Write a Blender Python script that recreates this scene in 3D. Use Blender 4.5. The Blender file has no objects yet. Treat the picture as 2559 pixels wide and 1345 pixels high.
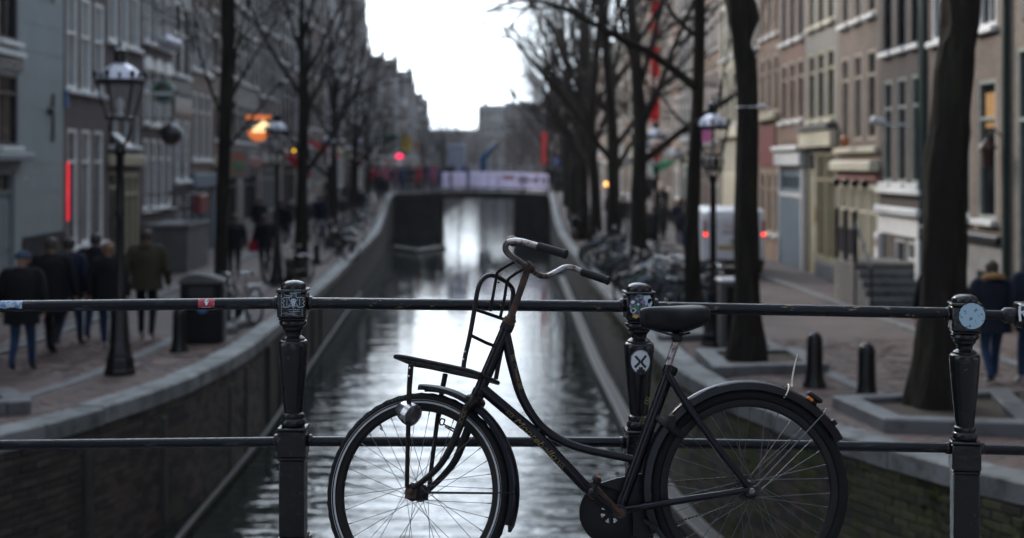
import bpy, bmesh, math, random
from mathutils import Vector, Matrix, Quaternion
from math import sin, cos, pi, radians as R

sc = bpy.context.scene
COL = sc.collection
# ------------------------------------------------------------------ camera, world, sun, exposure
W, H = 2559.0, 1345.0
F = 50.0 / 36.0 * W            # focal length of the 50 mm lens, in photo pixels
CU, HV, EYE = 1279.5, 410.0, 1.6
cam_d = bpy.data.cameras.new('camera'); cam = bpy.data.objects.new('camera', cam_d); COL.objects.link(cam)
cam.location = (0, 0, EYE); cam.rotation_euler = (R(90), 0, 0)
cam_d.lens = 50; cam_d.sensor_width = 36; cam_d.shift_y = -(672.5 - HV) / W
cam_d.clip_start = 0.1; cam_d.clip_end = 2000
cam_d.dof.use_dof = True; cam_d.dof.focus_distance = 5.2; cam_d.dof.aperture_fstop = 2.0
sc.camera = cam
sc.view_settings.view_transform = 'Standard'
sc.view_settings.look = 'None'
sc.view_settings.gamma = 1.0
sc.view_settings.exposure = 0.3
sc.view_settings.use_curve_mapping = False
sc.render.engine = 'CYCLES'
sc.cycles.use_denoising = True
sc.cycles.max_bounces = 6
sc.cycles.volume_bounces = 0
sc.cycles.volume_step_rate = 10
sc.cycles.diffuse_bounces = 3
sc.cycles.glossy_bounces = 3
sc.cycles.transparent_max_bounces = 8
sc.cycles.caustics_reflective = False
sc.cycles.caustics_refractive = False
sc.cycles.sample_clamp_indirect = 4.0

SUN_EL, SUN_AZ = R(25), R(-34)     # the sun stands ahead of the camera, a little to the canal's near-side bank
world = bpy.data.worlds.new('World'); sc.world = world; world.use_nodes = True
nt = world.node_tree; nt.nodes.clear()
n_out = nt.nodes.new('ShaderNodeOutputWorld'); n_bg = nt.nodes.new('ShaderNodeBackground')
n_sky = nt.nodes.new('ShaderNodeTexSky'); n_sky.sky_type = 'NISHITA'; n_sky.sun_disc = False
n_sky.sun_elevation = SUN_EL; n_sky.sun_rotation = SUN_AZ
n_sky.air_density = 1.0; n_sky.dust_density = 2.0; n_sky.ozone_density = 1.5
n_tc = nt.nodes.new('ShaderNodeTexCoord'); n_cl = nt.nodes.new('ShaderNodeTexNoise')
n_cl.inputs['Scale'].default_value = 2.2; n_cl.inputs['Detail'].default_value = 5; n_cl.inputs['Roughness'].default_value = 0.55
n_mp = nt.nodes.new('ShaderNodeMapping'); n_mp.inputs['Scale'].default_value = (1, 1, 3.0)
nt.links.new(n_tc.outputs['Generated'], n_mp.inputs[0]); nt.links.new(n_mp.outputs[0], n_cl.inputs['Vector'])
n_rp = nt.nodes.new('ShaderNodeMapRange'); n_rp.inputs[1].default_value = 0.4; n_rp.inputs[2].default_value = 0.6
n_rp.inputs[3].default_value = 0.1; n_rp.inputs[4].default_value = 0.95
nt.links.new(n_cl.outputs['Fac'], n_rp.inputs[0])
# thin cloud veil: it scatters sunlight forward, so it is brightest in a wide aureole round the sun
sdir = Vector((sin(SUN_AZ) * cos(SUN_EL), cos(SUN_AZ) * cos(SUN_EL), sin(SUN_EL)))
n_dt = nt.nodes.new('ShaderNodeVectorMath'); n_dt.operation = 'DOT_PRODUCT'; nt.links.new(n_tc.outputs['Generated'], n_dt.inputs[0]); n_dt.inputs[1].default_value = sdir
n_m0 = nt.nodes.new('ShaderNodeMath'); n_m0.operation = 'MAXIMUM'; n_m0.inputs[1].default_value = 0; nt.links.new(n_dt.outputs['Value'], n_m0.inputs[0])
n_pw = nt.nodes.new('ShaderNodeMath'); n_pw.operation = 'POWER'; n_pw.inputs[1].default_value = 2.2; nt.links.new(n_m0.outputs[0], n_pw.inputs[0])
n_v = nt.nodes.new('ShaderNodeMix'); n_v.data_type = 'RGBA'; nt.links.new(n_pw.outputs[0], n_v.inputs[0])
n_v.inputs[6].default_value = (6.4, 7.3, 8.8, 1); n_v.inputs[7].default_value = (36, 41, 46.5, 1)
n_mx = nt.nodes.new('ShaderNodeMix'); n_mx.data_type = 'RGBA'
# towards the horizon the line of sight crosses more of the veil: fewer blue gaps there
n_sx = nt.nodes.new('ShaderNodeSeparateXYZ'); nt.links.new(n_tc.outputs['Generated'], n_sx.inputs[0])
n_hz = nt.nodes.new('ShaderNodeMapRange'); n_hz.inputs[1].default_value = 0.04; n_hz.inputs[2].default_value = 0.26; n_hz.inputs[3].default_value = 0.85; n_hz.inputs[4].default_value = 0.0
nt.links.new(n_sx.outputs['Z'], n_hz.inputs[0])
n_ad = nt.nodes.new('ShaderNodeMath'); n_ad.operation = 'MAXIMUM'; nt.links.new(n_rp.outputs[0], n_ad.inputs[0]); nt.links.new(n_hz.outputs[0], n_ad.inputs[1])
nt.links.new(n_ad.outputs[0], n_mx.inputs[0]); nt.links.new(n_sky.outputs[0], n_mx.inputs[6]); nt.links.new(n_v.outputs[2], n_mx.inputs[7])
nt.links.new(n_mx.outputs[2], n_bg.inputs['Color'])
n_bg.inputs['Strength'].default_value = 0.12
nt.links.new(n_bg.outputs[0], n_out.inputs['Surface'])
sun_d = bpy.data.lights.new('sun', 'SUN'); sun = bpy.data.objects.new('sun', sun_d); COL.objects.link(sun)
sun_d.energy = 2.8; sun_d.angle = R(12); sun_d.color = (1.0, 0.89, 0.76)
sdir = Vector((sin(SUN_AZ) * cos(SUN_EL), cos(SUN_AZ) * cos(SUN_EL), sin(SUN_EL)))
sun.rotation_euler = sdir.to_track_quat('Z', 'Y').to_euler()

# ------------------------------------------------------------------ helpers
rnd = random.Random(7)
def at(u, v, d):
    "the point at distance d (metres along the street) that stands at photo pixel u, v"
    return Vector(((u - CU) / F * d, d, EYE - (v - HV) / F * d))
def lerp(a, b, t): return a + (b - a) * t
def pw(tab, x):
    if x <= tab[0][0]: return tab[0][1]
    for (a, b), (c, d) in zip(tab, tab[1:]):
        if x <= c: return b + (d - b) * (x - a) / (c - a)
    return tab[-1][1]
def smooth(pts, k=5, closed=False):
    pts = [Vector(p) for p in pts]; n = len(pts); out = []
    rng = range(n if closed else n - 1)
    for i in rng:
        p0 = pts[(i - 1) % n] if (closed or i > 0) else pts[0] * 2 - pts[1]
        p1 = pts[i]; p2 = pts[(i + 1) % n]
        p3 = pts[(i + 2) % n] if (closed or i + 2 < n) else p2 * 2 - p1
        for j in range(k):
            t = j / k; t2 = t * t; t3 = t2 * t
            out.append(0.5 * ((2 * p1) + (p2 - p0) * t + (2 * p0 - 5 * p1 + 4 * p2 - p3) * t2 + (3 * p1 - p0 - 3 * p2 + p3) * t3))
    if not closed: out.append(pts[-1].copy())
    return out

class MB:
    "collects vertices and faces, then links them as ONE mesh object"
    def __init__(s): s.V = []; s.F = []; s.M = []
    def add(s, vs, fs, m=0):
        b = len(s.V); s.V.extend(tuple(v) for v in vs)
        for f in fs: s.F.append(tuple(b + i for i in f)); s.M.append(m)
        return s
    def quad(s, a, b, c, d, m=0): return s.add([a, b, c, d], [(0, 1, 2, 3)], m)
    def box(s, c, d, m=0, mat=None, bev=0.0):
        x, y, z = d[0] / 2, d[1] / 2, d[2] / 2
        T = (lambda p: Vector(c) + (mat @ Vector(p) if mat is not None else Vector(p)))
        if bev <= 0:
            vs = [T((sx * x, sy * y, sz * z)) for sx in (-1, 1) for sy in (-1, 1) for sz in (-1, 1)]
            fs = [(0, 1, 3, 2), (4, 6, 7, 5), (0, 4, 5, 1), (2, 3, 7, 6), (0, 2, 6, 4), (1, 5, 7, 3)]
            return s.add(vs, fs, m)
        b = min(bev, x * .9, y * .9, z * .9); vs = []; idx = {}
        for sx in (-1, 1):
            for sy in (-1, 1):
                for sz in (-1, 1):
                    for ax in range(3):
                        p = [sx * (x - b), sy * (y - b), sz * (z - b)]; p[ax] += (sx, sy, sz)[ax] * b
                        idx[sx, sy, sz, ax] = len(vs); vs.append(T(p))
        fs = []
        for ax in range(3):
            o1, o2 = [(1, 2), (2, 0), (0, 1)][ax]
            for sg in (-1, 1):
                q = []
                for a, b2 in ((-1, -1), (1, -1), (1, 1), (-1, 1)):
                    k = [0, 0, 0]; k[ax] = sg; k[o1] = a; k[o2] = b2; q.append(idx[k[0], k[1], k[2], ax])
                fs.append(tuple(q if sg > 0 else q[::-1]))
        for ax in range(3):
            o1, o2 = [(1, 2), (2, 0), (0, 1)][ax]
            for a in (-1, 1):
                for b2 in (-1, 1):
                    k0 = [0, 0, 0]; k0[ax] = -1; k0[o1] = a; k0[o2] = b2; k1 = list(k0); k1[ax] = 1
                    q = (idx[(*k0, o1)], idx[(*k1, o1)], idx[(*k1, o2)], idx[(*k0, o2)])
                    fs.append(q if a * b2 < 0 else q[::-1])
        for sx in (-1, 1):
            for sy in (-1, 1):
                for sz in (-1, 1):
                    q = (idx[sx, sy, sz, 0], idx[sx, sy, sz, 1], idx[sx, sy, sz, 2])
                    fs.append(q if sx * sy * sz > 0 else q[::-1])
        return s.add(vs, fs, m)
    def tube(s, pts, r, n=8, m=0, closed=False, caps=True, flat=1.0, up=None):
        pts = [Vector(p) for p in pts]; k = len(pts)
        rs = r if isinstance(r, (list, tuple)) else [r] * k
        if len(rs) != k: rs = [pw([(i / (len(rs) - 1), q) for i, q in enumerate(rs)], j / (k - 1)) for j in range(k)]
        tan = []
        for i in range(k):
            a = pts[(i - 1) % k] if (closed or i > 0) else pts[0]; b = pts[(i + 1) % k] if (closed or i < k - 1) else pts[-1]
            t = b - a; tan.append(t.normalized() if t.length > 1e-9 else Vector((0, 0, 1)))
        ref = Vector(up) if up is not None else (Vector((0, 0, 1)) if abs(tan[0].z) < .9 else Vector((1, 0, 0)))
        nrm = (ref - tan[0] * ref.dot(tan[0])).normalized(); vs = []
        for i in range(k):
            nrm = nrm - tan[i] * nrm.dot(tan[i]); nrm.normalize(); bi = tan[i].cross(nrm)
            for j in range(n):
                a = 2 * pi * j / n; vs.append(pts[i] + (nrm * cos(a) * flat + bi * sin(a)) * rs[i])
        fs = []
        for i in range(k if closed else k - 1):
            i2 = (i + 1) % k
            for j in range(n): fs.append((i * n + j, i * n + (j + 1) % n, i2 * n + (j + 1) % n, i2 * n + j))
        if caps and not closed: fs.append(tuple(range(n))[::-1]); fs.append(tuple((k - 1) * n + j for j in range(n)))
        return s.add(vs, fs, m)
    def lathe(s, prof, o=(0, 0, 0), ax=(0, 0, 1), n=20, m=0, rot=0.0, a0=0.0, a1=2 * pi, sq=None):
        "prof: (radius, height) pairs; sq squashes the two cross axes"
        ax = Vector(ax).normalized(); e = Vector((1, 0, 0)) if abs(ax.x) < .9 else Vector((0, 1, 0))
        if abs(ax.z) > .99: e = Vector((1, 0, 0))
        ex = (e - ax * e.dot(ax)).normalized(); ey = ax.cross(ex); o = Vector(o); full = abs(a1 - a0 - 2 * pi) < 1e-6
        cnt = n if full else n + 1; vs = []
        kx, ky = sq or (1, 1)
        for r, h in prof:
            for j in range(cnt):
                a = rot + a0 + (a1 - a0) * j / n; vs.append(o + ax * h + ex * cos(a) * r * kx + ey * sin(a) * r * ky)
        fs = []
        for i in range(len(prof) - 1):
            for j in range(n):
                j2 = (j + 1) % cnt
                fs.append((i * cnt + j, i * cnt + j2, (i + 1) * cnt + j2, (i + 1) * cnt + j))
        if full and tuple(prof[0]) != tuple(prof[-1]):
            if prof[0][0] > 1e-6: fs.append(tuple(range(cnt))[::-1])
            if prof[-1][0] > 1e-6: fs.append(tuple((len(prof) - 1) * cnt + j for j in range(cnt)))
        return s.add(vs, fs, m)
    def torus(s, c, ax, Rr, r, N=48, n=10, m=0, flat=1.0, a0=0, a1=2 * pi, ex=None):
        ax = Vector(ax).normalized(); e = Vector(ex) if ex is not None else (Vector((0, 0, 1)) if abs(ax.z) < .9 else Vector((1, 0, 0)))
        ex = (e - ax * e.dot(ax)).normalized(); ey = ax.cross(ex); c = Vector(c); full = abs(a1 - a0 - 2 * pi) < 1e-6
        vs = []; cnt = N if full else N + 1
        for i in range(cnt):
            a = a0 + (a1 - a0) * i / N; d = ex * cos(a) + ey * sin(a)
            for j in range(n):
                b = 2 * pi * j / n; vs.append(c + d * (Rr + r * cos(b)) + ax * r * sin(b) * flat)
        fs = [(i * n + j, i * n + (j + 1) % n, ((i + 1) % cnt) * n + (j + 1) % n, ((i + 1) % cnt) * n + j) for i in range(N) for j in range(n)]
        if not full: fs.append(tuple(range(n))[::-1]); fs.append(tuple(N * n + j for j in range(n)))
        return s.add(vs, fs, m)
    def sweep(s, path, frames, sect, m=0, closed_sect=True):
        "sect: 2-D points placed in (ex, ey) frames at each path point"
        k = len(sect); vs = []
        for p, (ex, ey) in zip(path, frames):
            for a, b in sect: vs.append(Vector(p) + ex * a + ey * b)
        fs = []
        for i in range(len(path) - 1):
            for j in range(k if closed_sect else k - 1):
                fs.append((i * k + j, i * k + (j + 1) % k, (i + 1) * k + (j + 1) % k, (i + 1) * k + j))
        if closed_sect: fs.append(tuple(range(k))[::-1]); fs.append(tuple((len(path) - 1) * k + j for j in range(k)))
        return s.add(vs, fs, m)
    def prism(s, poly, o, ex, ey, t, m=0):
        "poly in the plane o + ex, ey, thickened by t along ex x ey"
        ex = Vector(ex); ey = Vector(ey); o = Vector(o); nn = ex.cross(ey).normalized() * t; k = len(poly)
        vs = [o + ex * a + ey * b for a, b in poly] + [o + ex * a + ey * b + nn for a, b in poly]
        fs = [tuple(range(k))[::-1], tuple(range(k, 2 * k))] + [(i, (i + 1) % k, k + (i + 1) % k, k + i) for i in range(k)]
        return s.add(vs, fs, m)
    def ball(s, c, r, n=12, k=8, m=0):
        rr = Vector((r, r, r)) if not hasattr(r, '__len__') else Vector(r)
        vs = [Vector(c) + Vector((0, 0, -rr.z))]
        for i in range(1, k):
            a = -pi / 2 + pi * i / k
            for j in range(n): b = 2 * pi * j / n; vs.append(Vector(c) + Vector((cos(a) * cos(b) * rr.x, cos(a) * sin(b) * rr.y, sin(a) * rr.z)))
        vs.append(Vector(c) + Vector((0, 0, rr.z))); fs = []
        for j in range(n): fs.append((0, 1 + (j + 1) % n, 1 + j))
        for i in range(k - 2):
            for j in range(n): fs.append((1 + i * n + j, 1 + i * n + (j + 1) % n, 1 + (i + 1) * n + (j + 1) % n, 1 + (i + 1) * n + j))
        L = len(vs) - 1
        for j in range(n): fs.append((L, L - n + j, L - n + (j + 1) % n))
        return s.add(vs, fs, m)
    def mesh(s, name, mats, ang=38, smooth=True):
        me = bpy.data.meshes.new(name); me.from_pydata(s.V, [], s.F)
        for mt in (mats if isinstance(mats, (list, tuple)) else [mats]): me.materials.append(mt)
        me.polygons.foreach_set('material_index', s.M)
        if smooth:
            me.polygons.foreach_set('use_smooth', [True] * len(s.F)); me.update()
            me.set_sharp_from_angle(angle=R(ang))
        me.update(); return me
    def obj(s, name, mats, parent=None, loc=None, ang=38, smooth=True):
        return link(name, s.mesh(name, mats, ang, smooth), parent, loc)

def link(name, me, parent=None, loc=None, mat=None):
    o = bpy.data.objects.new(name, me); COL.objects.link(o)
    if parent is not None: o.parent = parent
    if loc is not None: o.location = loc
    if mat is not None: o.matrix_local = mat
    return o
def tag(o, label=None, cat=None, group=None, kind=None):
    if label: o['label'] = label
    if cat: o['category'] = cat
    if group: o['group'] = group
    if kind: o['kind'] = kind
    return o
def thing(name, label, cat, loc=(0, 0, 0), rz=0.0, group=None, scale=None):
    o = bpy.data.objects.new(name, None); COL.objects.link(o); o.empty_display_size = .2
    o.location = loc; o.rotation_euler = (0, 0, rz)
    if scale: o.scale = (scale,) * 3
    return tag(o, label, cat, group)
KIDS = {}
def dup(root, loc, rz=0.0, label=None, group=None, scale=None):
    r = root.copy(); COL.objects.link(r); r.location = loc; r.rotation_euler = (0, 0, rz)
    if scale: r.scale = (scale,) * 3
    if label: r['label'] = label
    if group: r['group'] = group
    for ch in list(root.children):
        c = ch.copy(); COL.objects.link(c); c.parent = r
        for g in list(ch.children):
            d = g.copy(); COL.objects.link(d); d.parent = c
    return r
def text_mesh(txt, size, shear=0.0, ext=0.0005, mat=None, align='CENTER', off=0.0):
    cu = bpy.data.curves.new('text', 'FONT'); cu.body = txt; cu.size = size; cu.shear = shear; cu.extrude = ext; cu.offset = off
    cu.align_x = align; cu.align_y = 'CENTER'; cu.resolution_u = 3
    o = bpy.data.objects.new('text', cu); COL.objects.link(o); bpy.context.view_layer.update()
    me = bpy.data.meshes.new_from_object(o.evaluated_get(bpy.context.evaluated_depsgraph_get()))
    bpy.data.objects.remove(o); bpy.data.curves.remove(cu)
    me.materials.clear(); me.materials.append(mat)
    return me

def rel(mb, o):
    o = Vector(o); mb.V = [tuple(Vector(v) - o) for v in mb.V]; return mb
def ribbon(mb, pts, w, m=0, closed=False, lift=None):
    "flat printed line of width w along pts (all facing the camera side, -Y)"
    pts = [Vector(p) for p in pts]; n = len(pts); L = []
    for i in range(n):
        a = pts[(i - 1) % n] if (closed or i > 0) else pts[0]; b = pts[(i + 1) % n] if (closed or i < n - 1) else pts[-1]
        t = (b - a); t.y = 0; t.normalize(); L.append(Vector((-t.z, 0, t.x)) * w / 2)
    for i in range(n if closed else n - 1):
        j = (i + 1) % n; mb.quad(pts[i] - L[i], pts[j] - L[j], pts[j] + L[j], pts[i] + L[i], m)
# ------------------------------------------------------------------ materials
def _nodes(name):
    m = bpy.data.materials.new(name); m.use_nodes = True; t = m.node_tree; b = t.nodes['Principled BSDF']
    return m, t, b
def c4(c, k=1.0): return (min(1, c[0] * k), min(1, c[1] * k), min(1, c[2] * k), 1)
def pm(name, col, rough=.6, metal=0.0, var=.18, sc_=6.0, bump=0.0, bsc=40.0, spec=.5, col2=None, thr=(.4, .6), coat=0.0, stretch=None, rvar=.1, rand=0.0, bd=.01):
    "painted, worn or grained surface: noise moves colour, gloss and relief a little; col2 shows through in patches"
    m, t, b = _nodes(name); N = t.nodes.new; L = t.links.new
    tc = N('ShaderNodeTexCoord'); src = tc.outputs['Object']
    if stretch:
        mp = N('ShaderNodeMapping'); mp.inputs['Scale'].default_value = stretch; L(src, mp.inputs[0]); src = mp.outputs[0]
    nz = N('ShaderNodeTexNoise'); nz.inputs['Scale'].default_value = sc_; nz.inputs['Detail'].default_value = 6; nz.inputs['Roughness'].default_value = .6
    L(src, nz.inputs['Vector'])
    mx = N('ShaderNodeMix'); mx.data_type = 'RGBA'
    if col2 is None:
        mr = N('ShaderNodeMapRange'); mr.inputs[1].default_value = .3; mr.inputs[2].default_value = .7; L(nz.outputs['Fac'], mr.inputs[0])
        mx.inputs[6].default_value = c4(col, 1 - var); mx.inputs[7].default_value = c4(col, 1 + var)
    else:
        mr = N('ShaderNodeMapRange'); mr.inputs[1].default_value = thr[0]; mr.inputs[2].default_value = thr[1]; L(nz.outputs['Fac'], mr.inputs[0])
        mx.inputs[6].default_value = c4(col); mx.inputs[7].default_value = c4(col2)
    L(mr.outputs[0], mx.inputs[0]); fin_ = mx.outputs[2]
    if rand:      # every stone or brick has a tone of its own
        oi = N('ShaderNodeObjectInfo'); ra = N('ShaderNodeMapRange'); ra.inputs[3].default_value = 1 - rand; ra.inputs[4].default_value = 1 + rand * .7; L(oi.outputs['Random'], ra.inputs[0])
        mu = N('ShaderNodeMix'); mu.data_type = 'RGBA'; mu.blend_type = 'MULTIPLY'; mu.inputs[0].default_value = 1; L(fin_, mu.inputs[6]); L(ra.outputs[0], mu.inputs[7]); fin_ = mu.outputs[2]
    L(fin_, b.inputs['Base Color'])
    r2 = N('ShaderNodeMapRange'); r2.inputs[3].default_value = max(.03, rough - rvar); r2.inputs[4].default_value = min(1, rough + rvar)
    L(nz.outputs['Fac'], r2.inputs[0]); L(r2.outputs[0], b.inputs['Roughness'])
    b.inputs['Metallic'].default_value = metal; b.inputs['Specular IOR Level'].default_value = spec; b.inputs['Coat Weight'].default_value = coat
    if bump > 0:
        n2 = N('ShaderNodeTexNoise'); n2.inputs['Scale'].default_value = bsc; n2.inputs['Detail'].default_value = 4; L(src, n2.inputs['Vector'])
        bp = N('ShaderNodeBump'); bp.inputs['Strength'].default_value = bump; bp.inputs['Distance'].default_value = bd
        L(n2.outputs['Fac'], bp.inputs['Height']); L(bp.outputs[0], b.inputs['Normal'])
    return m
def brick(name, c1, c2, mortar, plane='xz', bw=.22, bh=.065, ms=.006, dirt=.35, bump=.35, rough=.85):
    m, t, b = _nodes(name); N = t.nodes.new; L = t.links.new
    tc = N('ShaderNodeTexCoord'); sp = N('ShaderNodeSeparateXYZ'); L(tc.outputs['Object'], sp.inputs[0]); cb = N('ShaderNodeCombineXYZ')
    L(sp.outputs[plane[0].upper()], cb.inputs['X']); L(sp.outputs[plane[1].upper()], cb.inputs['Y'])
    br = N('ShaderNodeTexBrick'); br.inputs['Scale'].default_value = 1; br.inputs['Brick Width'].default_value = bw; br.inputs['Row Height'].default_value = bh
    br.inputs['Mortar Size'].default_value = ms; br.inputs['Color1'].default_value = c4(c1); br.inputs['Color2'].default_value = c4(c2); br.inputs['Mortar'].default_value = c4(mortar)
    L(cb.outputs[0], br.inputs['Vector'])
    nz = N('ShaderNodeTexNoise'); nz.inputs['Scale'].default_value = .9; nz.inputs['Detail'].default_value = 7; nz.inputs['Roughness'].default_value = .65; L(tc.outputs['Object'], nz.inputs['Vector'])
    mr = N('ShaderNodeMapRange'); mr.inputs[1].default_value = .3; mr.inputs[2].default_value = .7; mr.inputs[3].default_value = 1 - dirt; mr.inputs[4].default_value = 1 + dirt * .4
    L(nz.outputs['Fac'], mr.inputs[0])
    mu = N('ShaderNodeMix'); mu.data_type = 'RGBA'; mu.blend_type = 'MULTIPLY'; mu.inputs[0].default_value = 1
    L(br.outputs['Color'], mu.inputs[6]); L(mr.outputs[0], mu.inputs[7]); L(mu.outputs[2], b.inputs['Base Color'])
    b.inputs['Roughness'].default_value = rough
    if bump > 0:
        bp = N('ShaderNodeBump'); bp.inputs['Strength'].default_value = bump; bp.inputs['Distance'].default_value = .01; bp.invert = True
        L(br.outputs['Fac'], bp.inputs['Height']); L(bp.outputs[0], b.inputs['Normal'])
    return m
def emit(name, col, s):
    m, t, b = _nodes(name); b.inputs['Base Color'].default_value = c4(col); b.inputs['Emission Color'].default_value = c4(col); b.inputs['Emission Strength'].default_value = s
    return m
def glass(name, col, alpha, rough=.05):
    m, t, b = _nodes(name); b.inputs['Base Color'].default_value = c4(col); b.inputs['Roughness'].default_value = rough; b.inputs['Alpha'].default_value = alpha
    return m

M = {}
M['black'] = pm('black bicycle enamel', (.006, .006, .009), .22, sc_=16, col2=(.016, .016, .018), thr=(.56, .72), spec=.2, rvar=.12)
M['blackdull'] = pm('dull black enamel', (.009, .0085, .009), .45, spec=.2, var=.3, sc_=20)
M['rust'] = pm('rusty steel', (.022, .015, .013), .55, spec=.3, col2=(.085, .034, .018), sc_=38, thr=(.42, .66), bump=.2, bsc=120)
M['rustblack'] = pm('black enamel with rust', (.007, .006, .007), .34, spec=.2, col2=(.04, .02, .013), sc_=30, thr=(.56, .7), bump=.1, bsc=90)
M['chrome'] = pm('worn chrome', (.45, .44, .45), .22, metal=1.0, var=.25, sc_=30, rvar=.12)
M['chromerust'] = pm('pitted chrome', (.30, .28, .28), .3, metal=.9, col2=(.09, .05, .035), sc_=40, thr=(.48, .62))
M['rubber'] = pm('tyre rubber', (.009, .009, .0095), .75, spec=.15, var=.25, sc_=40, bump=.25, bsc=150)
M['grip'] = pm('rubber grip', (.009, .009, .010), .6, spec=.2, var=.2, sc_=60, bump=.25, bsc=220)
M['reflex'] = pm('reflective tyre band', (.36, .37, .38), .4, var=.25, sc_=50)
M['leather'] = pm('black vinyl saddle', (.006, .006, .007), .34, spec=.16, var=.3, sc_=14, bump=.12, bsc=300)
M['gold'] = pm('gold lettering', (.20, .135, .045), .5, metal=.2, col2=(.03, .022, .012), sc_=55, thr=(.45, .62))
M['spoke'] = pm('steel spoke', (.10, .10, .11), .35, metal=.8, sc_=50)
M['amber'] = pm('amber reflector', (.55, .16, .02), .25, sc_=50)
M['lens'] = pm('lamp lens', (.06, .05, .05), .15, sc_=50)
M['tie'] = pm('white nylon tie', (.75, .70, .58), .5, var=.08)
M['rail'] = pm('railing paint', (.006, .007, .010), .2, spec=.22, col2=(.05, .05, .055), sc_=9, thr=(.58, .75), bump=.18, bsc=60, stretch=(1, 4, 4))
M['railworn'] = pm('scuffed railing paint', (.006, .007, .010), .22, spec=.22, col2=(.17, .12, .06), sc_=22, thr=(.60, .66), bump=.25, bsc=70, stretch=(.6, 2, 2))
M['castiron'] = pm('painted cast iron', (.007, .007, .008), .22, spec=.35, col2=(.07, .055, .045), thr=(.66, .70), sc_=48, bump=.25, bsc=35)
M['white'] = pm('white paint', (.80, .80, .78), .5, var=.1)
M['offwhite'] = pm('soft white paint', (.62, .63, .63), .5, var=.12)
M['cream'] = pm('cream paint', (.60, .55, .42), .5, var=.1)
M['creamdull'] = pm('dull cream paint', (.42, .38, .26), .5, var=.1)
M['greenpaint'] = pm('dark green paint', (.014, .035, .03), .35, var=.2)
M['blackpaint'] = pm('black gloss paint', (.013, .013, .015), .3, var=.2)
M['bluegrey'] = pm('pale blue grey paint', (.16, .21, .26), .5, var=.12)
M['greydoor'] = pm('grey green paint', (.20, .23, .24), .5, var=.12)
M['redpaint'] = pm('dark red paint', (.16, .02, .022), .5, var=.15)
M['stone'] = pm('grey stone', (.20, .20, .20), .75, var=.25, sc_=3, bump=.3, bsc=30)
M['stoneplinth'] = pm('stone plinth', (.09, .09, .087), .8, var=.25, sc_=3, bump=.3, bsc=30)
M['coping'] = pm('worn coping stone', (.185, .19, .19), .75, sc_=3.5, bump=.9, bsc=26, col2=(.075, .08, .075), thr=(.46, .66), rand=.28)
M['kerb'] = pm('bluestone kerb', (.115, .118, .122), .65, rand=.25, col2=(.055, .055, .055), thr=(.5, .7), sc_=4, bump=.3, bsc=40)
M['soil'] = pm('dark soil', (.05, .036, .024), .95, var=.4, sc_=20, bump=.8, bsc=30)
M['bark'] = pm('elm bark', (.018, .0155, .0135), .95, spec=.15, var=.45, sc_=1.6, bump=1.0, bd=.05, bsc=4, stretch=(5, 5, .8), col2=(.034, .034, .020), thr=(.5, .72))
M['twig'] = pm('bare twigs', (.020, .016, .015), .9, spec=.2, var=.3, sc_=3)
M['slate'] = pm('roof tiles', (.04, .036, .036), .75, var=.3, sc_=2, bump=.3)
M['glassd'] = pm('dark window glass', (.006, .007, .009), .06, var=.4, sc_=.8, spec=.28, rvar=.03)
M['curtain'] = pm('curtained window glass', (.09, .088, .085), .12, var=.35, sc_=1.2, spec=.6, stretch=(6, 6, .4), rvar=.05)
M['lampglass'] = glass('lantern glass', (.30, .30, .32), .22)
M['lampcap'] = pm('lantern roof metal', (.50, .50, .56), .35, var=.2, metal=.4)
M['brass'] = pm('tarnished brass', (.20, .14, .06), .4, metal=.8, var=.3)
M['white_st'] = pm('white sticker', (.62, .66, .70), .45, col2=(.12, .13, .16), sc_=55, thr=(.60, .68))
M['ink'] = pm('black sticker ink', (.012, .012, .014), .5, var=.2)
M['line_st'] = pm('pale sticker print', (.38, .46, .54), .5, var=.15)
M['blue_st'] = pm('pale blue sticker', (.30, .43, .52), .5, col2=(.05, .16, .22), sc_=60, thr=(.56, .61))
M['red_st'] = pm('red sticker', (.38, .03, .05), .4, var=.15)
M['torn'] = pm('torn grey blue sticker', (.05, .065, .09), .5, col2=(.26, .28, .31), sc_=70, thr=(.5, .62))
M['deepblue'] = pm('blue spray paint', (.05, .13, .30), .45, var=.4, sc_=30)
# ------------------------------------------------------------------ ground, canal, quays, bridges
def zg(y): return 1.6 - pw([(5.9, 1.62), (7, 1.8), (9, 2.45), (12, 2.79), (16, 2.85), (19, 2.86), (24, 2.95), (30, 3.08), (40, 3.2), (66, 3.2), (78, 2.75), (88, 1.9), (99, 1.9), (110, 2.9), (125, 3.2)], y)
def ground(u, v):
    "the ground point seen at photo pixel u, v"
    y = 20.0
    for _ in range(60): y = .5 * y + .5 * F * (EYE - zg(y)) / (v - HV)
    return Vector(((u - CU) / F * y, y, zg(y)))
LE = [(5.6, -8.3), (9, -7.6), (12, -6.6), (14.7, -5.3), (15.7, -4.92), (17.1, -4.56), (18.4, -4.28), (19.8, -4.19), (23.1, -4.16), (33.5, -4.66), (50, -5.45), (66, -6.2), (78, -6.9), (90, -7.4), (130, -7.4), (230, -6.4)]
RE = [(5.6, 7.6), (9, 6.1), (12.2, 4.39), (13.15, 4.0), (14.7, 3.39), (18.2, 2.45), (22.1, 2.26), (35.8, 2.22), (63, 2.13), (90, 2.3), (130, 2.4), (230, 2.2)]
def xl(y): return pw(LE, y)
def xr(y): return pw(RE, y)
WATER = -3.0
M['paving'] = brick('clinker paving', (.112, .079, .070), (.085, .060, .055), (.048, .039, .036), 'xy', .205, .1, .008, .4, .25, .8)
M['paver'] = pm('clinker brick', (.118, .079, .068), .78, rand=.25, var=.45, sc_=3.2, bump=.25, bsc=60)
M['paver2'] = pm('dark clinker brick', (.082, .057, .051), .78, var=.4, sc_=3.2, bump=.25, bsc=60)
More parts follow.
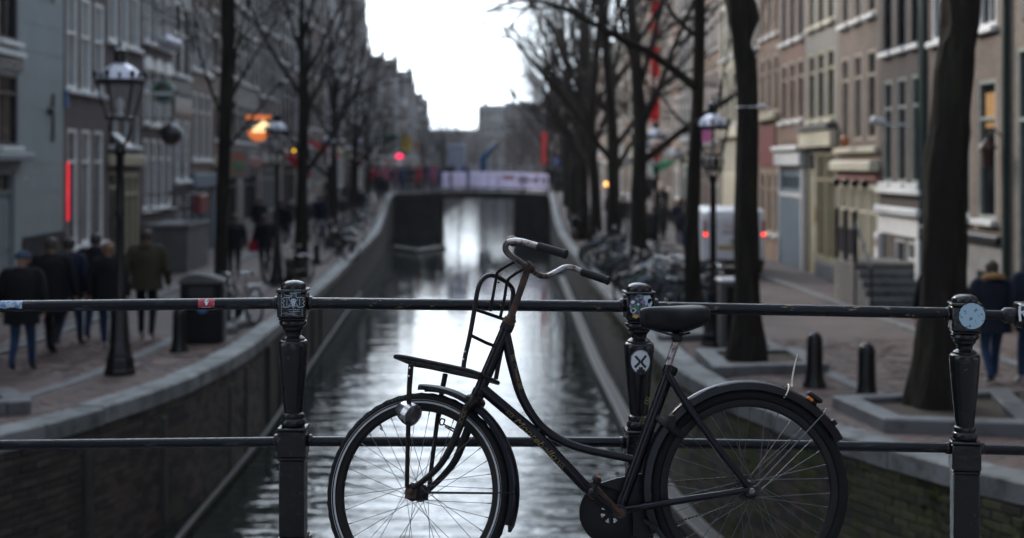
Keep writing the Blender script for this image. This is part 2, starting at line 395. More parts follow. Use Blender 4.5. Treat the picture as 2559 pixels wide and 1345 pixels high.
M['asphalt'] = pm('grey roadway', (.11, .105, .105), .85, var=.2, sc_=2, bump=.3, bsc=50)
M['wallbrick'] = brick('quay brickwork', (.06, .048, .04), (.042, .036, .03), (.05, .048, .042), 'yz', .22, .075, .008, .5, .4, .85)
M['mossbrick'] = pm('mossy quay brick', (.085, .064, .05), .9, rand=.3, col2=(.045, .058, .012), sc_=1.6, thr=(.42, .62), bump=.5, bsc=30)
M['mossbrick2'] = pm('dark quay brick', (.05, .042, .036), .9, rand=.3, col2=(.036, .046, .012), sc_=1.6, thr=(.45, .66), bump=.5, bsc=30)
M['plainbrick'] = pm('dark brown quay brick', (.060, .044, .037), .9, rand=.35, col2=(.035, .034, .024), sc_=1.8, thr=(.45, .65), bump=.5, bsc=30)
M['plainbrick2'] = pm('deep brown quay brick', (.036, .029, .026), .9, rand=.35, var=.3, bump=.5, bsc=30)  # second, darker brown mixed at random among the cafe-side bricks
M['moss'] = pm('moss', (.028, .042, .008), .95, col2=(.07, .085, .016), sc_=9, thr=(.42, .6), bump=.9, bsc=35)
M['timber'] = pm('wet timber', (.035, .03, .026), .6, var=.4, sc_=6, bump=.4, bsc=20)
M['palemetal'] = pm('pale worn edging', (.13, .12, .105), .5, var=.3, sc_=8)
def thin(name, col):
    "thin cloth: half of the light that falls on it comes out at the back"
    m, t, b = _nodes(name); nz = t.nodes.new('ShaderNodeTexNoise'); nz.inputs['Scale'].default_value = 3; mx = t.nodes.new('ShaderNodeMix'); mx.data_type = 'RGBA'; mx.inputs[6].default_value = c4(col, .9); mx.inputs[7].default_value = c4(col, 1.08); t.links.new(nz.outputs['Fac'], mx.inputs[0])
    d = t.nodes.new('ShaderNodeBsdfDiffuse'); l = t.nodes.new('ShaderNodeBsdfTranslucent'); x = t.nodes.new('ShaderNodeMixShader'); x.inputs[0].default_value = .66
    for n_ in (d, l): t.links.new(mx.outputs[2], n_.inputs['Color'])
    t.links.new(d.outputs[0], x.inputs[1]); t.links.new(l.outputs[0], x.inputs[2]); t.links.new(x.outputs[0], t.nodes['Material Output'].inputs['Surface']); t.nodes.remove(b); return m
# water
wm, wt, wb = _nodes('canal water')
wb.inputs['Base Color'].default_value = (.012, .016, .014, 1); wb.inputs['Roughness'].default_value = .035; wb.inputs['IOR'].default_value = 1.34
tc = wt.nodes.new('ShaderNodeTexCoord'); prev = None
for s_, st_, dist, stg in ((1.0, (.3, .9, 1), .03, .5), (1.0, (.75, 2.3, 1), .105, .7), (1.0, (2, 6, 1), .006, .5)):
    mp = wt.nodes.new('ShaderNodeMapping'); mp.inputs['Scale'].default_value = st_; wt.links.new(tc.outputs['Object'], mp.inputs[0])
    nz = wt.nodes.new('ShaderNodeTexNoise'); nz.inputs['Scale'].default_value = s_; nz.inputs['Detail'].default_value = 3; nz.inputs['Distortion'].default_value = .4; wt.links.new(mp.outputs[0], nz.inputs['Vector'])
    bp = wt.nodes.new('ShaderNodeBump'); bp.inputs['Strength'].default_value = stg; bp.inputs['Distance'].default_value = dist; wt.links.new(nz.outputs['Fac'], bp.inputs['Height'])
    if st_[0] > .5:      # ripples run strongest in the reach before the near bridge and die down further away
        sy = wt.nodes.new('ShaderNodeSeparateXYZ'); wt.links.new(tc.outputs['Object'], sy.inputs[0]); mr_ = wt.nodes.new('ShaderNodeMapRange'); mr_.inputs[1].default_value = 17; mr_.inputs[2].default_value = 36; mr_.inputs[3].default_value = stg; mr_.inputs[4].default_value = stg * .12
        wt.links.new(sy.outputs['Y'], mr_.inputs[0]); wt.links.new(mr_.outputs[0], bp.inputs['Strength'])
    if prev: wt.links.new(prev.outputs[0], bp.inputs['Normal'])
    prev = bp
wt.links.new(prev.outputs[0], wb.inputs['Normal'])
M['water'] = wm
mb = MB(); mb.quad((-16, 2, WATER), (14, 2, WATER), (14, 420, WATER), (-16, 420, WATER)); tag(mb.obj('canal_water', wm, smooth=False), 'still grey canal water with small ripples between the quays', kind='structure')
# ground sheets
ys = [5.9 + i * .5 for i in range(60)] + [36 + i * 2 for i in range(100)] + [240, 300, 420, 700, 1200]
streets = {}
for side, nm in ((-1, 'street'), (1, 'street')):
    mb = MB(); prevr = None
    for y in ys:
        e = (xl(y) - .48) if side < 0 else (xr(y) + .48)
        if y > 230: e = side * max(1.0, abs(e) - (y - 230))
        zz = zg(y) - .012; xs = [e, e + side * 2, e + side * 5, e + side * 12, side * 40, side * 900]
        row = [(x, y, zz) for x in xs]
        if prevr:
            for i in range(5):
                q = (prevr[i], prevr[i + 1], row[i + 1], row[i]); mb.quad(*(q if side > 0 else q[::-1]))
        prevr = row
    streets[side] = tag(mb.obj(nm, M['paving'], smooth=False), 'reddish brick street along the quay on the ' + ('cafe side' if side < 0 else 'van side'), kind='structure')
mb = MB(); mb.quad((-900, 260, -1.65), (900, 260, -1.65), (900, 1300, -1.65), (-900, 1300, -1.65)); tag(mb.obj('ground', M['paving'], smooth=False), 'ground at the far end of the canal', kind='structure')
# pavers: the nearest ones single, the others joined
r3 = random.Random(5)
for side in (-1, 1):
    cells = []
    y0, y1 = (14.0, 25) if side < 0 else (11.8, 24)
    row = 0; y = y0
    while y < y1:
        e = (xl(y) - .52) if side < 0 else (xr(y) + .52)
        x = e + side * (.0 if row % 2 else .105); k = 0
        while abs(x - e) < 5.0 and abs(x) < (8.4 if side > 0 else 10.2):
            if abs(x) / y < .385: cells.append((y, x))
            x += side * .208
        y += .104; row += 1
    cells.sort(key=lambda c: c[0])
    def pv(mb, y, x):
        zt = zg(y) + r3.uniform(-.004, .004); a, b = .1, .048; tx, ty = r3.uniform(-.003, .003), r3.uniform(-.002, .002)
        vs = [(sx * a, sy * b, zt - (.0 if k else .03) + sx * tx + sy * ty) for k in (0, 1) for sx, sy in ((-1, -1), (1, -1), (1, 1), (-1, 1))]
        mb.add([(x + p[0], y + p[1], p[2]) for p in vs], [(4, 5, 6, 7)] + [(i, (i + 1) % 4, 4 + (i + 1) % 4, 4 + i) for i in range(4)])
    shared = {}
    for y, x in cells[:300]:
        k = r3.randrange(6)
        if k not in shared:
            mb = MB(); tx, ty = r3.uniform(-.003, .003), r3.uniform(-.002, .002)
            vs = [(sx * .1, sy * .048, -(0 if q else .03) + sx * tx * q + sy * ty * q) for q in (0, 1) for sx, sy in ((-1, -1), (1, -1), (1, 1), (-1, 1))]
            mb.add(vs, [(4, 5, 6, 7)] + [(i, (i + 1) % 4, 4 + (i + 1) % 4, 4 + i) for i in range(4)]); shared[k] = mb.mesh('paver', M['paver' if k % 3 else 'paver2'], smooth=False)
        link('paver', shared[k], streets[side], (x, y, zg(y) + r3.uniform(-.003, .004)))
    for q in (0, 1):
        mb = MB()
        for i, (y, x) in enumerate(cells[300:]):
            if (r3.random() < .35) == bool(q): pv(mb, y, x)
        o = mb.obj('paver', M['paver2' if q else 'paver'], streets[side], smooth=False); o['kind'] = 'stuff'
# pale gutter strips
def strip(fx, y0, y1, w, h, name, mt, label):
    mb = MB(); n = int((y1 - y0) / .8); P = [(fx(lerp(y0, y1, i / n)), lerp(y0, y1, i / n)) for i in range(n + 1)]
    for (xa, ya), (xb, yb) in zip(P, P[1:]):
        za, zb = zg(ya), zg(yb); 
        mb.add([(xa - w / 2, ya, za + h), (xa + w / 2, ya, za + h), (xb + w / 2, yb - .012, zb + h), (xb - w / 2, yb - .012, zb + h), (xa - w / 2, ya, za - .03), (xa + w / 2, ya, za - .03), (xb + w / 2, yb - .012, zb - .03), (xb - w / 2, yb - .012, zb - .03)],
               [(0, 1, 2, 3), (4, 5, 1, 0), (5, 6, 2, 1), (7, 4, 0, 3), (6, 7, 3, 2)])
    return tag(mb.obj(name, mt, smooth=False), label, kind='structure')
strip(lambda y: xl(y) - 1.5, 13, 88, .22, .012, 'gutter_strip', M['kerb'], 'pale stone strip near the cafe-side coping')
strip(lambda y: xl(y) - 3.65, 15, 88, .16, .05, 'kerb', M['kerb'], 'stone kerb in front of the cafe-side houses')
strip(lambda y: xl(y) - 4.05, 15, 88, .12, .012, 'gutter_strip', M['kerb'], 'second stone strip in front of the cafe-side houses')
strip(lambda y: xr(y) + 1.95, 11.5, 88, .2, .012, 'gutter_strip', M['kerb'], 'pale stone strip near the van-side coping')
strip(lambda y: 7.15, 12, 88, .2, .06, 'kerb', M['kerb'], 'stone kerb in front of the van-side houses')
# quay walls with coping stones and single bricks
def resample(edge, y0, y1, step):
    P = smooth([(x, y, 0) for y, x in edge], 8); out = [P[0]]; acc = 0.0; res = []
    for a, b in zip(P, P[1:]):
        d = (b - a).length
        while acc + d >= step and d > 1e-9:
            t = (step - acc) / d; a = a.lerp(b, t); d = (b - a).length; acc = 0.0; res.append(a.copy())
        acc += d
    return [p for p in res if y0 <= p.y <= y1]
r3 = random.Random(9)
for side, edge in ((-1, LE), (1, RE)):
    q = MB(); P = resample(edge, 5.7, 228, .5)
    for a, b in zip(P, P[1:]):
        o = -side * -.07
        A, Bq = a + Vector((side * .07, 0, 0)), b + Vector((side * .07, 0, 0))
        w = [(A.x, A.y, WATER - .6), (Bq.x, Bq.y, WATER - .6), (Bq.x, Bq.y, zg(Bq.y) - .17), (A.x, A.y, zg(A.y) - .17)]
        q.quad(*(w if side < 0 else w[::-1]))
    wall = tag(q.obj('quay_wall', M['wallbrick'], smooth=False), 'brick canal wall under the ' + ('cafe-side' if side < 0 else 'van-side') + ' street', kind='structure')
    C = resample(edge, 5.8, 226, 1.15); rest = MB()
    for i, (a, b) in enumerate(zip(C, C[1:])):
        mb = MB() if a.y < 75 else rest; wd = .37 + .03 * r3.random()
        t = (b - a).normalized(); nrm = Vector((t.y, -t.x, 0)) * side; a2 = a + t * .011; b2 = b - t * .011
        h = .016 * r3.random(); zt = lambda p: zg(p.y) + .03 + h; c = .018
        sec = lambda p: [p + Vector((0, 0, zt(p) - .2)), p + Vector((0, 0, zt(p) - c)), p + nrm * c + Vector((0, 0, zt(p))), p + nrm * wd + Vector((0, 0, zt(p))), p + nrm * wd + Vector((0, 0, zt(p) - .2))]
        s0, s1 = sec(a2), sec(b2); vs = s0 + s1; fs = [(j, j + 1, 6 + j, 5 + j) for j in range(4)] + [(4, 0, 5, 9), (4, 3, 2, 1, 0), (5, 6, 7, 8, 9)]
        if side > 0: fs = [f[::-1] for f in fs]
        mb.add(vs, [f[::-1] for f in fs])
        if mb is not rest: mb.obj('coping_stone', M['coping'], wall, smooth=False)
    rest.obj('coping_stone', M['coping'], wall, smooth=False)['kind'] = 'stuff'
    # bricks
    BR = resample(edge, 10.8 if side > 0 else 13.4, 24, .235); cells = []
    for i, p in enumerate(BR[:-1]):
        for row in range(26):
            zc = zg(p.y) - .22 - row * .088
            if zc > WATER - .1: cells.append((p.y + row * .02, i, row, zc))
    cells.sort(); one = {}; bm_ = ('mossbrick', 'mossbrick2') if side > 0 else ('plainbrick', 'plainbrick2')
    rest = [MB(), MB()]
    for k_, (yy, i, row, zc) in enumerate(cells):
        a, b = BR[i], BR[i + 1]; t = (b - a).normalized(); nrm = Vector((t.y, -t.x, 0)) * side
        c = a.lerp(b, .5 if row % 2 else .98) + nrm * (.055 + r3.uniform(0, .012)); c.z = zc
        if row == 0 or row == 1: c = c - nrm * .0
        m_ = 0 if r3.random() < .6 else 1
        rot = Matrix((t, nrm, Vector((0, 0, 1)))).transposed()
        if side > 0 and k_ < 300 or side < 0 and k_ < 250:
            v_ = r3.randrange(4) * 2 + m_
            if v_ not in one:
                mb = MB(); mb.box((0, 0, 0), (.224 + r3.uniform(-.006, .002), .06, .078), 0, None, .006); one[v_] = mb.mesh('brick', M[bm_[m_]], smooth=False)
            link('brick', one[v_], wall, mat=Matrix.Translation(c) @ rot.to_4x4())
        else: rest[m_].box(c, (.224, .06, .078), 0, rot)
    for m_ in (0, 1): rest[m_].obj('brick', M[bm_[m_]], wall, smooth=False)['kind'] = 'stuff'
    if side > 0:      # moss hanging below the coping
        mb = MB()
        for i in range(2600):
            p = BR[0]; y = r3.uniform(11, 46) ; y = 11 + (y - 11) * r3.random(); x = xr(y) + .045 - r3.uniform(.0, .03); z = zg(y) - .18 - abs(r3.gauss(0, .16)) - .25 * (r3.random() ** 3); s = r3.uniform(.015, .05)
            a = r3.uniform(0, 6.28); d1 = Vector((-.3, cos(a), sin(a))) * s; d2 = Vector((-.5, -sin(a), cos(a))) * s * .7
            mb.add([Vector((x, y, z)) - d1, Vector((x, y, z)) + d2, Vector((x, y, z)) + d1, Vector((x, y, z)) - d2], [(0, 1, 2, 3)])
        tag(mb.obj('moss', M['moss'], smooth=False), 'green moss on the van-side canal wall below the coping', kind='stuff')
# fender beams floating along the walls
def beam(pts, w, h, name, label, mt, edge=True):
    P = smooth(pts, 6); mb = MB(); fr_ = []
    for i, p in enumerate(P):
        t = (P[min(i + 1, len(P) - 1)] - P[max(i - 1, 0)]).normalized(); fr_.append((Vector((t.y, -t.x, 0)), Vector((0, 0, 1))))
    mb.sweep(P, fr_, [(-w / 2, -h / 2), (w / 2, -h / 2), (w / 2, h / 2), (-w / 2, h / 2)]); o = mb.obj(name, mt, smooth=False); tag(o, label, 'beam')
    if edge:
        for s in (-1, 1):
            e = MB(); e.sweep([p + f[0] * s * (w / 2 - .025) + Vector((0, 0, h / 2 + .008)) for p, f in zip(P, fr_)], fr_, [(-.014, -.006), (.014, -.006), (.014, .006), (-.014, .006)]); e.obj('edge_strip', M['palemetal'], o, smooth=False)
    return o
beam([(xr(y) + d, y, WATER + .1) for y, d in ((10, -.6), (13, -.55), (15.5, -.5), (18, -.28), (22, -.25), (26, -.28), (32, -.34), (40, -.3), (56, -.2))], .24, .14, 'fender_beam', 'dark floating timber fender with pale edge strips along the mossy wall', M['timber'])
beam([(x, y, WATER + .1) for y, x in ((11, -3.7), (14, -3.86), (17, -4.0), (21, -4.06), (25, -4.16), (33.5, -4.58), (50, -5.3))], .06, .06, 'fender_beam', 'narrow timber fender along the dark cafe-side wall', M['timber'], False)
for i in range(11):
    y = 14.2 + i * 2.1 + r3.uniform(-.6, .6); mb = MB(); mb.box((0, 0, 0), (.07, r3.uniform(.1, .17), r3.uniform(1.2, 1.6)), 0, None, .01); o = mb.obj('timber_strip', M['timber'], None, (xl(y) + .0, y, zg(y) - .2 - .8), smooth=False); o.parent = [x for x in bpy.data.objects if x.name.startswith('quay_wall')][0]
# near bridge deck (under the bicycle) and its face over the canal
mb = MB(); mb.box((0, 1.2, -.21), (60, 9.0, .56), 0); mb.box((0, 5.0, -.9), (60, 1.2, .8), 0)
tag(mb.obj('bridge_deck', M['stone'], smooth=False), 'stone deck of the bridge that carries the bicycle', kind='structure')
# far bridge
M['darkstone'] = pm('dark masonry', (.035, .032, .03), .85, spec=.2, var=.4, sc_=1.5, bump=.4, bsc=12)  # dark noise-mottled tone for the far bridge's deck and abutments
fb = thing('far_bridge', 'low dark canal bridge far down the canal with white banners on its railing', 'bridge', (-2.5, 93, -.3))
def fbp(mb, name, mt, parent=None, **k): rel(mb, (-2.5, 93, -.3)); return mb.obj(name, mt, parent or fb, **k)
zt = lambda x: -.17 - .0065 * (x + 2.5) ** 2
mb = MB(); n = 20; xs = [-9 + 13.2 * i / n for i in range(n + 1)]
for a, b in zip(xs, xs[1:]):
    for yy0, yy1 in ((90, 98.5),):
        A = [(a, yy0, zt(a)), (b, yy0, zt(b)), (b, yy1, zt(b)), (a, yy1, zt(a))]; A2 = [(x, y, z - .42) for x, y, z in A]
        mb.add(A + A2, [(0, 1, 2, 3), (7, 6, 5, 4), (0, 4, 5, 1), (2, 6, 7, 3)])
fbp(mb, 'deck', M['darkstone'], smooth=False)
mb = MB(); mb.box((-6.25, 94.2, -2.1), (3.1, 8.2, 3.2)); fbp(mb, 'abutment', M['darkstone'], smooth=False)
mb = MB(); mb.box((1.45, 94.2, -2.1), (2.7, 8.2, 3.2)); fbp(mb, 'abutment', M['darkstone'], smooth=False)
for yy in (90.15, 98.3):
    mb = MB(); mb.tube([(x, yy, zt(x) + 1.05) for x in xs], .025, 6); mb.tube([(x, yy, zt(x) + .5) for x in xs], .02, 6); fbp(mb, 'railing_pipe', M['castiron'])
    for i in range(9): mb = MB(); x = -8.6 + i * 1.55; mb.lathe([(.06, 0), (.06, .3), (.035, .35), (.055, .8), (.06, .95), (.06, 1.12), (.03, 1.16)], (x, yy, zt(x)), n=8); fbp(mb, 'railing_post', M['castiron'])
M['banner'] = thin('lilac white banner cloth', (.84, .80, .95))
M['bannerred'] = pm('red banner print', (.45, .10, .14), .8); M['bannerink'] = pm('dark banner print', (.10, .10, .16), .8)
for i, (u0, u1, va, vb) in enumerate(((1105, 1124, 431, 470), (1129, 1166, 430, 469), (1174, 1222, 430, 469), (1223, 1371, 430, 470))):
    mb = MB(); n = 10; P = []
    for j in range(n + 1):
        t = j / n; u = lerp(u0, u1, t); d = (6 if i == 3 else 0) * t * t; a, b = at(u, va + d, 90.05), at(u, vb + d, 90.05); y = .02 * sin(j * 1.7); P.append((a + Vector((0, y, 0)), b + Vector((0, y * 1.5, 0))))
    for (a, b), (c, d) in zip(P, P[1:]): mb.quad(b, d, c, a)
    th = [(Vector(v) + Vector((0, .012, 0))) for v in mb.V]; mb.add(th, [f[::-1] for f in mb.F])
    bo_ = fbp(mb, 'banner', M['banner'])
    if i == 3:
        mb = MB(); yq = 90.0
        for u in range(1256, 1284, 5): mb.box(at(u + 2, 444, yq), (.1, .01, .3))
        fbp(mb, 'red_print', M['bannerred'], bo_, smooth=False)
        mb = MB()
        for k_, u in enumerate(range(1294, 1366, 6)):
            if k_ in (5, 9): continue
            h = .3 + .12 * ((k_ * 7) % 3); mb.box(at(u + 2, 449 + (u - 1290) * .045, yq), (.09, .01, h)); mb.box(at(u + 4, 452 + (u - 1290) * .045 - (k_ % 3) * 5, yq), (.12, .01, .07))
        fbp(mb, 'dark_print', M['bannerink'], bo_, smooth=False)
# floating boom before the far bridge
mb = MB()
for a, b in (((984, 618), (1042, 628)), ((1042, 628), (1112, 617))):
    A, Bv = [at(u, v, F * 4.5 / (v - HV)) for u, v in (a, b)]; mb.tube([A, Bv], .1, 8)
tag(mb.obj('floating_boom', M['palemetal']), 'pale floating boom on the water before the far bridge', 'boom')
# ------------------------------------------------------------------ canal houses
M['b_purple'] = brick('purple brown brick', (.112, .080, .074), (.085, .062, .058), (.10, .092, .088))
M['b_dark'] = brick('dark brown brick', (.092, .068, .060), (.07, .053, .048), (.085, .075, .07))
M['b_brown'] = brick('brown brick', (.195, .138, .108), (.145, .105, .083), (.19, .17, .15))
M['b_red'] = brick('red brown brick', (.235, .122, .088), (.18, .096, .07), (.17, .14, .12))
M['b_orange'] = brick('orange brown brick', (.26, .155, .10), (.20, .122, .084), (.19, .165, .14))
M['b_sand'] = brick('sandy brick', (.25, .20, .155), (.20, .16, .125), (.21, .19, .17))
M['b_grey'] = brick('grey brick', (.17, .155, .14), (.13, .12, .11), (.16, .15, .14))
M['r_grey'] = pm('grey render', (.22, .21, .195), .85, var=.15, sc_=1.2, bump=.15)
M['r_pale'] = pm('pale green grey painted brick', (.24, .275, .275), .75, var=.1, sc_=1.0, bump=.1)
M['r_cream'] = pm('cream render', (.40, .37, .29), .8, var=.12, sc_=1.2, bump=.1)
M['blackwall'] = pm('black painted front', (.022, .022, .024), .5, var=.2)
M['greengrey'] = pm('grey green frames', (.24, .26, .24), .5)
M['olive'] = pm('olive yellow frames', (.34, .30, .18), .5)
M['tan'] = pm('tan frames', (.38, .32, .26), .5)
M['neon'] = emit('red neon tube', (1.0, .02, .04), 1.8)
def xfl(y): return pw([(15, -10.2), (33, -10.6), (46, -11.0), (66, -12.0), (90, -12.6), (130, -12.6), (200, -12.2), (240, -14), (400, -24)], y)
def xfr(y): return pw([(15, 9.2), (26, 8.75), (50, 8.75), (90, 9.3), (130, 9.5), (240, 9), (300, 9)], y)
WC = {}
rh = random.Random(21)
def win_mesh(w, h, style, fm):
    k = (round(w, 2), round(h, 2), style, fm)
    if k in WC: return WC[k]
    mb = MB(); b = {'thin': .05, 'shop': .12}.get(style, .085); d = .09
    mb.box((-w / 2 + b / 2, .055, h / 2), (b, d, h)); mb.box((w / 2 - b / 2, .055, h / 2), (b, d, h))
    mb.box((0, .055, b / 2), (w - 2 * b, d, b)); mb.box((0, .055, h - b / 2), (w - 2 * b, d, b))
    iw = w - 2 * b
    if style in ('sash', 'arch'):
        z = h * .58; mb.box((0, .05, z), (iw, .07, .06)); mb.box((0, .06, (z + h) / 2 + .0), (.035, .05, h - z - b - .03)); mb.box((0, .07, z / 2 + .02), (.03, .05, z - b - .03))
    elif style == 'tall':
        mb.box((0, .055, h * .72), (iw, .07, .07)); 
    elif style == 'shop':
        n = max(2, int(w / .62)); z = h * .74; mb.box((0, .055, z), (iw, .085, .08))
        for i in range(1, n): mb.box((-w / 2 + w * i / n, .06, h / 2), (.12, .075, h - 2 * b))
    elif style == 'six':
        for i in (1, 2): mb.box((-w / 2 + w * i / 3, .06, h / 2), (.035, .05, h - 2 * b))
        for i in (1, 2, 3): mb.box((0, .055, h * i / 4), (iw, .055, .04))
    fr_ = mb.mesh('window', M[fm], smooth=False)
    mb = MB(); mb.box((0, .092, h / 2), (iw, .02, h - 2 * b)); pn = mb.mesh('pane', M['glassd'], smooth=False); pc = pn.copy(); pc.materials.clear(); pc.materials.append(M['curtain'])
    mb = MB(); mb.box((0, -.02, -.055), (w + .14, .22, .11), 0, None, .012); sl = mb.mesh('sill', M['white'], smooth=False)
    WC[k] = (fr_, pn, pc, sl); return WC[k]
class House: pass
def house(side, y0, y1, hgt, wm_, rows, label, gable='flat', extra=None, holes=None, curtain=None, group=None, cross=None, depth=9.0, name='canal_house'):
    curtain = (.12 if side < 0 else .3) if curtain is None else curtain
    L = math.hypot(y1 - y0, 0); zb = zg((y0 + y1) / 2) - .05
    if cross:
        x0, yy, L = cross; pos = Vector((x0, yy, zb)); ang = 0.0
    elif side < 0:
        a, b = Vector((xfl(y0), y0, zb)), Vector((xfl(y1), y1, zb)); pos = a; L = (b - a).length - .03; ang = math.atan2(b.y - a.y, b.x - a.x)
    else:
        a, b = Vector((xfr(y1), y1, zb)), Vector((xfr(y0), y0, zb)); pos = a; L = (b - a).length - .03; ang = math.atan2(b.y - a.y, b.x - a.x)
    ro = thing(name, label, 'house', pos, ang, group)
    ops = []
    for r in rows:
        z0, z1, n, w, fm, st = r[:6]; sill = r[6] if len(r) > 6 else 'white'
        m0 = r[7] if len(r) > 7 else (L - n * w) / (n + 1) * .8
        for i in range(n):
            cx = L / 2 if n == 1 else m0 + w / 2 + (L - 2 * m0 - w) * i / (n - 1)
            ops.append((cx - w / 2, cx + w / 2, z0, z1, fm, st, sill))
    for h in (holes or []): ops.append(h)
    # front wall with real openings
    sx = sorted({0.0, L} | {round(o[0], 4) for o in ops} | {round(o[1], 4) for o in ops}); sz = sorted({0.0, hgt} | {round(o[2], 4) for o in ops} | {round(o[3], 4) for o in ops})
    mb = MB()
    for i in range(len(sx) - 1):
        run = None
        for j in range(len(sz) - 1):
            cx, cz = (sx[i] + sx[i + 1]) / 2, (sz[j] + sz[j + 1]) / 2
            solid = not any(o[0] < cx < o[1] and o[2] < cz < o[3] for o in ops)
            if solid: run = run or sz[j]
            if solid and run is None: run = sz[j]
            if run is None and solid: run = sz[j]
            if solid: mb.quad((sx[i], 0, sz[j]), (sx[i + 1], 0, sz[j]), (sx[i + 1], 0, sz[j + 1]), (sx[i], 0, sz[j + 1]))
    for o in ops:
        a, b, c, d = o[:4]; D = .2
        mb.quad((a, 0, c), (a, 0, d), (a, D, d), (a, D, c)); mb.quad((b, 0, d), (b, 0, c), (b, D, c), (b, D, d)); mb.quad((a, 0, d), (b, 0, d), (b, D, d), (a, D, d)); mb.quad((b, 0, c), (a, 0, c), (a, D, c), (b, D, c)); mb.quad((a, D, c), (b, D, c), (b, D, d), (a, D, d))
    dp = depth
    mb.quad((0, 0, 0), (0, 0, hgt), (0, dp, hgt), (0, dp, 0)); mb.quad((L, 0, hgt), (L, 0, 0), (L, dp, 0), (L, dp, hgt)); mb.quad((0, dp, 0), (0, dp, hgt), (L, dp, hgt), (L, dp, 0))
    if gable in ('step', 'bell', 'point', 'neck'):
        gh = L * .62; mid = L / 2
        if gable == 'step': pr = [(0, 0), (L * .12, 0), (L * .12, gh * .3), (L * .24, gh * .3), (L * .24, gh * .6), (L * .36, gh * .6), (L * .36, gh * .95)]
        elif gable == 'neck': pr = [(0, 0), (L * .06, 0), (L * .22, gh * .25), (L * .3, gh * .3), (L * .3, gh * .9), (L * .34, gh * .95)]
        elif gable == 'bell': pr = [(0, 0), (L * .04, gh * .15), (L * .14, gh * .3), (L * .25, gh * .55), (L * .3, gh * .85), (L * .4, gh * .97)]
        else: pr = [(0, 0), (L * .42, gh * .92), (L * .42, gh)]
        poly = [(a, hgt + b) for a, b in pr] + [(L - a, hgt + b) for a, b in pr[::-1]]
        mb.prism(poly, (0, .35, 0), (1, 0, 0), (0, 0, 1), .35)
    wall_o = mb.obj('wall', wm_, ro, smooth=False)
    mb = MB()
    if gable == 'flat':
        mb.box((L / 2, dp / 2, hgt + .05), (L, dp, .1)); rf = mb.obj('roof', M['slate'], ro, smooth=False)
        mb = MB(); mb.box((L / 2, -.12, hgt - .12), (L + .02, .5, .16), 0, None, .03); mb.box((L / 2, -.05, hgt - .38), (L, .2, .34)); 
        for i in range(int(L / .5)): mb.box((.25 + i * .5, -.16, hgt - .28), (.12, .3, .15))
        mb.obj('cornice', M['offwhite'], ro, smooth=False)
    else:
        gh = L * .55; mb.add([(0, .36, hgt), (L, .36, hgt), (L / 2, .36, hgt + gh), (0, dp, hgt), (L, dp, hgt), (L / 2, dp, hgt + gh)], [(0, 2, 5, 3), (2, 1, 4, 5), (3, 5, 4)]); rf = mb.obj('roof', M['slate'], ro, smooth=False)
        mb = MB(); mb.box((L / 2, .1, hgt + L * .62 + .06), (L * .32, .5, .12)); mb.obj('gable_cap', M['offwhite'], ro, smooth=False)
    mb = MB(); cx = L * rh.uniform(.15, .3); mb.box((cx, dp * .4, hgt + 1.2), (.7, .9, 2.4)); mb.lathe([(.12, 0), (.1, .5)], (cx, dp * .4, hgt + 2.4), n=8); mb.obj('chimney', wm_, rf, smooth=False)
    for o in ops:
        a, b, c, d, fm, st, sill = o[:7]
        if st == 'door':
            w, h = b - a, d - c; mb = MB(); mb.box((0, .12, h * .41), (w - .16, .06, h * .82 - .04)); 
            for q in (-1, 1):
                for zz, hh in ((h * .2, h * .26), (h * .58, h * .36)): mb.box((q * (w - .16) * .235, .085, zz), ((w - .16) * .36, .02, hh), 0, None, .006)
            do = mb.obj('door', M[fm], ro, ((a + b) / 2, 0, c), smooth=False)
            mb = MB(); mb.box((-w / 2 + .04, .1, h / 2), (.08, .1, h)); mb.box((w / 2 - .04, .1, h / 2), (.08, .1, h)); mb.box((0, .1, h - .04), (w - .16, .1, .08)); mb.box((0, .1, h * .84), (w - .16, .1, .08)); mb.obj('frame', M[sill or 'offwhite'], do, smooth=False)
            mb = MB(); mb.box((0, .13, h * .92), (w - .16, .02, h * .16 - .08)); mb.obj('fanlight', M['glassd'], do, smooth=False)
            mb = MB(); mb.ball((w * .3, .07, h * .42), .035, 8, 6); mb.obj('handle', M['brass'], do); continue
        fr_, pn, pc, sl = win_mesh(b - a, d - c, st, fm)
        wo = link('window', fr_, ro, ((a + b) / 2, 0, c))
        link('pane', pc if rh.random() < curtain else pn, wo)
        if sill:
            s_ = link('sill', sl, wo)
            if sill != 'white':
                me = sl.copy(); me.materials.clear(); me.materials.append(M[sill]); s_.data = me
        if st == 'arch':
            w = b - a; mb = MB(); pts = [(-w / 2 - .1, 0)] + [(-(w / 2 + .1) * cos(pi * i / 10), .06 + .34 * sin(pi * i / 10)) for i in range(11)] + [(w / 2 + .1, 0)]
            mb.prism(pts, ((a + b) / 2, .0, d - .02), (1, 0, 0), (0, 0, 1), .07); mb.obj('lintel', M['white'], ro, smooth=False)
    o_ = House(); o_.root = ro; o_.L = L; o_.wall = wall_o
    def bx(name, s0, s1, z0, z1, d0, d1, mt, bev=.0, parent=None):
        mb = MB(); mb.box(((s0 + s1) / 2, (d0 + d1) / 2, (z0 + z1) / 2), (s1 - s0, d1 - d0, z1 - z0), 0, None, bev); return mb.obj(name, M[mt] if isinstance(mt, str) else mt, parent or ro, smooth=False)
    o_.bx = bx
    if extra: extra(o_)
    return o_
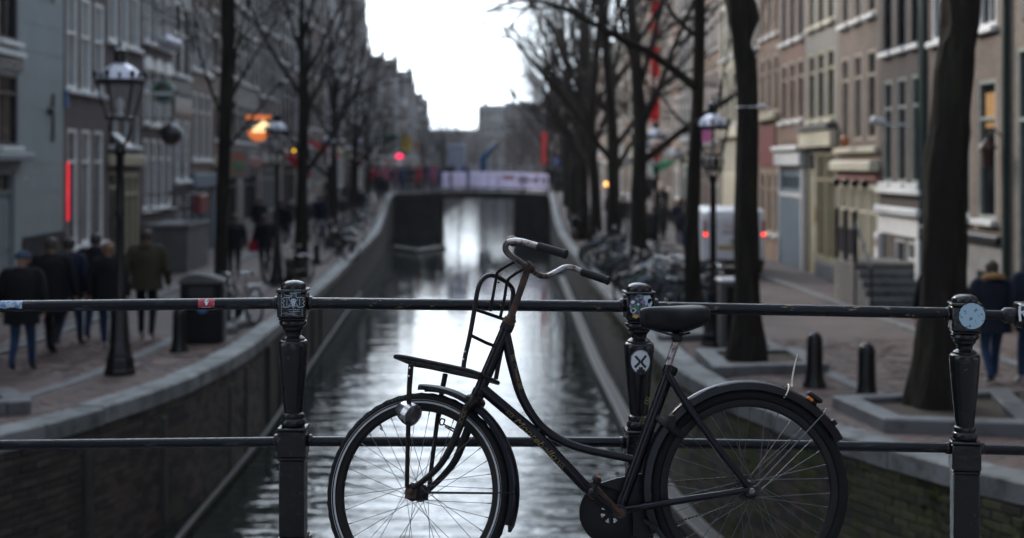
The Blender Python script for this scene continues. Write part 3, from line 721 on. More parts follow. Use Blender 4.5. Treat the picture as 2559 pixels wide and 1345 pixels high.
# --- cafe side
def exA(h):
    s = 4.05; h.bx('plinth', s, h.L, 0, 1.55, -.03, -.003, 'blackpaint'); h.bx('ledge', 0, s, 3.2, 3.36, -.28, -.003, 'greydoor', .02); h.bx('ledge', 0, s, 5.4, 5.52, -.1, -.003, 'offwhite')
    h.bx('frame_panel', 0, s, 5.1, 5.38, -.02, -.003, 'blackpaint')
    mb = MB(); mb.lathe([(0, 0), (.09, .01), (.09, .05), (.05, .12), (0, .12)], (5.9, -.003, 4.35), (0, -1, 0), 12); mb.obj('wall_light', M['blackpaint'], h.root)
    for z in (7.4, 4.2): h.bx('wall_anchor', 6.15, 6.2, z - .55, z + .55, -.05, -.003, 'castiron')
    for i in range(11): h.bx('render_joint', s, h.L - .02, 1.9 + i * .62, 1.9 + i * .62 + .018, -.006, -.002, 'r_pale')
house(-1, 26.6, 33.7, 13, M['r_pale'], [], 'pale grey green painted house front with dark framed windows', 'flat', exA,
      holes=[(.4, 1.6, 5.7, 8.2, 'blackpaint', 'sash', 'offwhite'), (2.5, 3.75, 5.7, 8.2, 'blackpaint', 'sash', 'offwhite'), (2.5, 3.75, 3.5, 5.05, 'blackpaint', 'tall', 'offwhite'), (.4, 1.6, 3.5, 5.05, 'blackpaint', 'tall', 'offwhite'), (2.45, 3.55, .1, 3.0, 'greydoor', 'door', 'greydoor'), (.4, 1.9, .9, 3.0, 'greydoor', 'tall', 'greydoor'), (.5, 1.6, 9.2, 11.6, 'blackpaint', 'sash', 'offwhite'), (2.6, 3.7, 9.2, 11.6, 'blackpaint', 'sash', 'offwhite')])
def exB(h):
    mb = MB(); mb.tube([(.16, -.06, 1.85), (.16, -.06, 3.25)], .012, 8); mb.obj('neon_tube', M['neon'], h.root)
    h.bx('street_sign', .06, .32, 4.55, 4.95, -.04, -.004, 'deepblue'); h.bx('ledge', 0, h.L, 1.0, 1.12, -.1, -.003, 'bluegrey'); h.bx('plinth', 0, h.L, 0, .98, -.035, -.003, 'blackpaint')
house(-1, 33.7, 37.7, 13.4, M['b_purple'], [(5.0, 7.35, 3, .92, 'white', 'sash', 'offwhite', .25), (1.2, 4.05, 3, .86, 'white', 'tall', 'offwhite', .35), (8.6, 10.8, 3, .9, 'offwhite', 'sash', 'offwhite', .25)], 'purple brown brick house with white sash windows and a red neon tube', 'neck', exB)
def exC(h):
    h.bx('fascia', .1, h.L - .1, 3.2, 3.5, -.16, -.003, 'creamdull', .02)
    mb = MB(); mb.prism([(0, 0), (.45, 0), (0, .4)], (1.2, 0, 3.7), (0, -1, 0), (0, 0, 1), .8); mb.obj('lamp_hood', M['blackpaint'], h.root, smooth=False)
house(-1, 37.7, 41.7, 14, M['b_dark'], [(6.55, 9.1, 3, .95, 'white', 'sash', 'white', .2), (3.75, 4.6, 3, .85, 'offwhite', 'thin', 'offwhite', .3), (10, 12, 3, .9, 'white', 'sash', 'white', .3)], 'dark brick house with bright white upper windows behind the big lantern', 'bell', exC,
      holes=[(.3, 1.35, .3, 3.05, 'blackpaint', 'door', 'creamdull'), (1.75, 3.7, .7, 3.0, 'creamdull', 'shop', 'creamdull')])
def exD(h):
    st = h.bx('stoop', .2, 3.6, 0, 1.35, -1.3, -.003, 'stoneplinth', .03); h.bx('coping', .15, 3.65, 1.35, 1.47, -1.35, -.003, 'kerb', .02, st)
    mb = MB()
    for z in (1.9, 2.35): mb.tube([(.25, -.02, z), (.25, -1.27, z), (3.55, -1.27, z), (3.55, -.02, z)], .025, 6)
    for i in range(7): mb.tube([(.25 + i * .55, -1.27, 1.47), (.25 + i * .55, -1.27, 2.4)], .02, 6)
    mb.obj('stoop_railing', M['castiron'], h.root); h.bx('flower_box', 1.2, 2.6, 1.75, 2.3, -1.5, -1.3, 'redpaint', .02)
    for i in range(2): mb = MB(); mb.lathe([(.05, 0), (.2, .05), (.26, .25), (.14, .4), (.06, .45)], (1.6 + i * 1.2, -.4, 6.75), n=10); mb.obj('wall_lantern', M['lampcap'], h.root)
house(-1, 41.7, 46.2, 14.5, M['b_purple'], [(6.9, 9.4, 3, .95, 'white', 'sash', 'white', .3), (4.45, 6.1, 3, .95, 'white', 'arch', 'offwhite', .35), (1.9, 4.0, 4, .75, 'white', 'tall', 'white', .25), (10.4, 12.4, 3, .9, 'white', 'sash', 'white', .3)], 'brick house with white arched windows over a stone stoop', 'step', exD)
def exE(h): h.bx('fascia', 0, h.L, 4.9, 5.5, -.06, -.003, 'blackpaint'); h.bx('ledge', 0, h.L, 5.52, 5.62, -.14, -.003, 'stoneplinth')
house(-1, 46.2, 49.5, 14, M['blackwall'], [(6.2, 8.6, 2, .95, 'blackpaint', 'sash', 'offwhite'), (2.7, 4.7, 2, 1.0, 'offwhite', 'six', 'white'), (.6, 2.3, 2, 1.0, 'offwhite', 'tall', 'offwhite'), (9.6, 11.6, 2, .9, 'offwhite', 'sash', 'offwhite')], 'narrow black painted house front with white window bars', 'flat', exE)
def exF(h):
    h.bx('fascia', 0, h.L, 2.4, 2.9, -.2, -.003, 'bluegrey', .02)
    for s in (.1, h.L / 2 - .15, h.L - .4): h.bx('pilaster', s, s + .3, 0, 2.38, -.12, -.003, 'bluegrey', .01)
house(-1, 49.5, 54.2, 13.5, M['b_brown'], [(6.6, 8.9, 3, .95, 'offwhite', 'sash', 'white'), (3.4, 5.8, 3, .95, 'offwhite', 'tall', 'white'), (10, 12, 3, .9, 'offwhite', 'sash', 'white')], 'brown brick house with a pale blue shop front', 'point', exF,
      holes=[(.55, 1.9, .4, 2.3, 'bluegrey', 'shop', None), (2.7, 4.0, .4, 2.3, 'bluegrey', 'shop', None)])
# --- van side
def ex1(h):
    h.bx('cornice_board', 1.4, h.L, 5.35, 5.75, -.3, -.003, 'stoneplinth', .04); h.bx('cornice_board', 1.5, h.L, 5.1, 5.34, -.16, -.003, 'creamdull', .02)
    fb_ = h.bx('flower_box', h.L - 1.4, h.L - .3, 2.35, 2.6, -.45, -.02, 'blackpaint', .02); mb = MB(); r_ = random.Random(2)
    for i in range(70):
        p = Vector((h.L - .85 + r_.gauss(0, .28), -.24 + r_.gauss(0, .07), 2.68 + abs(r_.gauss(0, .08)))); s = .05; mb.add([p + Vector((r_.uniform(-s, s), r_.uniform(-s, s), r_.uniform(-s, s))) for _ in range(3)], [(0, 1, 2)])
    mb.obj('plants', pm('grey leafed plants', (.12, .12, .09), .9), fb_, smooth=False)
    h.bx('drainpipe', .12, .22, 0, 9, -.12, -.01, 'greenpaint')
house(1, 19.4, 25.3, 12.5, M['b_sand'], [(6.6, 8.9, 4, .95, 'offwhite', 'sash', 'offwhite')], 'light sandy brick house with a big cornice over its ground floor window', 'flat', ex1,
      holes=[(.5, 2.0, .5, 5.0, 'greengrey', 'tall', None), (2.4, 3.6, .3, 5.0, 'greengrey', 'door', 'greengrey'), (4.0, 5.6, .8, 5.0, 'greengrey', 'tall', None)])
def ex2(h):
    h.bx('plinth', 0, h.L, 0, 1.62, -.05, -.003, 'stone'); h.bx('ledge', 0, h.L, 1.63, 1.78, -.16, -.003, 'blackpaint', .02)
    h.bx('basement_window', h.L - 1.3, h.L - .5, .3, 1.1, -.07, -.052, 'blackpaint')
    yp = h.bx('yellow_panel', h.L - 1.2, h.L - .62, 3.75, 4.4, .066, .08, pm('yellow orange window panel', (.45, .22, .05), .5, var=.2)); 
    mb = MB(); c = (h.L - .1, -.28, 3.35); mb.lathe([(.02, -.36), (.10, -.32), (.13, -.02), (.17, .0), (.15, .05), (.05, .16), (.02, .22)], c, n=6); mb.tube([(c[0], -.28, 3.6), (c[0], -.15, 3.7), (c[0], 0, 3.55)], .018, 6); mb.obj('wall_lantern', M['rust'], h.root, ang=20)
    mb = MB(); r_ = random.Random(4)
    h.bx('red_tag', 1.5, 1.75, 1.05, 1.4, -.055, -.0515, pm('faded pink sprayed mark', (.35, .13, .14), .8))
    h.bx('drainpipe', .02, .12, 0, 10, -.11, -.01, 'greenpaint')
house(1, 25.3, 30.1, 12.8, M['b_brown'], [(5.6, 7.9, 3, .95, 'offwhite', 'sash', 'white', .45), (2.05, 4.65, 3, 1.0, 'greengrey', 'tall', 'offwhite', .45), (9, 11, 3, .9, 'offwhite', 'sash', 'white', .45)], 'brown brick house with a yellow window panel and a wall lantern', 'neck', ex2)
def ex3(h):
    h.bx('sill_band', 0, h.L, 2.48, 2.6, -.16, -.003, 'white', .015); h.bx('cornice_board', 0, h.L, 2.0, 2.18, -.18, -.003, 'offwhite', .03); h.bx('white_panel', 0, h.L, 1.55, 1.98, -.06, -.003, 'white')
    for s in (0, h.L - .3): h.bx('pilaster', s, s + .3, 0, 1.53, -.14, -.003, 'white', .01)
    st = h.bx('stoop', 1.15, 3.0, 0, 1.0, -1.35, -.003, 'b_grey', .02)
    for i in range(5): h.bx('step', 3.0 + i * .28, 3.0 + (i + 1) * .28, 0, .84 - i * .17, -1.3, -.003, 'kerb', .01, st)
    mb = MB(); mb.box((2.1, -1.3, 1.45), (1.8, .04, .55)); [mb.tube([(x, -1.3, 1.0), (x, -1.3, 2.15)], .05, 8) for x in (1.25, 2.1, 2.95)]; mb.tube([(2.95, -1.3, 1.9), (4.3, -1.3, 1.0), (4.3, -1.3, .1)], .03, 6); mb.obj('stoop_railing', M['blackpaint'], h.root, smooth=False)
    h.bx('red_plate', .08, .22, 1.2, 1.4, -.155, -.142, 'redpaint')
    mb = MB(); mb.box((3.35, -.5, 4.0), (.05, .55, .07)); mb.lathe([(.07, 0), (.09, .05), (.09, .3), (.03, .34)], (3.35, -.75, 4.02), (0, -1, .3), 10); mb.obj('camera', M['offwhite'], h.root)
    h.bx('drainpipe', h.L - .1, h.L - .01, 0, 12, -.12, -.01, 'greenpaint')
house(1, 30.1, 33.8, 13.5, M['b_dark'], [(5.75, 8.2, 3, .78, 'blackpaint', 'tall', 'white', .28), (2.72, 5.1, 3, .78, 'greengrey', 'tall', 'white', .28), (9.3, 11.4, 3, .75, 'blackpaint', 'sash', 'white', .28)], 'dark brick house with thick white sills and a brick stoop with black railing', 'flat', ex3,
      holes=[(1.3, 2.1, .25, 1.45, 'white', 'thin', None), (2.3, 3.1, 1.02, 1.45, 'white', 'thin', None)])
def ex4(h):
    h.bx('sill_band', 0, h.L, 3.48, 3.62, -.14, -.003, 'cream', .015); h.bx('cornice_board', .1, h.L, 3.02, 3.28, -.26, -.003, 'cream', .03); h.bx('red_fascia', .2, h.L - .1, 2.8, 3.0, -.08, -.003, pm('faded red fascia', (.30, .12, .10), .6))
    for i in range(5): h.bx('plinth_block', .15 + i * (h.L - .5) / 4, .4 + i * (h.L - .5) / 4, 0, .42, -.1, -.003, 'blackpaint')
    for i in range(4): mb = MB(); mb.ball((.7 + i * 1.0, -.2, 2.72), .11, 8, 6); mb.obj('hanging_lamp', M['castiron'], h.root)
    mb = MB(); mb.lathe([(.05, 0), (.11, .05), (.12, .22), (.04, .3)], (2.1, -.3, 3.62), n=8); mb.obj('orange_lamp', pm('orange lamp', (.4, .12, .03), .4), h.root)
house(1, 33.8, 38.2, 13.2, M['b_brown'], [(6.85, 9.2, 3, .85, 'tan', 'tall', 'white', .4), (3.8, 6.0, 3, .85, 'tan', 'tall', None, .4), (10.2, 12, 3, .8, 'offwhite', 'sash', 'white', .4)], 'brown brick house with cream and green glazed doors on the ground floor', 'bell', ex4,
      holes=[(.2, 1.2, .06, 2.7, 'cream', 'shop', None), (1.25, 2.2, .06, 2.7, 'cream', 'shop', None), (2.25, 3.2, .06, 2.7, 'cream', 'shop', None), (3.25, 4.2, .06, 2.7, 'cream', 'shop', None)])
def ex5(h): h.bx('fascia', 0, h.L, 3.72, 4.18, -.22, -.003, 'cream', .02); h.bx('gutter', 0, h.L, 4.2, 4.36, -.3, -.003, 'stoneplinth', .02); h.bx('plinth', 1.5, h.L, 0, .5, -.05, -.003, 'stone'); h.bx('red_plate', 1.35, 1.48, 1.6, 2.0, -.02, -.003, 'redpaint')
house(1, 38.2, 42.4, 13.6, M['r_grey'], [(7.2, 9.4, 3, .85, 'olive', 'tall', 'cream', .4), (4.5, 6.45, 3, .85, 'olive', 'tall', 'cream', .4), (10.4, 12.3, 3, .8, 'olive', 'sash', 'cream', .4)], 'grey rendered house with a cream fascia and olive yellow shop windows', 'flat', ex5,
      holes=[(.2, 1.25, .06, 3.6, 'creamdull', 'door', 'creamdull'), (1.5, 2.7, .55, 3.6, 'olive', 'shop', None), (2.75, 3.95, .55, 3.6, 'olive', 'shop', None)], curtain=.2)
def ex6(h):
    h.bx('red_panel', .2, h.L - .1, 3.95, 4.5, -.03, -.003, 'b_red'); h.bx('cornice_board', 0, h.L, 3.65, 3.8, -.3, -.003, 'offwhite', .03); h.bx('fascia', 0, h.L, 3.2, 3.6, -.2, -.003, 'offwhite', .02)
    for i in range(9): h.bx('door_slat', .3 + i * .38, .3 + i * .38 + .33, .05, 2.2, -.02, -.003, 'bluegrey', .008)
    h.bx('door_frame', .1, .28, 0, 3.15, -.08, -.003, 'offwhite'); h.bx('door_frame', h.L - .3, h.L - .1, 0, 3.15, -.08, -.003, 'offwhite'); h.bx('door_transom', .28, h.L - .3, 2.22, 2.34, -.06, -.003, 'offwhite')
house(1, 42.4, 46.5, 13.8, M['b_red'], [(7.1, 9.4, 3, .85, 'greengrey', 'tall', 'white', .3), (4.6, 6.45, 3, .85, 'tan', 'tall', 'white', .3), (10.5, 12.3, 3, .8, 'offwhite', 'sash', 'white', .3)], 'red brown brick house with pale blue slatted garage doors', 'step', ex6, holes=[(.3, 3.7, 2.36, 3.1, 'bluegrey', 'shop', None)])
def ex7(h): h.bx('red_board', .3, h.L - .6, 3.2, 4.5, -.05, -.003, 'redpaint'); h.bx('ledge', 0, h.L, 4.72, 4.95, -.2, -.003, 'creamdull', .02)
house(1, 46.5, 50.3, 13.4, M['b_orange'], [(7.6, 9.8, 3, .7, 'tan', 'tall', 'white', .25), (5.0, 6.9, 3, .7, 'tan', 'tall', None, .25), (.9, 3.0, 3, .7, 'tan', 'tall', 'offwhite', .25), (10.8, 12.4, 3, .7, 'tan', 'sash', 'white', .25)], 'narrow orange brown brick house with a dark red board above its windows', 'neck', ex7)
house(1, 50.3, 54.2, 13.4, M['b_brown'], [(7.4, 9.6, 3, .7, 'offwhite', 'sash', 'white'), (4.2, 6.4, 3, .7, 'offwhite', 'sash', 'white'), (.8, 3.2, 2, 1.0, 'blackpaint', 'shop', None), (10.6, 12.2, 3, .7, 'offwhite', 'sash', 'white')], 'brown brick house behind the burled tree trunk', 'point')
def ex9(h): h.bx('fascia', 0, h.L, 4.3, 4.7, -.2, -.003, 'cream', .02); h.bx('white_board', 1.2, h.L - 1.2, .95, 2.9, -.06, -.003, 'cream', .01)
house(1, 54.2, 61, 14.2, M['r_cream'], [(7.6, 9.8, 4, .8, 'greenpaint', 'sash', 'white'), (4.9, 6.9, 4, .8, 'greenpaint', 'tall', 'white'), (10.9, 12.8, 4, .8, 'greenpaint', 'sash', 'white')], 'cream painted house with dark green window frames', 'flat', ex9, holes=[(.3, 1.1, .1, 4.2, 'greenpaint', 'shop', None), (5.5, 6.4, .1, 4.2, 'greenpaint', 'door', 'white')])
# --- the rows further down
adj = [('b_purple', 'purple brown'), ('b_brown', 'brown'), ('b_dark', 'dark'), ('b_red', 'red brown'), ('b_grey', 'grey'), ('r_grey', 'grey rendered'), ('b_sand', 'sandy'), ('b_orange', 'orange brown'), ('r_cream', 'cream')]
ordn = ['first', 'second', 'third', 'fourth', 'fifth', 'sixth', 'seventh', 'eighth', 'ninth', 'tenth', 'eleventh', 'twelfth', 'thirteenth', 'fourteenth', 'fifteenth', 'sixteenth', 'seventeenth', 'eighteenth', 'nineteenth', 'twentieth', 'twenty-first', 'twenty-second', 'twenty-third', 'twenty-fourth', 'twenty-fifth', 'twenty-sixth', 'twenty-seventh', 'twenty-eighth', 'twenty-ninth', 'thirtieth', 'thirty-first', 'thirty-second'] + ['next distant one'] * 60
for side, y in ((-1, 54.2), (1, 61.0)):
    i = 0
    while y < (390 if side < 0 else 280):
        w = rh.uniform(4.6, 7.5); n = 3 if w < 6.3 else 4
        pal = [0, 1, 2, 2, 0, 4, 5] if side < 0 else [1, 3, 4, 6, 7, 5, 8]
        mk_, nm = adj[pal[rh.randrange(7)]]; g = rh.choice(['flat', 'step', 'bell', 'neck', 'point', 'flat']); hh = (rh.uniform(12.2, 14.8) if side < 0 else rh.uniform(12.5, 14.5)) * (1 if y < 120 else .84 if y < 200 else .74)
        fm = rh.choice(['offwhite', 'white', 'offwhite', 'greengrey', 'tan'] if side > 0 else ['offwhite', 'white', 'blackpaint', 'greengrey'])
        ww = .9; rows = [(hh - 2.6, hh - .9, n, ww * .9, fm, 'sash', 'offwhite'), (hh - 5.9, hh - 3.6, n, ww, fm, 'sash', 'offwhite'), (hh - 8.6 if hh < 11.3 else 4.2, hh - 6.8, n, ww, fm, 'tall', 'offwhite')] if hh > 12.1 else [(hh - 2.6, hh - .9, n, ww * .9, fm, 'sash', 'offwhite'), (4.0, hh - 3.6, n, ww, fm, 'tall', 'offwhite')]
        where = 'before the far bridge' if y < 88 else 'beyond the far bridge'
        bank = 'cafe side' if side < 0 else 'van side'; after = 'pale blue shop front' if side < 0 else 'cream green-framed house'
        def exg(h, g=g): h.bx('fascia', .1, h.L - .1, 3.1, 3.55, -.22, -.003, rh.choice(['offwhite', 'greengrey', 'bluegrey', 'redpaint', 'blackpaint', 'creamdull']), .02)
        house(side, y, y + w, hh, M[mk_], rows, (f'{nm} canal house, {ordn[i]} past the {after}' if i < 32 else f'{nm} canal house at the very far end of the {bank} row'), g, exg, group=f'houses further down the {bank}', holes=[(.35, 1.4, .1, 2.9, rh.choice(['blackpaint', 'greenpaint', 'redpaint']), 'door', 'offwhite'), (1.8, w - .5, .7, 2.9, fm, 'shop', None)])
        y += w; i += 1
for x0, yy, L, hh, mk_, lab, g in ((-27, 421, 20, 13.4, 'b_grey', 'low grey house closing the far end of the canal under the sky gap', 'flat'), (-7.2, 300, 5.8, 15.6, 'r_grey', 'tall pale house closing the canal beyond the lone tree', 'flat'), (-1.5, 300.4, 7.0, 16.2, 'b_purple', 'tall dark brick house closing the canal', 'flat'), (5.4, 300, 10, 15.5, 'b_brown', 'tall brown house closing the canal beside the van-side row', 'point')):
    house(0, yy, yy + 4, hh, M[mk_], [(hh - 2.8, hh - 1, 4, .9, 'offwhite', 'sash', 'offwhite'), (hh - 6, hh - 3.8, 4, .9, 'offwhite', 'sash', 'offwhite'), (1, 3, 3, 1.1, 'offwhite', 'shop', None)], lab, g, cross=(x0, yy, L))

# --- the rows go on beside and behind the camera's bridge
for side, spans in ((-1, ((19.6, 26.6), (13, 19.6), (6.4, 13), (-16, -6), (-27, -16))), (1, ((13, 19.4), (6.4, 13), (-16, -6), (-27, -16)))):
    for i, (y2, y) in enumerate(spans):
        nm = ('b_brown', 'b_purple', 'b_grey', 'b_red')[i % 4]
        house(side, y2, y, 13.0 + (i % 3) * .6, M[nm], [(9.5, 11.6, 4, .95, 'offwhite', 'sash', 'offwhite'), (5.8, 8.2, 4, .95, 'offwhite', 'sash', 'offwhite'), (1.0, 4.2, 4, 1.0, 'offwhite', 'tall', 'offwhite')], f"{('brown', 'purple brown', 'grey', 'red brown')[i % 4]} house beside the near bridge, {ordn[i]} from the {'pale corner house' if side < 0 else 'sandy house'}", 'flat')
# ------------------------------------------------------------------ bare elms
class Grow:
    def __init__(s, seed): s.r = random.Random(seed); s.trunk = MB(); s.crown = MB(); s.segs = 0
    def limb(s, p, d, L, r, lvl, mx, up=.25, wig=.16):
        n = 4 if lvl < 3 else 3; pts = [p.copy()]; rs = [r]; q = p.copy(); dd = d.normalized()
        for i in range(n):
            dd = (dd + Vector((s.r.gauss(0, wig), s.r.gauss(0, wig), s.r.gauss(0, wig) + up * .25))).normalized(); q = q + dd * L / n; pts.append(q.copy()); rs.append(r * (1 - .62 * (i + 1) / n))
        sides = 8 if lvl == 0 else 6 if lvl == 1 else 4 if lvl == 2 else 3
        (s.trunk if lvl <= 0 else s.crown).tube(pts, rs, sides, caps=False); s.segs += n
        if lvl >= mx: return
        k = {0: 5, 1: 4, 2: 5, 3: 6}.get(lvl, 3)
        for i in range(k):
            t = .25 + .75 * (i + s.r.random()) / k; j = min(n - 1, int(t * n)); f = t * n - j; b = pts[j].lerp(pts[j + 1], f); rr = lerp(rs[j], rs[j + 1], f) * .62
            ax = (pts[j + 1] - pts[j]).normalized(); sd = ax.orthogonal().normalized(); sd.rotate(Quaternion(ax, s.r.uniform(0, 6.283)))
            nd = ax * .75 + sd * s.r.uniform(.45, .85) + Vector((0, 0, .12 if lvl < 3 else -.02)); s.limb(b, nd, L * s.r.uniform(.45, .68), max(rr * (.7 if lvl >= 2 else 1), .0055), lvl + 1, mx, up, wig)
def trunk_tube(mb, pts, rs, seed=0, burls=(), n=18):
    rr = random.Random(seed); P = smooth(pts, 6); k = len(P); R_ = [pw([(i / (len(rs) - 1), q) for i, q in enumerate(rs)], j / (k - 1)) for j in range(k)]
    vs = []; ph = [rr.uniform(0, 6.28) for _ in range(5)]
    for i, p in enumerate(P):
        for j in range(n):
            a = 2 * pi * j / n; f = 1 + rr.uniform(-.035, .035) + .025 * sin(9 * a + ph[4] + sin(i * .5)) + .05 * sin(3 * a + ph[0] + i * .2) + .035 * sin(5 * a + ph[1] - i * .33) + .03 * sin(i * .9 + ph[2] + 2 * a)
            if i < 5: f *= 1 + (5 - i) * .045 * (1 + .5 * sin(4 * a + ph[3]))
            v = p + Vector((cos(a), sin(a), 0)) * R_[i] * f
            for bc, br, bs in burls:
                dv = v - bc; g = math.exp(-dv.length_squared / (br * br)); v = v + Vector((dv.x, dv.y, dv.z * .3)).normalized() * bs * g if dv.length > 1e-4 else v
            vs.append(v)
    mb.add(vs, [(i * n + j, i * n + (j + 1) % n, (i + 1) * n + (j + 1) % n, (i + 1) * n + j) for i in range(k - 1) for j in range(n)]); return P, R_
def far_elm(seed, Ht=13.0, r0=.2, first=4.2, mx=4):
    g = Grow(seed); top = Vector((g.r.uniform(-.5, .5), g.r.uniform(-.5, .5), Ht * .62))
    P, R_ = trunk_tube(g.trunk, [(0, 0, -.1), (g.r.uniform(-.08, .08), 0, 2), (g.r.uniform(-.15, .15), .1, 4.5), top], [r0 * 1.15, r0, r0 * .85, r0 * .5], seed, n=10)
    k = 8
    for i in range(k):
        t = (first + (top.z - first) * i / (k - 1)) / top.z; j = min(len(P) - 2, int(t * (len(P) - 1))); a = i * 2.4 + g.r.uniform(-.4, .4); d = Vector((cos(a) * .75, sin(a) * .75, .8 + .4 * i / k))
        g.limb(P[j], d, Ht * g.r.uniform(.28, .4), R_[j] * .55, 1, mx)
    g.limb(P[-1], Vector((.1, 0, 1)), Ht * .36, R_[-1] * .9, 1, mx)
    return g.trunk.mesh('trunk', M['bark'], ang=70), g.crown.mesh('crown', M['twig'], ang=80)
ELM = [far_elm(s, 13 + s % 3, .19 + .02 * (s % 2)) for s in (3, 8, 14)] + [far_elm(s, 13, .19, mx=3) for s in (5, 11)]
def place_elm(k, x, y, rz, label, group, sc3=1.0, cat='tree'):
    t = thing('elm_tree', label, cat, (x, y, zg(y)), rz, group, sc3); link('trunk', ELM[k][0], t); link('crown', ELM[k][1], t); return t
ordt = ['third', 'fourth', 'fifth', 'sixth', 'seventh', 'eighth', 'ninth', 'tenth', 'eleventh', 'twelfth', 'thirteenth', 'fourteenth', 'fifteenth', 'sixteenth']
# named trees in the near part of the street
def near_tree(label, pts, rs, limbs, seed, burls=(), crown=True, mx=4):
    b = Vector(pts[0]); t = thing('elm_tree', label, 'tree', b, 0); g = Grow(seed)
    P, R_ = trunk_tube(g.trunk, [Vector(p) - b for p in pts], rs, seed, [(Vector(c) - b, r, s) for c, r, s in burls], 36)
    for lp, r in limbs:
        q = smooth([Vector(p) - b for p in lp], 5); g.trunk.tube(q, [r, r * .75, r * .5, r * .25], 8)
        for i in range(7):
            j = int(len(q) * (.35 + .6 * i / 7)); ax = (q[min(j + 1, len(q) - 1)] - q[j - 1]).normalized(); sd = ax.orthogonal(); sd.rotate(Quaternion(ax, g.r.uniform(0, 6.28))); g.limb(q[j], ax * .7 + sd * .6, g.r.uniform(1.2, 2.2), r * .3, 2, mx)
    if crown:
        for i in range(5):
            a = i * 2.4 + g.r.uniform(-.3, .3); j = len(P) - 1 - (i % 3); g.limb(P[j], Vector((cos(a) * .5, sin(a) * .5, 1.0)), g.r.uniform(3.0, 4.0), R_[j] * .5, 1, 3)
    tr = g.trunk.obj('trunk', M['bark'], t, ang=75); g.crown.obj('crown', M['twig'], t, ang=80); return t
G = lambda u, v: ground(u, v)
def V3(u, v, y): return at(u, v, y)
b1 = G(2345, 1032); y1 = b1.y
near_tree('thick dark elm trunk standing in the kerbed bed next to the round sticker post', [b1 - Vector((0, 0, .1)), V3(2346, 860, y1), V3(2355, 712, y1), V3(2364, 450, y1), V3(2378, 280, y1), V3(2390, 130, y1), V3(2402, 0, y1), V3(2425, -420, y1)], [.33, .27, .25, .235, .215, .215, .21, .17], [([V3(2412, 0, y1), V3(2390, -200, y1 + .3), V3(2300, -420, y1 + .8), V3(2150, -700, y1 + 1.4)], .13), ([V3(2420, 0, y1), V3(2470, -250, y1 - .3), V3(2600, -500, y1 - 1)], .12)], 31, [(V3(2346, 62, y1 - .05), .17, .10), (V3(2330, 400, y1), .2, .03)])
b2 = G(1867, 912); y2 = b2.y
near_tree('elm trunk with a large burl and a white rag tied round it', [b2 - Vector((0, 0, .1)), V3(1868, 760, y2), V3(1866, 520, y2), V3(1868, 330, y2), V3(1862, 160, y2), V3(1850, 20, y2), V3(1838, -140, y2), V3(1830, -420, y2)], [.255, .19, .168, .152, .155, .2, .19, .15], [([V3(1842, 30, y2), V3(1815, -90, y2), V3(1740, -260, y2 + .4), V3(1600, -420, y2 + 1)], .11), ([V3(1858, 0, y2), V3(1900, -160, y2), V3(2000, -380, y2 + .6)], .10)], 33, [(V3(1893, 115, y2 - .05), .2, .16), (V3(1880, 40, y2), .2, .08)])
mb = MB(); c = V3(1868, 268, y2); mb.torus(c, (0, 0, 1), .163, .008, 24, 6, flat=1.2); mb.tube(smooth([c + Vector((.1, -.14, .0)), c + Vector((.17, -.16, .02)), c + Vector((.24, -.15, -.01)), c + Vector((.32, -.14, -.035))], 4), [.02, .032, .025, .01], 6); tag(mb.obj('rag', M['white']), 'white rag knotted round the burled elm trunk', 'rag')
b3 = Vector((at(1738, 828, 25.6).x, 25.6, zg(25.6))); y3 = 25.6
near_tree('slim elm with a long branch arching out over the canal', [b3 - Vector((0, 0, .1)), V3(1730, 600, y3), V3(1736, 400, y3), V3(1745, 220, y3), V3(1748, 40, y3), V3(1746, -160, y3), V3(1760, -420, y3)], [.16, .128, .118, .108, .1, .095, .08],
  [([V3(1742, 222, y3), V3(1690, 180, y3), V3(1620, 130, y3 - .3), V3(1550, 96, y3 - .6), V3(1470, 52, y3 - 1), V3(1390, 14, y3 - 1.3), V3(1300, 0, y3 - 1.6), V3(1215, 30, y3 - 1.8)], .085), ([V3(1748, 95, y3), V3(1715, 70, y3), V3(1670, 20, y3), V3(1630, -50, y3)], .06), ([V3(1744, 330, y3), V3(1700, 300, y3 + .5), V3(1650, 240, y3 + 1), V3(1600, 200, y3 + 1.5)], .035)], 35)
b4 = Vector((at(556, 820, 26.4).x, 26.4, zg(26.4))); y4 = 26.4
near_tree('slim elm rising behind the dark litter bin', [b4 - Vector((0, 0, .1)), V3(553, 640, y4), V3(558, 430, y4), V3(566, 230, y4), V3(570, 40, y4), V3(566, -160, y4), V3(560, -380, y4)], [.15, .115, .115, .12, .125, .11, .08],
  [([V3(560, 300, y4), V3(530, 230, y4), V3(500, 130, y4), V3(480, -40, y4)], .035), ([V3(566, 270, y4), V3(600, 200, y4 + .4), V3(650, 120, y4 + .8), V3(720, -10, y4 + 1.2)], .045), ([V3(568, 240, y4), V3(590, 130, y4), V3(625, -20, y4)], .045), ([V3(560, 380, y4), V3(610, 320, y4 + .5), V3(680, 230, y4 + 1), V3(750, 150, y4 + 1.5)], .035)], 37)
i = 0
for (x, y, s) in ((3.3, 37, 1.0), (3.2, 44.5, 1.05), (3.1, 52.5, 1.05), (3.0, 60, 1.05), (3.0, 67, 1.1), (3.1, 74, 1.1), (3.2, 82, 1.1), (3.9, 102, 1.0), (4.0, 111, 1.05), (4.0, 121, 1.0), (4.0, 132, 1.0), (3.8, 145, 1.0), (3.8, 160, 1.0)):
    place_elm(i % 3, x, y, 1.3 * i, f'bare elm on the van-side quay, {ordt[i]} from the burled trunk', 'elms along the van-side quay', s); i += 1
i = 0
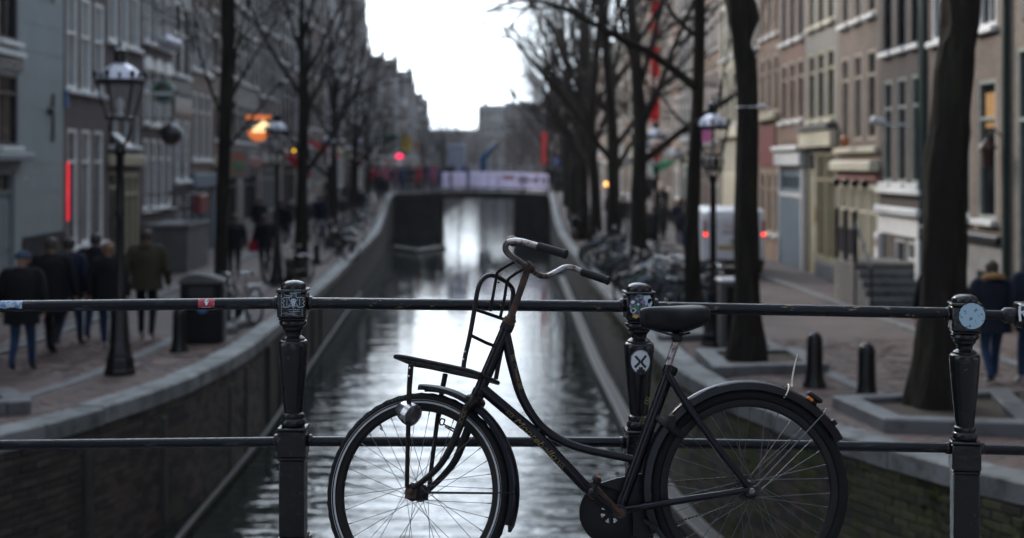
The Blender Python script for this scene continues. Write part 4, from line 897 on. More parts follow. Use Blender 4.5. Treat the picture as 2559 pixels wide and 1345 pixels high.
for (x, y, s) in ((-5.95, 40, .9), (-6.9, 55.5, .8), (-7.6, 68, .75), (-8.3, 82, .68), (-10.4, 112, .62)):
    place_elm(3 + i % 2, x, y, 2.1 * i + .5, f'bare elm on the cafe-side quay, {ordt[i]} from the litter bin', 'elms along the cafe-side quay', s); i += 1
t = place_elm(1, at(1150, 300, 225).x, 225, .4, 'lone bare elm rising above the roofs at the far end of the canal', 'elms at the far end of the canal', 1.05)
for k_, (x, y, s) in enumerate(((-12.5, 262, .8), (-9.6, 285, .78), (-6.6, 255, .72), (-3.2, 272, .7), (.4, 262, .82), (3.6, 250, .85), (-10.6, 170, .62), (-10.2, 215, .7))): place_elm(k_ % 3, x, y, k_ * 1.1, 'bare elm in the hazy clump in front of the far end houses', 'elms at the far end of the canal', s)
place_elm(2, 1.4, 205, 1.9, 'bare elm standing in front of the pale far house', 'elms at the far end of the canal', .8); place_elm(0, -9.5, 195, 2.9, 'bare elm standing in front of the grey far house', 'elms at the far end of the canal', .8)
# kerbed beds around the trees
def bed(c4_, h, label, seed=0):
    ctr = sum((Vector(p) for p in c4_), Vector()) / 4; o = thing('tree_bed', label, 'tree bed', ctr)
    for i in range(4):
        a, b = Vector(c4_[i]) - ctr, Vector(c4_[(i + 1) % 4]) - ctr; t = (b - a); L = t.length; t.normalize(); inn = Vector((-t.y, t.x, 0)); 
        if inn.dot(-(a + b)) < 0: inn = -inn
        k = max(1, int(L / 1.1)); step = L / k
        for j in range(k):
            m = a + t * step * (j + .5) + inn * .13; mb = MB(); mb.box(m + Vector((0, 0, h / 2 - .05)), (step - .015 - (.0 if 0 < j < k - 1 else 0), .26, h + .1), 0, Matrix((t, inn if t.cross(inn).z > 0 else -inn, Vector((0, 0, 1)))).transposed(), .015)
            mb.obj('kerb_stone', M['kerb'], o, smooth=False)
    mb = MB(); mb.add([Vector(p) - ctr + Vector((0, 0, h * .5)) for p in c4_], [(0, 1, 2, 3)]); mb.obj('soil', M['soil'], o, smooth=False); return o
bed([G(1788, 940), G(2072, 932), G(2000, 890), G(1738, 893)], .13, 'stone-kerbed bed round the burled elm trunk')
bed([G(2212, 1082), G(2620, 1096), G(2520, 1000), G(2078, 1020)], .15, 'stone-kerbed bed round the thick dark elm trunk')
bed([G(1660, 858), G(1775, 852), G(1740, 818), G(1620, 820)], .13, 'stone-kerbed bed round the slim elm with the arching branch')
bed([G(-120, 1045), G(78, 1036), G(40, 1003), G(-120, 1003)], .16, 'stone-kerbed bed beside the pale coping near the big lantern')
bed([G(560, 836), G(636, 812), G(600, 796), G(520, 818)], .12, 'stone-kerbed bed round the slim elm behind the bin')

# ------------------------------------------------------------------ lanterns
def lantern(label, loc, s, rz):
    o = thing('street_lamp', label, 'street lamp', loc, rz, 'crown lanterns along the quays', s)
    mb = MB(); mb.lathe([(.225, 0), (.23, .06), (.21, .09), (.2, .22), (.175, .26), (.185, .29), (.16, .33), (.14, .5), (.115, .85), (.105, .95), (.12, .98), (.1, 1.02)], n=8, rot=pi / 8); mb.obj('base', M['castiron'], o, ang=25)
    mb = MB(); mb.lathe([(.085, 1.0), (.08, 1.2), (.07, 1.25), (.075, 1.28), (.062, 1.33), (.058, 2.2), (.07, 2.24), (.06, 2.28), (.056, 3.05), (.075, 3.08), (.08, 3.14), (.06, 3.2)], n=16); mb.obj('shaft', M['castiron'], o)
    mb = MB()
    for i in range(4):
        a = i * pi / 2 + pi / 4; d = Vector((cos(a), sin(a), 0)); mb.tube(smooth([d * .03 + Vector((0, 0, 3.12)), d * .1 + Vector((0, 0, 3.22)), d * .185 + Vector((0, 0, 3.4)), d * .19 + Vector((0, 0, 3.5)), d * .15 + Vector((0, 0, 3.55))], 4), [.022, .02, .017, .016], 6)
    mb.lathe([(.19, 3.55), (.2, 3.56), (.2, 3.585), (.18, 3.6)], n=6); mb.obj('bracket', M['castiron'], o)
    fr_ = MB(); rb, rt, zb_, zt_ = .19, .32, 3.59, 4.06
    gl = []
    for i in range(6):
        a, b = i * pi / 3, (i + 1) * pi / 3; p0, p1 = Vector((cos(a) * rb, sin(a) * rb, zb_)), Vector((cos(a) * rt, sin(a) * rt, zt_)); q0, q1 = Vector((cos(b) * rb, sin(b) * rb, zb_)), Vector((cos(b) * rt, sin(b) * rt, zt_))
        fr_.tube([p0, p1], .014, 5); g_ = MB(); k = .97; g_.quad(p0 * 1, q0 * 1, q1 * 1, p1 * 1); g_.V = [(x * k, y * k, z) for x, y, z in g_.V]; gl.append(g_)
    fr_.lathe([(.31, 4.05), (.335, 4.06), (.345, 4.09), (.335, 4.12)], n=6); fr = fr_.obj('frame', M['castiron'], o, ang=20)
    for g_ in gl: g_.obj('glass_pane', M['lampglass'], fr, smooth=False)
    mb = MB(); mb.lathe([(.33, 4.11), (.31, 4.15), (.25, 4.24), (.16, 4.31), (.085, 4.35)], n=6); rf = mb.obj('roof', M['lampcap'], o, ang=20)
    mb = MB(); mb.lathe([(.085, 4.34), (.08, 4.48), (.1, 4.5), (.1, 4.53), (.05, 4.56), (.02, 4.6), (.03, 4.63), (.0, 4.68)], n=12); mb.obj('chimney', M['castiron'], rf)
    for q in (0, .5):
        rr = .34 if q == 0 else .30; s_ = .05 if q == 0 else .034; mb = MB(); mb.lathe([(s_ * .5, 0), (s_ * .35, s_ * .5), (s_ * .8, s_ * 1.2), (s_ * .5, s_ * 1.9), (0, s_ * 2.4)], n=6); fm_ = mb.mesh('finial', M['castiron'])
        for i in range(6): a = (i + q) * pi / 3; link('finial', fm_, rf, (cos(a) * rr, sin(a) * rr, 4.13))
    mb = MB(); mb.lathe([(.03, 3.6), (.035, 3.66), (.02, 3.7), (.045, 3.74), (.05, 3.8), (.03, 3.86), (0, 3.88)], n=10); mb.obj('bulb', M['white'], o)
    return o
lp = G(300, 936); L0 = lantern('large crown lantern beside the group of walkers on the cafe side', lp, .975, .25)
for (u, y, lab, s, dx) in ((1782, 22.9, 'crown lantern beside the burled elm trunk and grey cabinet', .86, 0), (1640, 41, 'crown lantern behind the parked bicycles near the green awning', .97, 0), (1455, 72, 'small distant crown lantern on the van side before the far bridge', 1, 0), (692, 37, 'crown lantern next to the parked bicycles past the litter bin', .98, 0), (822, 54, 'distant crown lantern on the cafe side, third along the quay', .98, 0), (893, 70, 'distant crown lantern on the cafe side, fourth along the quay', 1, 0)):
    x = (u - CU) / F * y; dup(L0, (x, y, zg(y)), y * .7, lab, None, s)
# ------------------------------------------------------------------ people
M['skin'] = pm('skin', (.40, .22, .155), .55, var=.1)
def cloth(name, col, r=.85): return pm(name, col, r, spec=.12, var=.22, sc_=9, bump=.25, bsc=70)
M['c_black'] = cloth('black coat cloth', (.012, .012, .014)); M['c_navy'] = cloth('navy coat cloth', (.014, .018, .032)); M['c_olive'] = cloth('olive coat cloth', (.050, .044, .028)); M['c_grey'] = cloth('charcoal cloth', (.035, .035, .038)); M['c_red'] = cloth('red coat cloth', (.30, .025, .04)); M['c_blue'] = cloth('blue jacket cloth', (.04, .06, .14)); M['c_pink'] = cloth('pink coat cloth', (.34, .10, .16))
M['jeans'] = cloth('blue denim', (.022, .045, .095)); M['jeansl'] = cloth('faded denim', (.06, .085, .14)); M['trdark'] = cloth('dark trousers', (.016, .016, .02)); M['shoe'] = pm('dark shoes', (.02, .018, .018), .6); M['shoew'] = pm('pale shoes', (.42, .42, .44), .6)
M['hairb'] = pm('dark brown hair', (.03, .018, .012), .6, var=.4, sc_=30, bump=.5, bsc=60); M['hairg'] = pm('auburn hair', (.16, .08, .04), .6, var=.4, sc_=30, bump=.5, bsc=60); M['hairk'] = pm('black hair', (.01, .009, .009), .55, bump=.5, bsc=60); M['beanie'] = cloth('blue grey knitted wool', (.05, .07, .10)); M['fur'] = pm('tan fur trim', (.30, .17, .07), .95, var=.5, sc_=40, bump=1, bsc=60)
def person(label, loc, rz=0.0, h=1.76, coat='c_black', legs='jeans', shoe='shoe', hat=None, hair='hairb', hem=.80, st=.26, headturn=0.0, hood=None, wide=1.16, arms=.06, group=None, seed=0, bag=None):
    rr = random.Random(seed); root = thing('person', label, 'person', loc, rz, group, h / 1.76)
    s = 1 if rr.random() < .5 else -1
    J = [(0, 0, .93, .125), (0, 0, 1.08, .118), (0, .0, 1.28, .135), (0, -.005, 1.45, .062), (0, .01, 1.52, .052), (0, .025, 1.60, .083), (0, .03, 1.68, .085), (0, .02, 1.735, .055)]
    E = [(0, 1), (1, 2), (2, 3), (3, 4), (4, 5), (5, 6), (6, 7)]
    hands = []
    for sx in (-1, 1):
        q = s * sx; kn, an, az = (st * .62, st * .8, .085) if q > 0 else (.02, -st * .95, .085 + st * .25); b = len(J)
        J += [(sx * .09, 0, .88, .105), (sx * .1, kn, .49 + (.02 if q > 0 else .01), .072), (sx * .1, an, az, .05), (sx * .105, an + .13, az - .055 if q > 0 else az - .06, .036), (sx * .108, an + .19, .03 if q > 0 else max(.03, az - .09), .026)]
        E += [(0, b), (b, b + 1), (b + 1, b + 2), (b + 2, b + 3), (b + 3, b + 4)]; b = len(J); ay = -q * arms
        J += [(sx * .175 * wide, 0, 1.41, .058), (sx * .235 * wide, ay * .6 - .03, 1.14, .044), (sx * .245 * wide, ay * 1.6 + .04, .90, .029), (sx * .248 * wide, ay * 1.8 + .06, .84, .034)]
        E += [(2, b), (b, b + 1), (b + 1, b + 2), (b + 2, b + 3)]; hands.append((sx, Vector(J[-1][:3]), Vector(J[-2][:3]), [Vector(J[k][:3]) for k in (b, b + 1, b + 2)]))
    me = bpy.data.meshes.new('body'); me.from_pydata([j[:3] for j in J], E, []); o = bpy.data.objects.new('body', me); COL.objects.link(o)
    sk = o.modifiers.new('skin', 'SKIN'); sk.use_smooth_shade = True; su = o.modifiers.new('sub', 'SUBSURF'); su.levels = 1; su.render_levels = 1
    for v, j in zip(me.skin_vertices[0].data, J): v.radius = (j[3], j[3])
    me.skin_vertices[0].data[0].use_root = True
    bpy.context.view_layer.update(); ev = bpy.data.meshes.new_from_object(o.evaluated_get(bpy.context.evaluated_depsgraph_get())); bpy.data.objects.remove(o)
    mb = MB(); mb.V = [tuple(v.co) for v in ev.vertices]
    for p in ev.polygons:
        c = p.center; m = 1 if c.z > .84 else 1
        if c.z > 1.49: m = 0
        elif c.z < .115 or (c.z < .2 and abs(c.y) > .3 and False): m = 2
        elif abs(c.x) > .2 * wide and c.z < .90: m = 0
        mb.F.append(tuple(p.vertices)); mb.M.append(m)
    bpy.data.meshes.remove(ev)
    rotH = Matrix.Rotation(headturn, 3, 'Z')
    if headturn:
        for i, v in enumerate(mb.V):
            if v[2] > 1.53: w = rotH @ (Vector(v) - Vector((0, .02, 0))); mb.V[i] = (w.x, w.y + .02, w.z)
    hp = lambda x, y, z: tuple(rotH @ Vector((x, y - .0, z)) + Vector((0, .02, 0)))
    mb.ball(hp(0, .105, 1.615), (.016, .022, .02), 8, 6, 0); [mb.ball(hp(sx * .085, -.005, 1.62), (.012, .024, .034), 8, 6, 0) for sx in (-1, 1)]; [mb.ball(hp(sx * .033, .083, 1.642), .009, 6, 5, 3) for sx in (-1, 1)]; mb.ball(hp(0, .088, 1.572), (.024, .012, .007), 8, 5, 4)
    for sx, pl, wr_, _ in hands:       # five fingers, slightly curled
        d = (pl - wr_).normalized()
        for k in range(4):
            b0 = pl + Vector((0, (k - 1.5) * .017, -.012)); L = (.066, .074, .07, .055)[k]; mb.tube([b0, b0 + d * L * .55 + Vector((-sx * .004, 0, 0)), b0 + d * L + Vector((-sx * .02, 0, 0))], [.0095, .0085, .0065], 5, 0)
        mb.tube([pl + Vector((-sx * .006, .02, .02)), pl + Vector((-sx * .012, .05, -.005)), pl + Vector((-sx * .016, .055, -.035))], [.011, .0095, .007], 5, 0)
    mb.obj('body', [M['skin'], M[legs], M[shoe], M['c_black'], M['c_red']], root, ang=180)
    # coat
    cb = MB(); n = 20; secs = [(hem, .205, .15), (hem + .06, .2, .15), (.98, .188, .14), (1.12, .19, .138), (1.28, .212, .15), (1.38, .215, .14), (1.44, .175, .12), (1.475, .115, .1), (1.52, .082, .085), (1.525, .07, .07)]
    ph = rr.uniform(0, 6); vs = []
    for z, a, b in secs:
        for j in range(n):
            t = 2 * pi * j / n; f = 1 + .018 * sin(5 * t + ph + z * 9) + .012 * sin(9 * t - z * 17); vs.append((cos(t) * a * wide * f, sin(t) * b * wide ** .5 * f - .004, z))
    cb.add(vs, [(i * n + j, i * n + (j + 1) % n, (i + 1) * n + (j + 1) % n, (i + 1) * n + j) for i in range(len(secs) - 1) for j in range(n)])
    for sx, pl, wr_, ch in hands: cb.tube(smooth([Vector((sx * .12, 0, 1.42)), ch[0] + Vector((sx * .012, 0, 0)), ch[1] + Vector((sx * .008, 0, 0)), wr_ + (pl - wr_) * .2], 4), [.09, .085, .074, .068, .06, .05], 10)
    if hood == 'fur': cb.torus((0, -.05, 1.47), (0, .35, 1), .115, .035, 18, 8)
    elif hood: cb.ball((0, -.085, 1.47), (.115, .075, .085), 12, 8)
    co = cb.obj('coat', M[coat], root, ang=180)
    if hood == 'fur': fb_ = MB(); fb_.torus((0, -.055, 1.50), (0, .4, 1), .125, .042, 22, 8, flat=1.2); fb_.obj('fur_trim', M['fur'], co, ang=180)
    hb_ = MB()
    def cap(z0, rx, ry, k0=-.3):
        vs = []; m = 14; kk = 6
        for i in range(kk + 1):
            a = lerp(k0, pi / 2, i / kk)
            for j in range(m): t = 2 * pi * j / m; y = sin(t) * cos(a) * ry; zz = z0 + sin(a) * .098 - (.06 if sin(t) < -.2 and i == 0 and hat is None else 0); vs.append(hp(cos(t) * cos(a) * rx, y + .006, zz))
        hb_.add(vs, [(i * m + j, i * m + (j + 1) % m, (i + 1) * m + (j + 1) % m, (i + 1) * m + j) for i in range(kk) for j in range(m)])
    if hat == 'beanie':
        cap(1.665, .106, .112, -.1)
        hb_.V = [v for v in hb_.V]; vs = []; hb_.torus(hp(0, .006, 1.662), (0, 0, 1), .1, .016, 18, 6, flat=1.4); hb_.obj('beanie', M['beanie'], root, ang=180)
    else: cap(1.66, .098, .106); hb_.obj('hair', M[hair], root, ang=180)
    return root
def gp(u, v, dy=0): p = ground(u, v); return p
P_ = gp
person('man in a grey knitted beanie and black coat glancing aside', P_(55, 931), .1, 1.68, 'c_black', 'jeans', 'shoe', 'beanie', hem=.70, st=.22, headturn=R(-75), seed=1, wide=1.28)
person('dark haired man in a long black coat behind the beanie man', P_(128, 889), .0, 1.80, 'c_black', 'trdark', 'shoe', hem=.62, st=.30, seed=2, wide=1.28)
person('walker in navy jacket and bright blue jeans just behind the dark haired man', P_(172, 868), -.05, 1.76, 'c_navy', 'jeans', 'shoe', hair='hairk', st=.30, seed=3)
person('black coated walker with black hair just before the big lantern post', P_(238, 851), .05, 1.80, 'c_black', 'jeans', 'shoe', hair='hairk', hem=.70, hood='plain', st=.14, seed=4, wide=1.28)
person('auburn haired walker in black right beside the big lantern post', P_(270, 876), .0, 1.70, 'c_black', 'jeans', 'shoew', hair='hairg', hem=.72, st=.18, seed=5)
person('tall walker in an olive jacket with pale shoes beyond the big lantern', P_(366, 849), .0, 1.86, 'c_olive', 'trdark', 'shoew', hem=.80, hood='plain', st=.10, seed=6, wide=1.28)
person('walker in dark clothes passing the stone stoop behind the bin', P_(586, 696), .2, 1.80, 'c_black', 'trdark', 'shoe', st=.22, seed=7)
w8 = person('walker in dark coat carrying a red bag near the parked bicycle', P_(662, 690), .3, 1.76, 'c_black', 'trdark', 'shoe', st=.25, seed=8)
bgp = P_(636, 690); mb = MB(); mb.box((0, 0, 0), (.34, .16, .3), 0, None, .03); mb.tube(smooth([(-.08, 0, .15), (-.06, 0, .3), (.06, 0, .3), (.08, 0, .15)], 4), .012, 6); tag(mb.obj('shopping_bag', M['c_red'], None, bgp + Vector((0, 0, .85))), 'red shopping bag held by the walker near the parked bicycle', 'bag')
person('woman in navy parka with fur trimmed hood walking past the sandy house', P_(2480, 962), .02, 1.62, 'c_navy', 'jeans', 'shoew', hem=.74, hood='fur', st=.26, seed=9, wide=1.28)
person('second walker in navy coat right beside the parka woman', P_(2582, 965), .0, 1.72, 'c_navy', 'jeans', 'shoew', hem=.72, st=.2, seed=10)
person('dark coated walker half hidden by the thick elm trunk', P_(2352, 958), .0, 1.70, 'c_black', 'trdark', 'shoe', hem=.7, st=.2, seed=11, wide=1.28)
# crowd prototypes, then copies
def crowd(group, label, spots, protos, seed):
    rr = random.Random(seed)
    for i, (x, y, z) in enumerate(spots):
        k = protos[i % len(protos)]; c = dup(k, (x, y, z), rr.uniform(-.5, .5) + (pi if rr.random() < .4 else 0), label, group, rr.uniform(.94, 1.06)); c['label'] = label.replace('dark dressed', KIND_OF[k.name]).replace('brightly dressed', KIND_OF[k.name])
pr = [person('walker in black coat at the cafe terraces, nearest of that crowd', (-8.9, 55, zg(55)), .2, 1.78, 'c_black', 'trdark', seed=21, group='people in front of the cafes'),
      person('walker in charcoal jacket at the cafe terraces before the red awning', (-9.4, 60, zg(60)), 2.8, 1.74, 'c_grey', 'trdark', hair='hairk', seed=22, group='people in front of the cafes'),
      person('walker in navy jacket and jeans at the cafe terraces', (-8.6, 63, zg(63)), .4, 1.80, 'c_navy', 'jeans', seed=23, group='people in front of the cafes'),
      person('person in a red coat in the crowd at the far bridge', (-6.0, 91.5, -.22), pi, 1.72, 'c_red', 'trdark', hair='hairk', hem=.6, seed=24, group='people at the far bridge'),
      person('person in a pink coat in the crowd at the far bridge', (-7.4, 92.5, -.24), pi, 1.68, 'c_pink', 'jeansl', hair='hairg', hem=.6, seed=25, group='people at the far bridge'),
      person('person in a blue jacket in the crowd at the far bridge', (-5.2, 92.8, -.2), .2, 1.76, 'c_blue', 'jeansl', seed=26, group='people at the far bridge')]
KIND_OF = dict(zip([p_.name for p_ in pr], ('black coated', 'charcoal jacketed black haired', 'navy jacketed jeans wearing', 'red coated', 'pink coated', 'blue jacketed')))
rr = random.Random(77)
crowd('people in front of the cafes', 'dark dressed pedestrian in the crowd in front of the cafes', [(-rr.uniform(7.4, 10.8), y, zg(y)) for y in (57, 58.5, 61, 64, 66, 67.5, 70, 72, 74, 76, 78, 80, 82, 84, 85)], pr[:3], 5)
crowd('people at the far bridge', 'dark dressed pedestrian on the far bridge beside the banners', [(x, rr.uniform(90.8, 97.5), -.17 - .0065 * (x + 2.5) ** 2) for x in (-8.6, -8.2, -7.9, -7.1, -6.8, -6.5, -5.7, -5.4, -4.9, -4.6, -3.9, -3.0, 2.6, 3.1)], pr[:3] + [pr[5]], 6)
crowd('people at the far bridge', 'brightly dressed pedestrian in the crowd at the end of the far bridge', [(x, rr.uniform(88.5, 93), -.25) for x in (-8.9, -8.0, -7.0, -6.2, -5.0, -4.7)], pr[3:], 9)
crowd('people on the van-side street', 'dark dressed pedestrian in the crowd beyond the white van', [(rr.uniform(4.6, 8.1), y, zg(y)) for y in (48, 49.5, 51, 52, 53.5, 55, 56, 58, 60, 62, 64, 66, 69, 72, 75, 78, 82)], pr[:3], 7)

# ------------------------------------------------------------------ parked bicycles, scooters, van
def simple_bike(label, loc, rz, group, col, band=None):
    o = thing('parked_bicycle', label, 'bicycle', loc, rz, group); m_ = pm('bicycle paint ' + col[0], col[1], .35)
    for cx, nm in ((-.56, 'front_wheel'), (.56, 'rear_wheel')):
        mb = MB(); mb.torus((cx, 0, .35), (0, 1, 0), .31, .012, 26, 6); mb.lathe([(.02, -.05), (.02, .05)], (cx, 0, .35), (0, 1, 0), 8)
        for i in range(12): a = 2 * pi * i / 12; mb.tube([(cx, 0, .35), (cx + .3 * cos(a), 0, .35 + .3 * sin(a))], .0022, 3)
        w = mb.obj(nm, M['spoke'], o); mb = MB(); mb.torus((cx, 0, .35), (0, 1, 0), .335, .02, 26, 7); mb.obj('tyre', M['rubber'], w)
    mb = MB(); T_ = lambda *p, r=.016: mb.tube(list(p), r, 7)
    T_((-.36, 0, .92), (-.30, 0, .72)); T_((-.31, 0, .74), (.05, 0, .29)); T_((-.33, 0, .84), (-.1, 0, .62), (.17, 0, .5)); T_((.2, 0, .82), (.05, 0, .29)); T_((.05, .04, .29), (.56, .06, .35), r=.011); T_((.05, -.04, .29), (.56, -.06, .35), r=.011); T_((.17, .03, .74), (.56, .06, .35), r=.009); T_((.17, -.03, .74), (.56, -.06, .35), r=.009)
    for s in (-1, 1): T_((-.32, s * .045, .7), (-.40, s * .05, .5), (-.56, s * .05, .35), r=.011)
    mb.torus((.56, 0, .35), (0, 1, 0), .375, .025, 20, 5, a0=R(20), a1=R(150) + pi * .25, ex=(1, 0, 0)); mb.torus((-.56, 0, .35), (0, 1, 0), .375, .025, 16, 5, a0=R(-60) + pi, a1=R(100) + pi, ex=(1, 0, 0)); mb.lathe([(.0, -.02), (.11, -.02), (.11, .02), (0, .02)], (.03, .06, .29), (0, 1, 0), 14); mb.obj('frame', m_, o)
    mb = MB(); mb.tube(smooth([(-.16, -.29, .99), (-.3, -.28, 1.02), (-.38, -.15, 1.04), (-.39, 0, 1.0), (-.38, .15, 1.04), (-.3, .28, 1.02), (-.16, .29, .99)], 4), .012, 7); mb.tube([(-.39, 0, 1.01), (-.36, 0, .9)], .013, 7); hb2 = mb.obj('handlebar', M['chrome'], o)
    mb = MB(); [mb.tube([(-.22, s * .29, 1.0), (-.1, s * .29, .975)], .017, 7) for s in (-1, 1)]; mb.obj('grip', M['grip'], hb2)
    mb = MB(); mb.tube([(.2, 0, .8), (.225, 0, .95)], .014, 7); mb.obj('seat_post', M['chrome'], o)
    mb = MB(); mb.ball((.3, 0, .985), (.12, .1, .04), 10, 6); mb.ball((.16, 0, .985), (.12, .04, .035), 8, 6); mb.obj('saddle', M['leather'], o)
    mb = MB(); [mb.tube([(.3, s * .07, .74), (.72, s * .07, .74), (.74, 0, .74)], .007, 5) for s in (-1, 1)]; [mb.tube([(.7, s * .07, .74), (.56, s * .07, .36)], .006, 5) for s in (-1, 1)]; mb.obj('carrier', M['chrome'], o)
    mb = MB(); mb.ball((-.43, 0, .86), (.05, .04, .04), 8, 6); mb.obj('headlamp', M['chrome'], o); return o
gb = 'bicycles parked along the van-side quay'; lb_ = 'bicycle in the tangled row parked between the van-side elms'
pa = simple_bike('black parked bicycle nearest to the slim elm with the arching branch', (3.1, 28.0, zg(28)), .35, gb, ('black', (.015, .015, .017)))
pb_ = simple_bike('silver blue parked bicycle in the van-side row next to the white van', (4.0, 29.2, zg(29.2)), .2, gb, ('silver blue', (.16, .22, .28)))
pc_ = simple_bike('dark green parked bicycle in the van-side row', (3.3, 30.0, zg(30)), .3, gb, ('dark green', (.02, .06, .05)))
rr = random.Random(12)
for i in range(22):
    y = 28.6 + i * .78 + rr.uniform(-.2, .2); c = dup((pa, pb_, pa, pc_)[i % 4], (rr.uniform(2.95, 4.2), y, zg(y)), rr.uniform(-.5, .6) + (pi if rr.random() < .4 else 0), lb_.replace('bicycle', ('black', 'silver blue', 'black', 'dark green')[i % 4] + ' bicycle', 1), gb); c.rotation_euler[1] = rr.uniform(-.06, .06)
gl_ = 'bicycles parked along the cafe-side quay'
for (x, y, rz, lab) in ((-5.9, 37.6, .9, 'bicycle parked against the second cafe-side lantern'), (-4.95, 26.0, 1.3, 'bicycle standing beside the slim elm and the litter bin'), (-5.7, 46.5, .8, 'bicycle by the bollard halfway along the cafe-side quay')): dup(pa, (x, y, zg(y)), rz, lab, gl_)
for i in range(9): y = 54 + i * 3.3; dup((pa, pc_, pb_)[i % 3], (xl(y) - 1.2 + rr.uniform(-.3, .3), y, zg(y)), rr.uniform(.3, 1.3), ('black', 'dark green', 'silver blue')[i % 3] + ' bicycle in the distant line parked along the cafe-side coping', gl_)
def scooter(label, loc, rz, group):
    o = thing('motor_scooter', label, 'scooter', loc, rz, group)
    for cx, nm in ((-.62, 'front_wheel'), (.6, 'rear_wheel')):
        mb = MB(); mb.torus((cx, 0, .24), (0, 1, 0), .17, .065, 22, 10); w = mb.obj(nm, M['rubber'], o); mb = MB(); mb.lathe([(.0, -.03), (.14, -.035), (.15, 0), (.14, .035), (0, .03)], (cx, 0, .24), (0, 1, 0), 14); mb.obj('hub', M['chrome'], w)
    mb = MB(); vs = []; n = 12
    for x, z, hw, hh in ((.02, .45, .12, .1), (.15, .58, .15, .18), (.35, .62, .19, .2), (.6, .64, .19, .18), (.8, .68, .14, .12), (.92, .7, .07, .06)):
        for j in range(n): a = 2 * pi * j / n; vs.append((x, cos(a) * hw, z + sin(a) * hh))
    mb.add(vs, [(i * n + j, i * n + (j + 1) % n, (i + 1) * n + (j + 1) % n, (i + 1) * n + j) for i in range(5) for j in range(n)] + [tuple(range(n)), tuple(range(5 * n, 6 * n))[::-1]])
    mb.box((-.16, 0, .3), (.55, .3, .09), 0, None, .03); mb.prism([(-.42, .3), (-.34, .3), (-.52, .95), (-.6, .93)], (0, -.2, 0), (1, 0, 0), (0, 0, 1), -.4); mb.tube(smooth([(-.8, 0, .36), (-.68, 0, .44), (-.5, 0, .4)], 4), .09, 8); mb.tube([(-.62, 0, .3), (-.53, 0, .95)], .035, 8); mb.obj('body', M['blackpaint'], o, ang=50)
    mb = MB(); mb.ball((.42, 0, .84), (.36, .15, .06), 14, 6); mb.obj('seat', M['leather'], o)
    mb = MB(); mb.tube(smooth([(-.42, -.33, 1.02), (-.54, -.1, 1.03), (-.54, .1, 1.03), (-.42, .33, 1.02)], 4), .016, 8); mb.box((-.55, 0, .98), (.12, .2, .12), 0, None, .03); hb3 = mb.obj('handlebar', M['blackdull'], o)
    for s in (-1, 1): mb = MB(); mb.tube([(-.5, s * .2, 1.05), (-.5, s * .27, 1.2)], .007, 5); mb.lathe([(.0, -.01), (.055, -.008), (.055, .008), (0, .01)], (-.5, s * .29, 1.24), (1, 0, 0), 10); mb.obj('mirror', M['chrome'], hb3)
    mb = MB(); mb.lathe([(.06, -.02), (.055, .02), (0, .035)], (-.6, 0, .98), (-1, 0, 0), 12); mb.obj('headlight', M['lens'], o); mb = MB(); mb.box((.94, 0, .72), (.04, .14, .06), 0, None, .01); mb.obj('tail_light', M['amber'], o); return o
sc0 = scooter('black motor scooter parked behind the bicycles under the handlebar grip', (3.0, 43.2, zg(43)), 1.2, 'scooters on the van-side quay')
dup(sc0, (3.5, 44.6, zg(44)), 1.5, 'second black motor scooter parked behind the bicycles, close to the street', 'scooters on the van-side quay')
dup(sc0, (2.95, 60, zg(60)), 1.0, 'distant black scooter parked beside the far van-side coping', 'scooters on the van-side quay'); dup(sc0, (3.35, 61.6, zg(61)), 1.9, 'distant black scooter with its tail light towards the canal', 'scooters on the van-side quay')
dup(sc0, (-5.9, 50.5, zg(50)), 1.3, 'black scooter parked under the distant cafe-side lantern', 'scooters on the cafe-side quay')
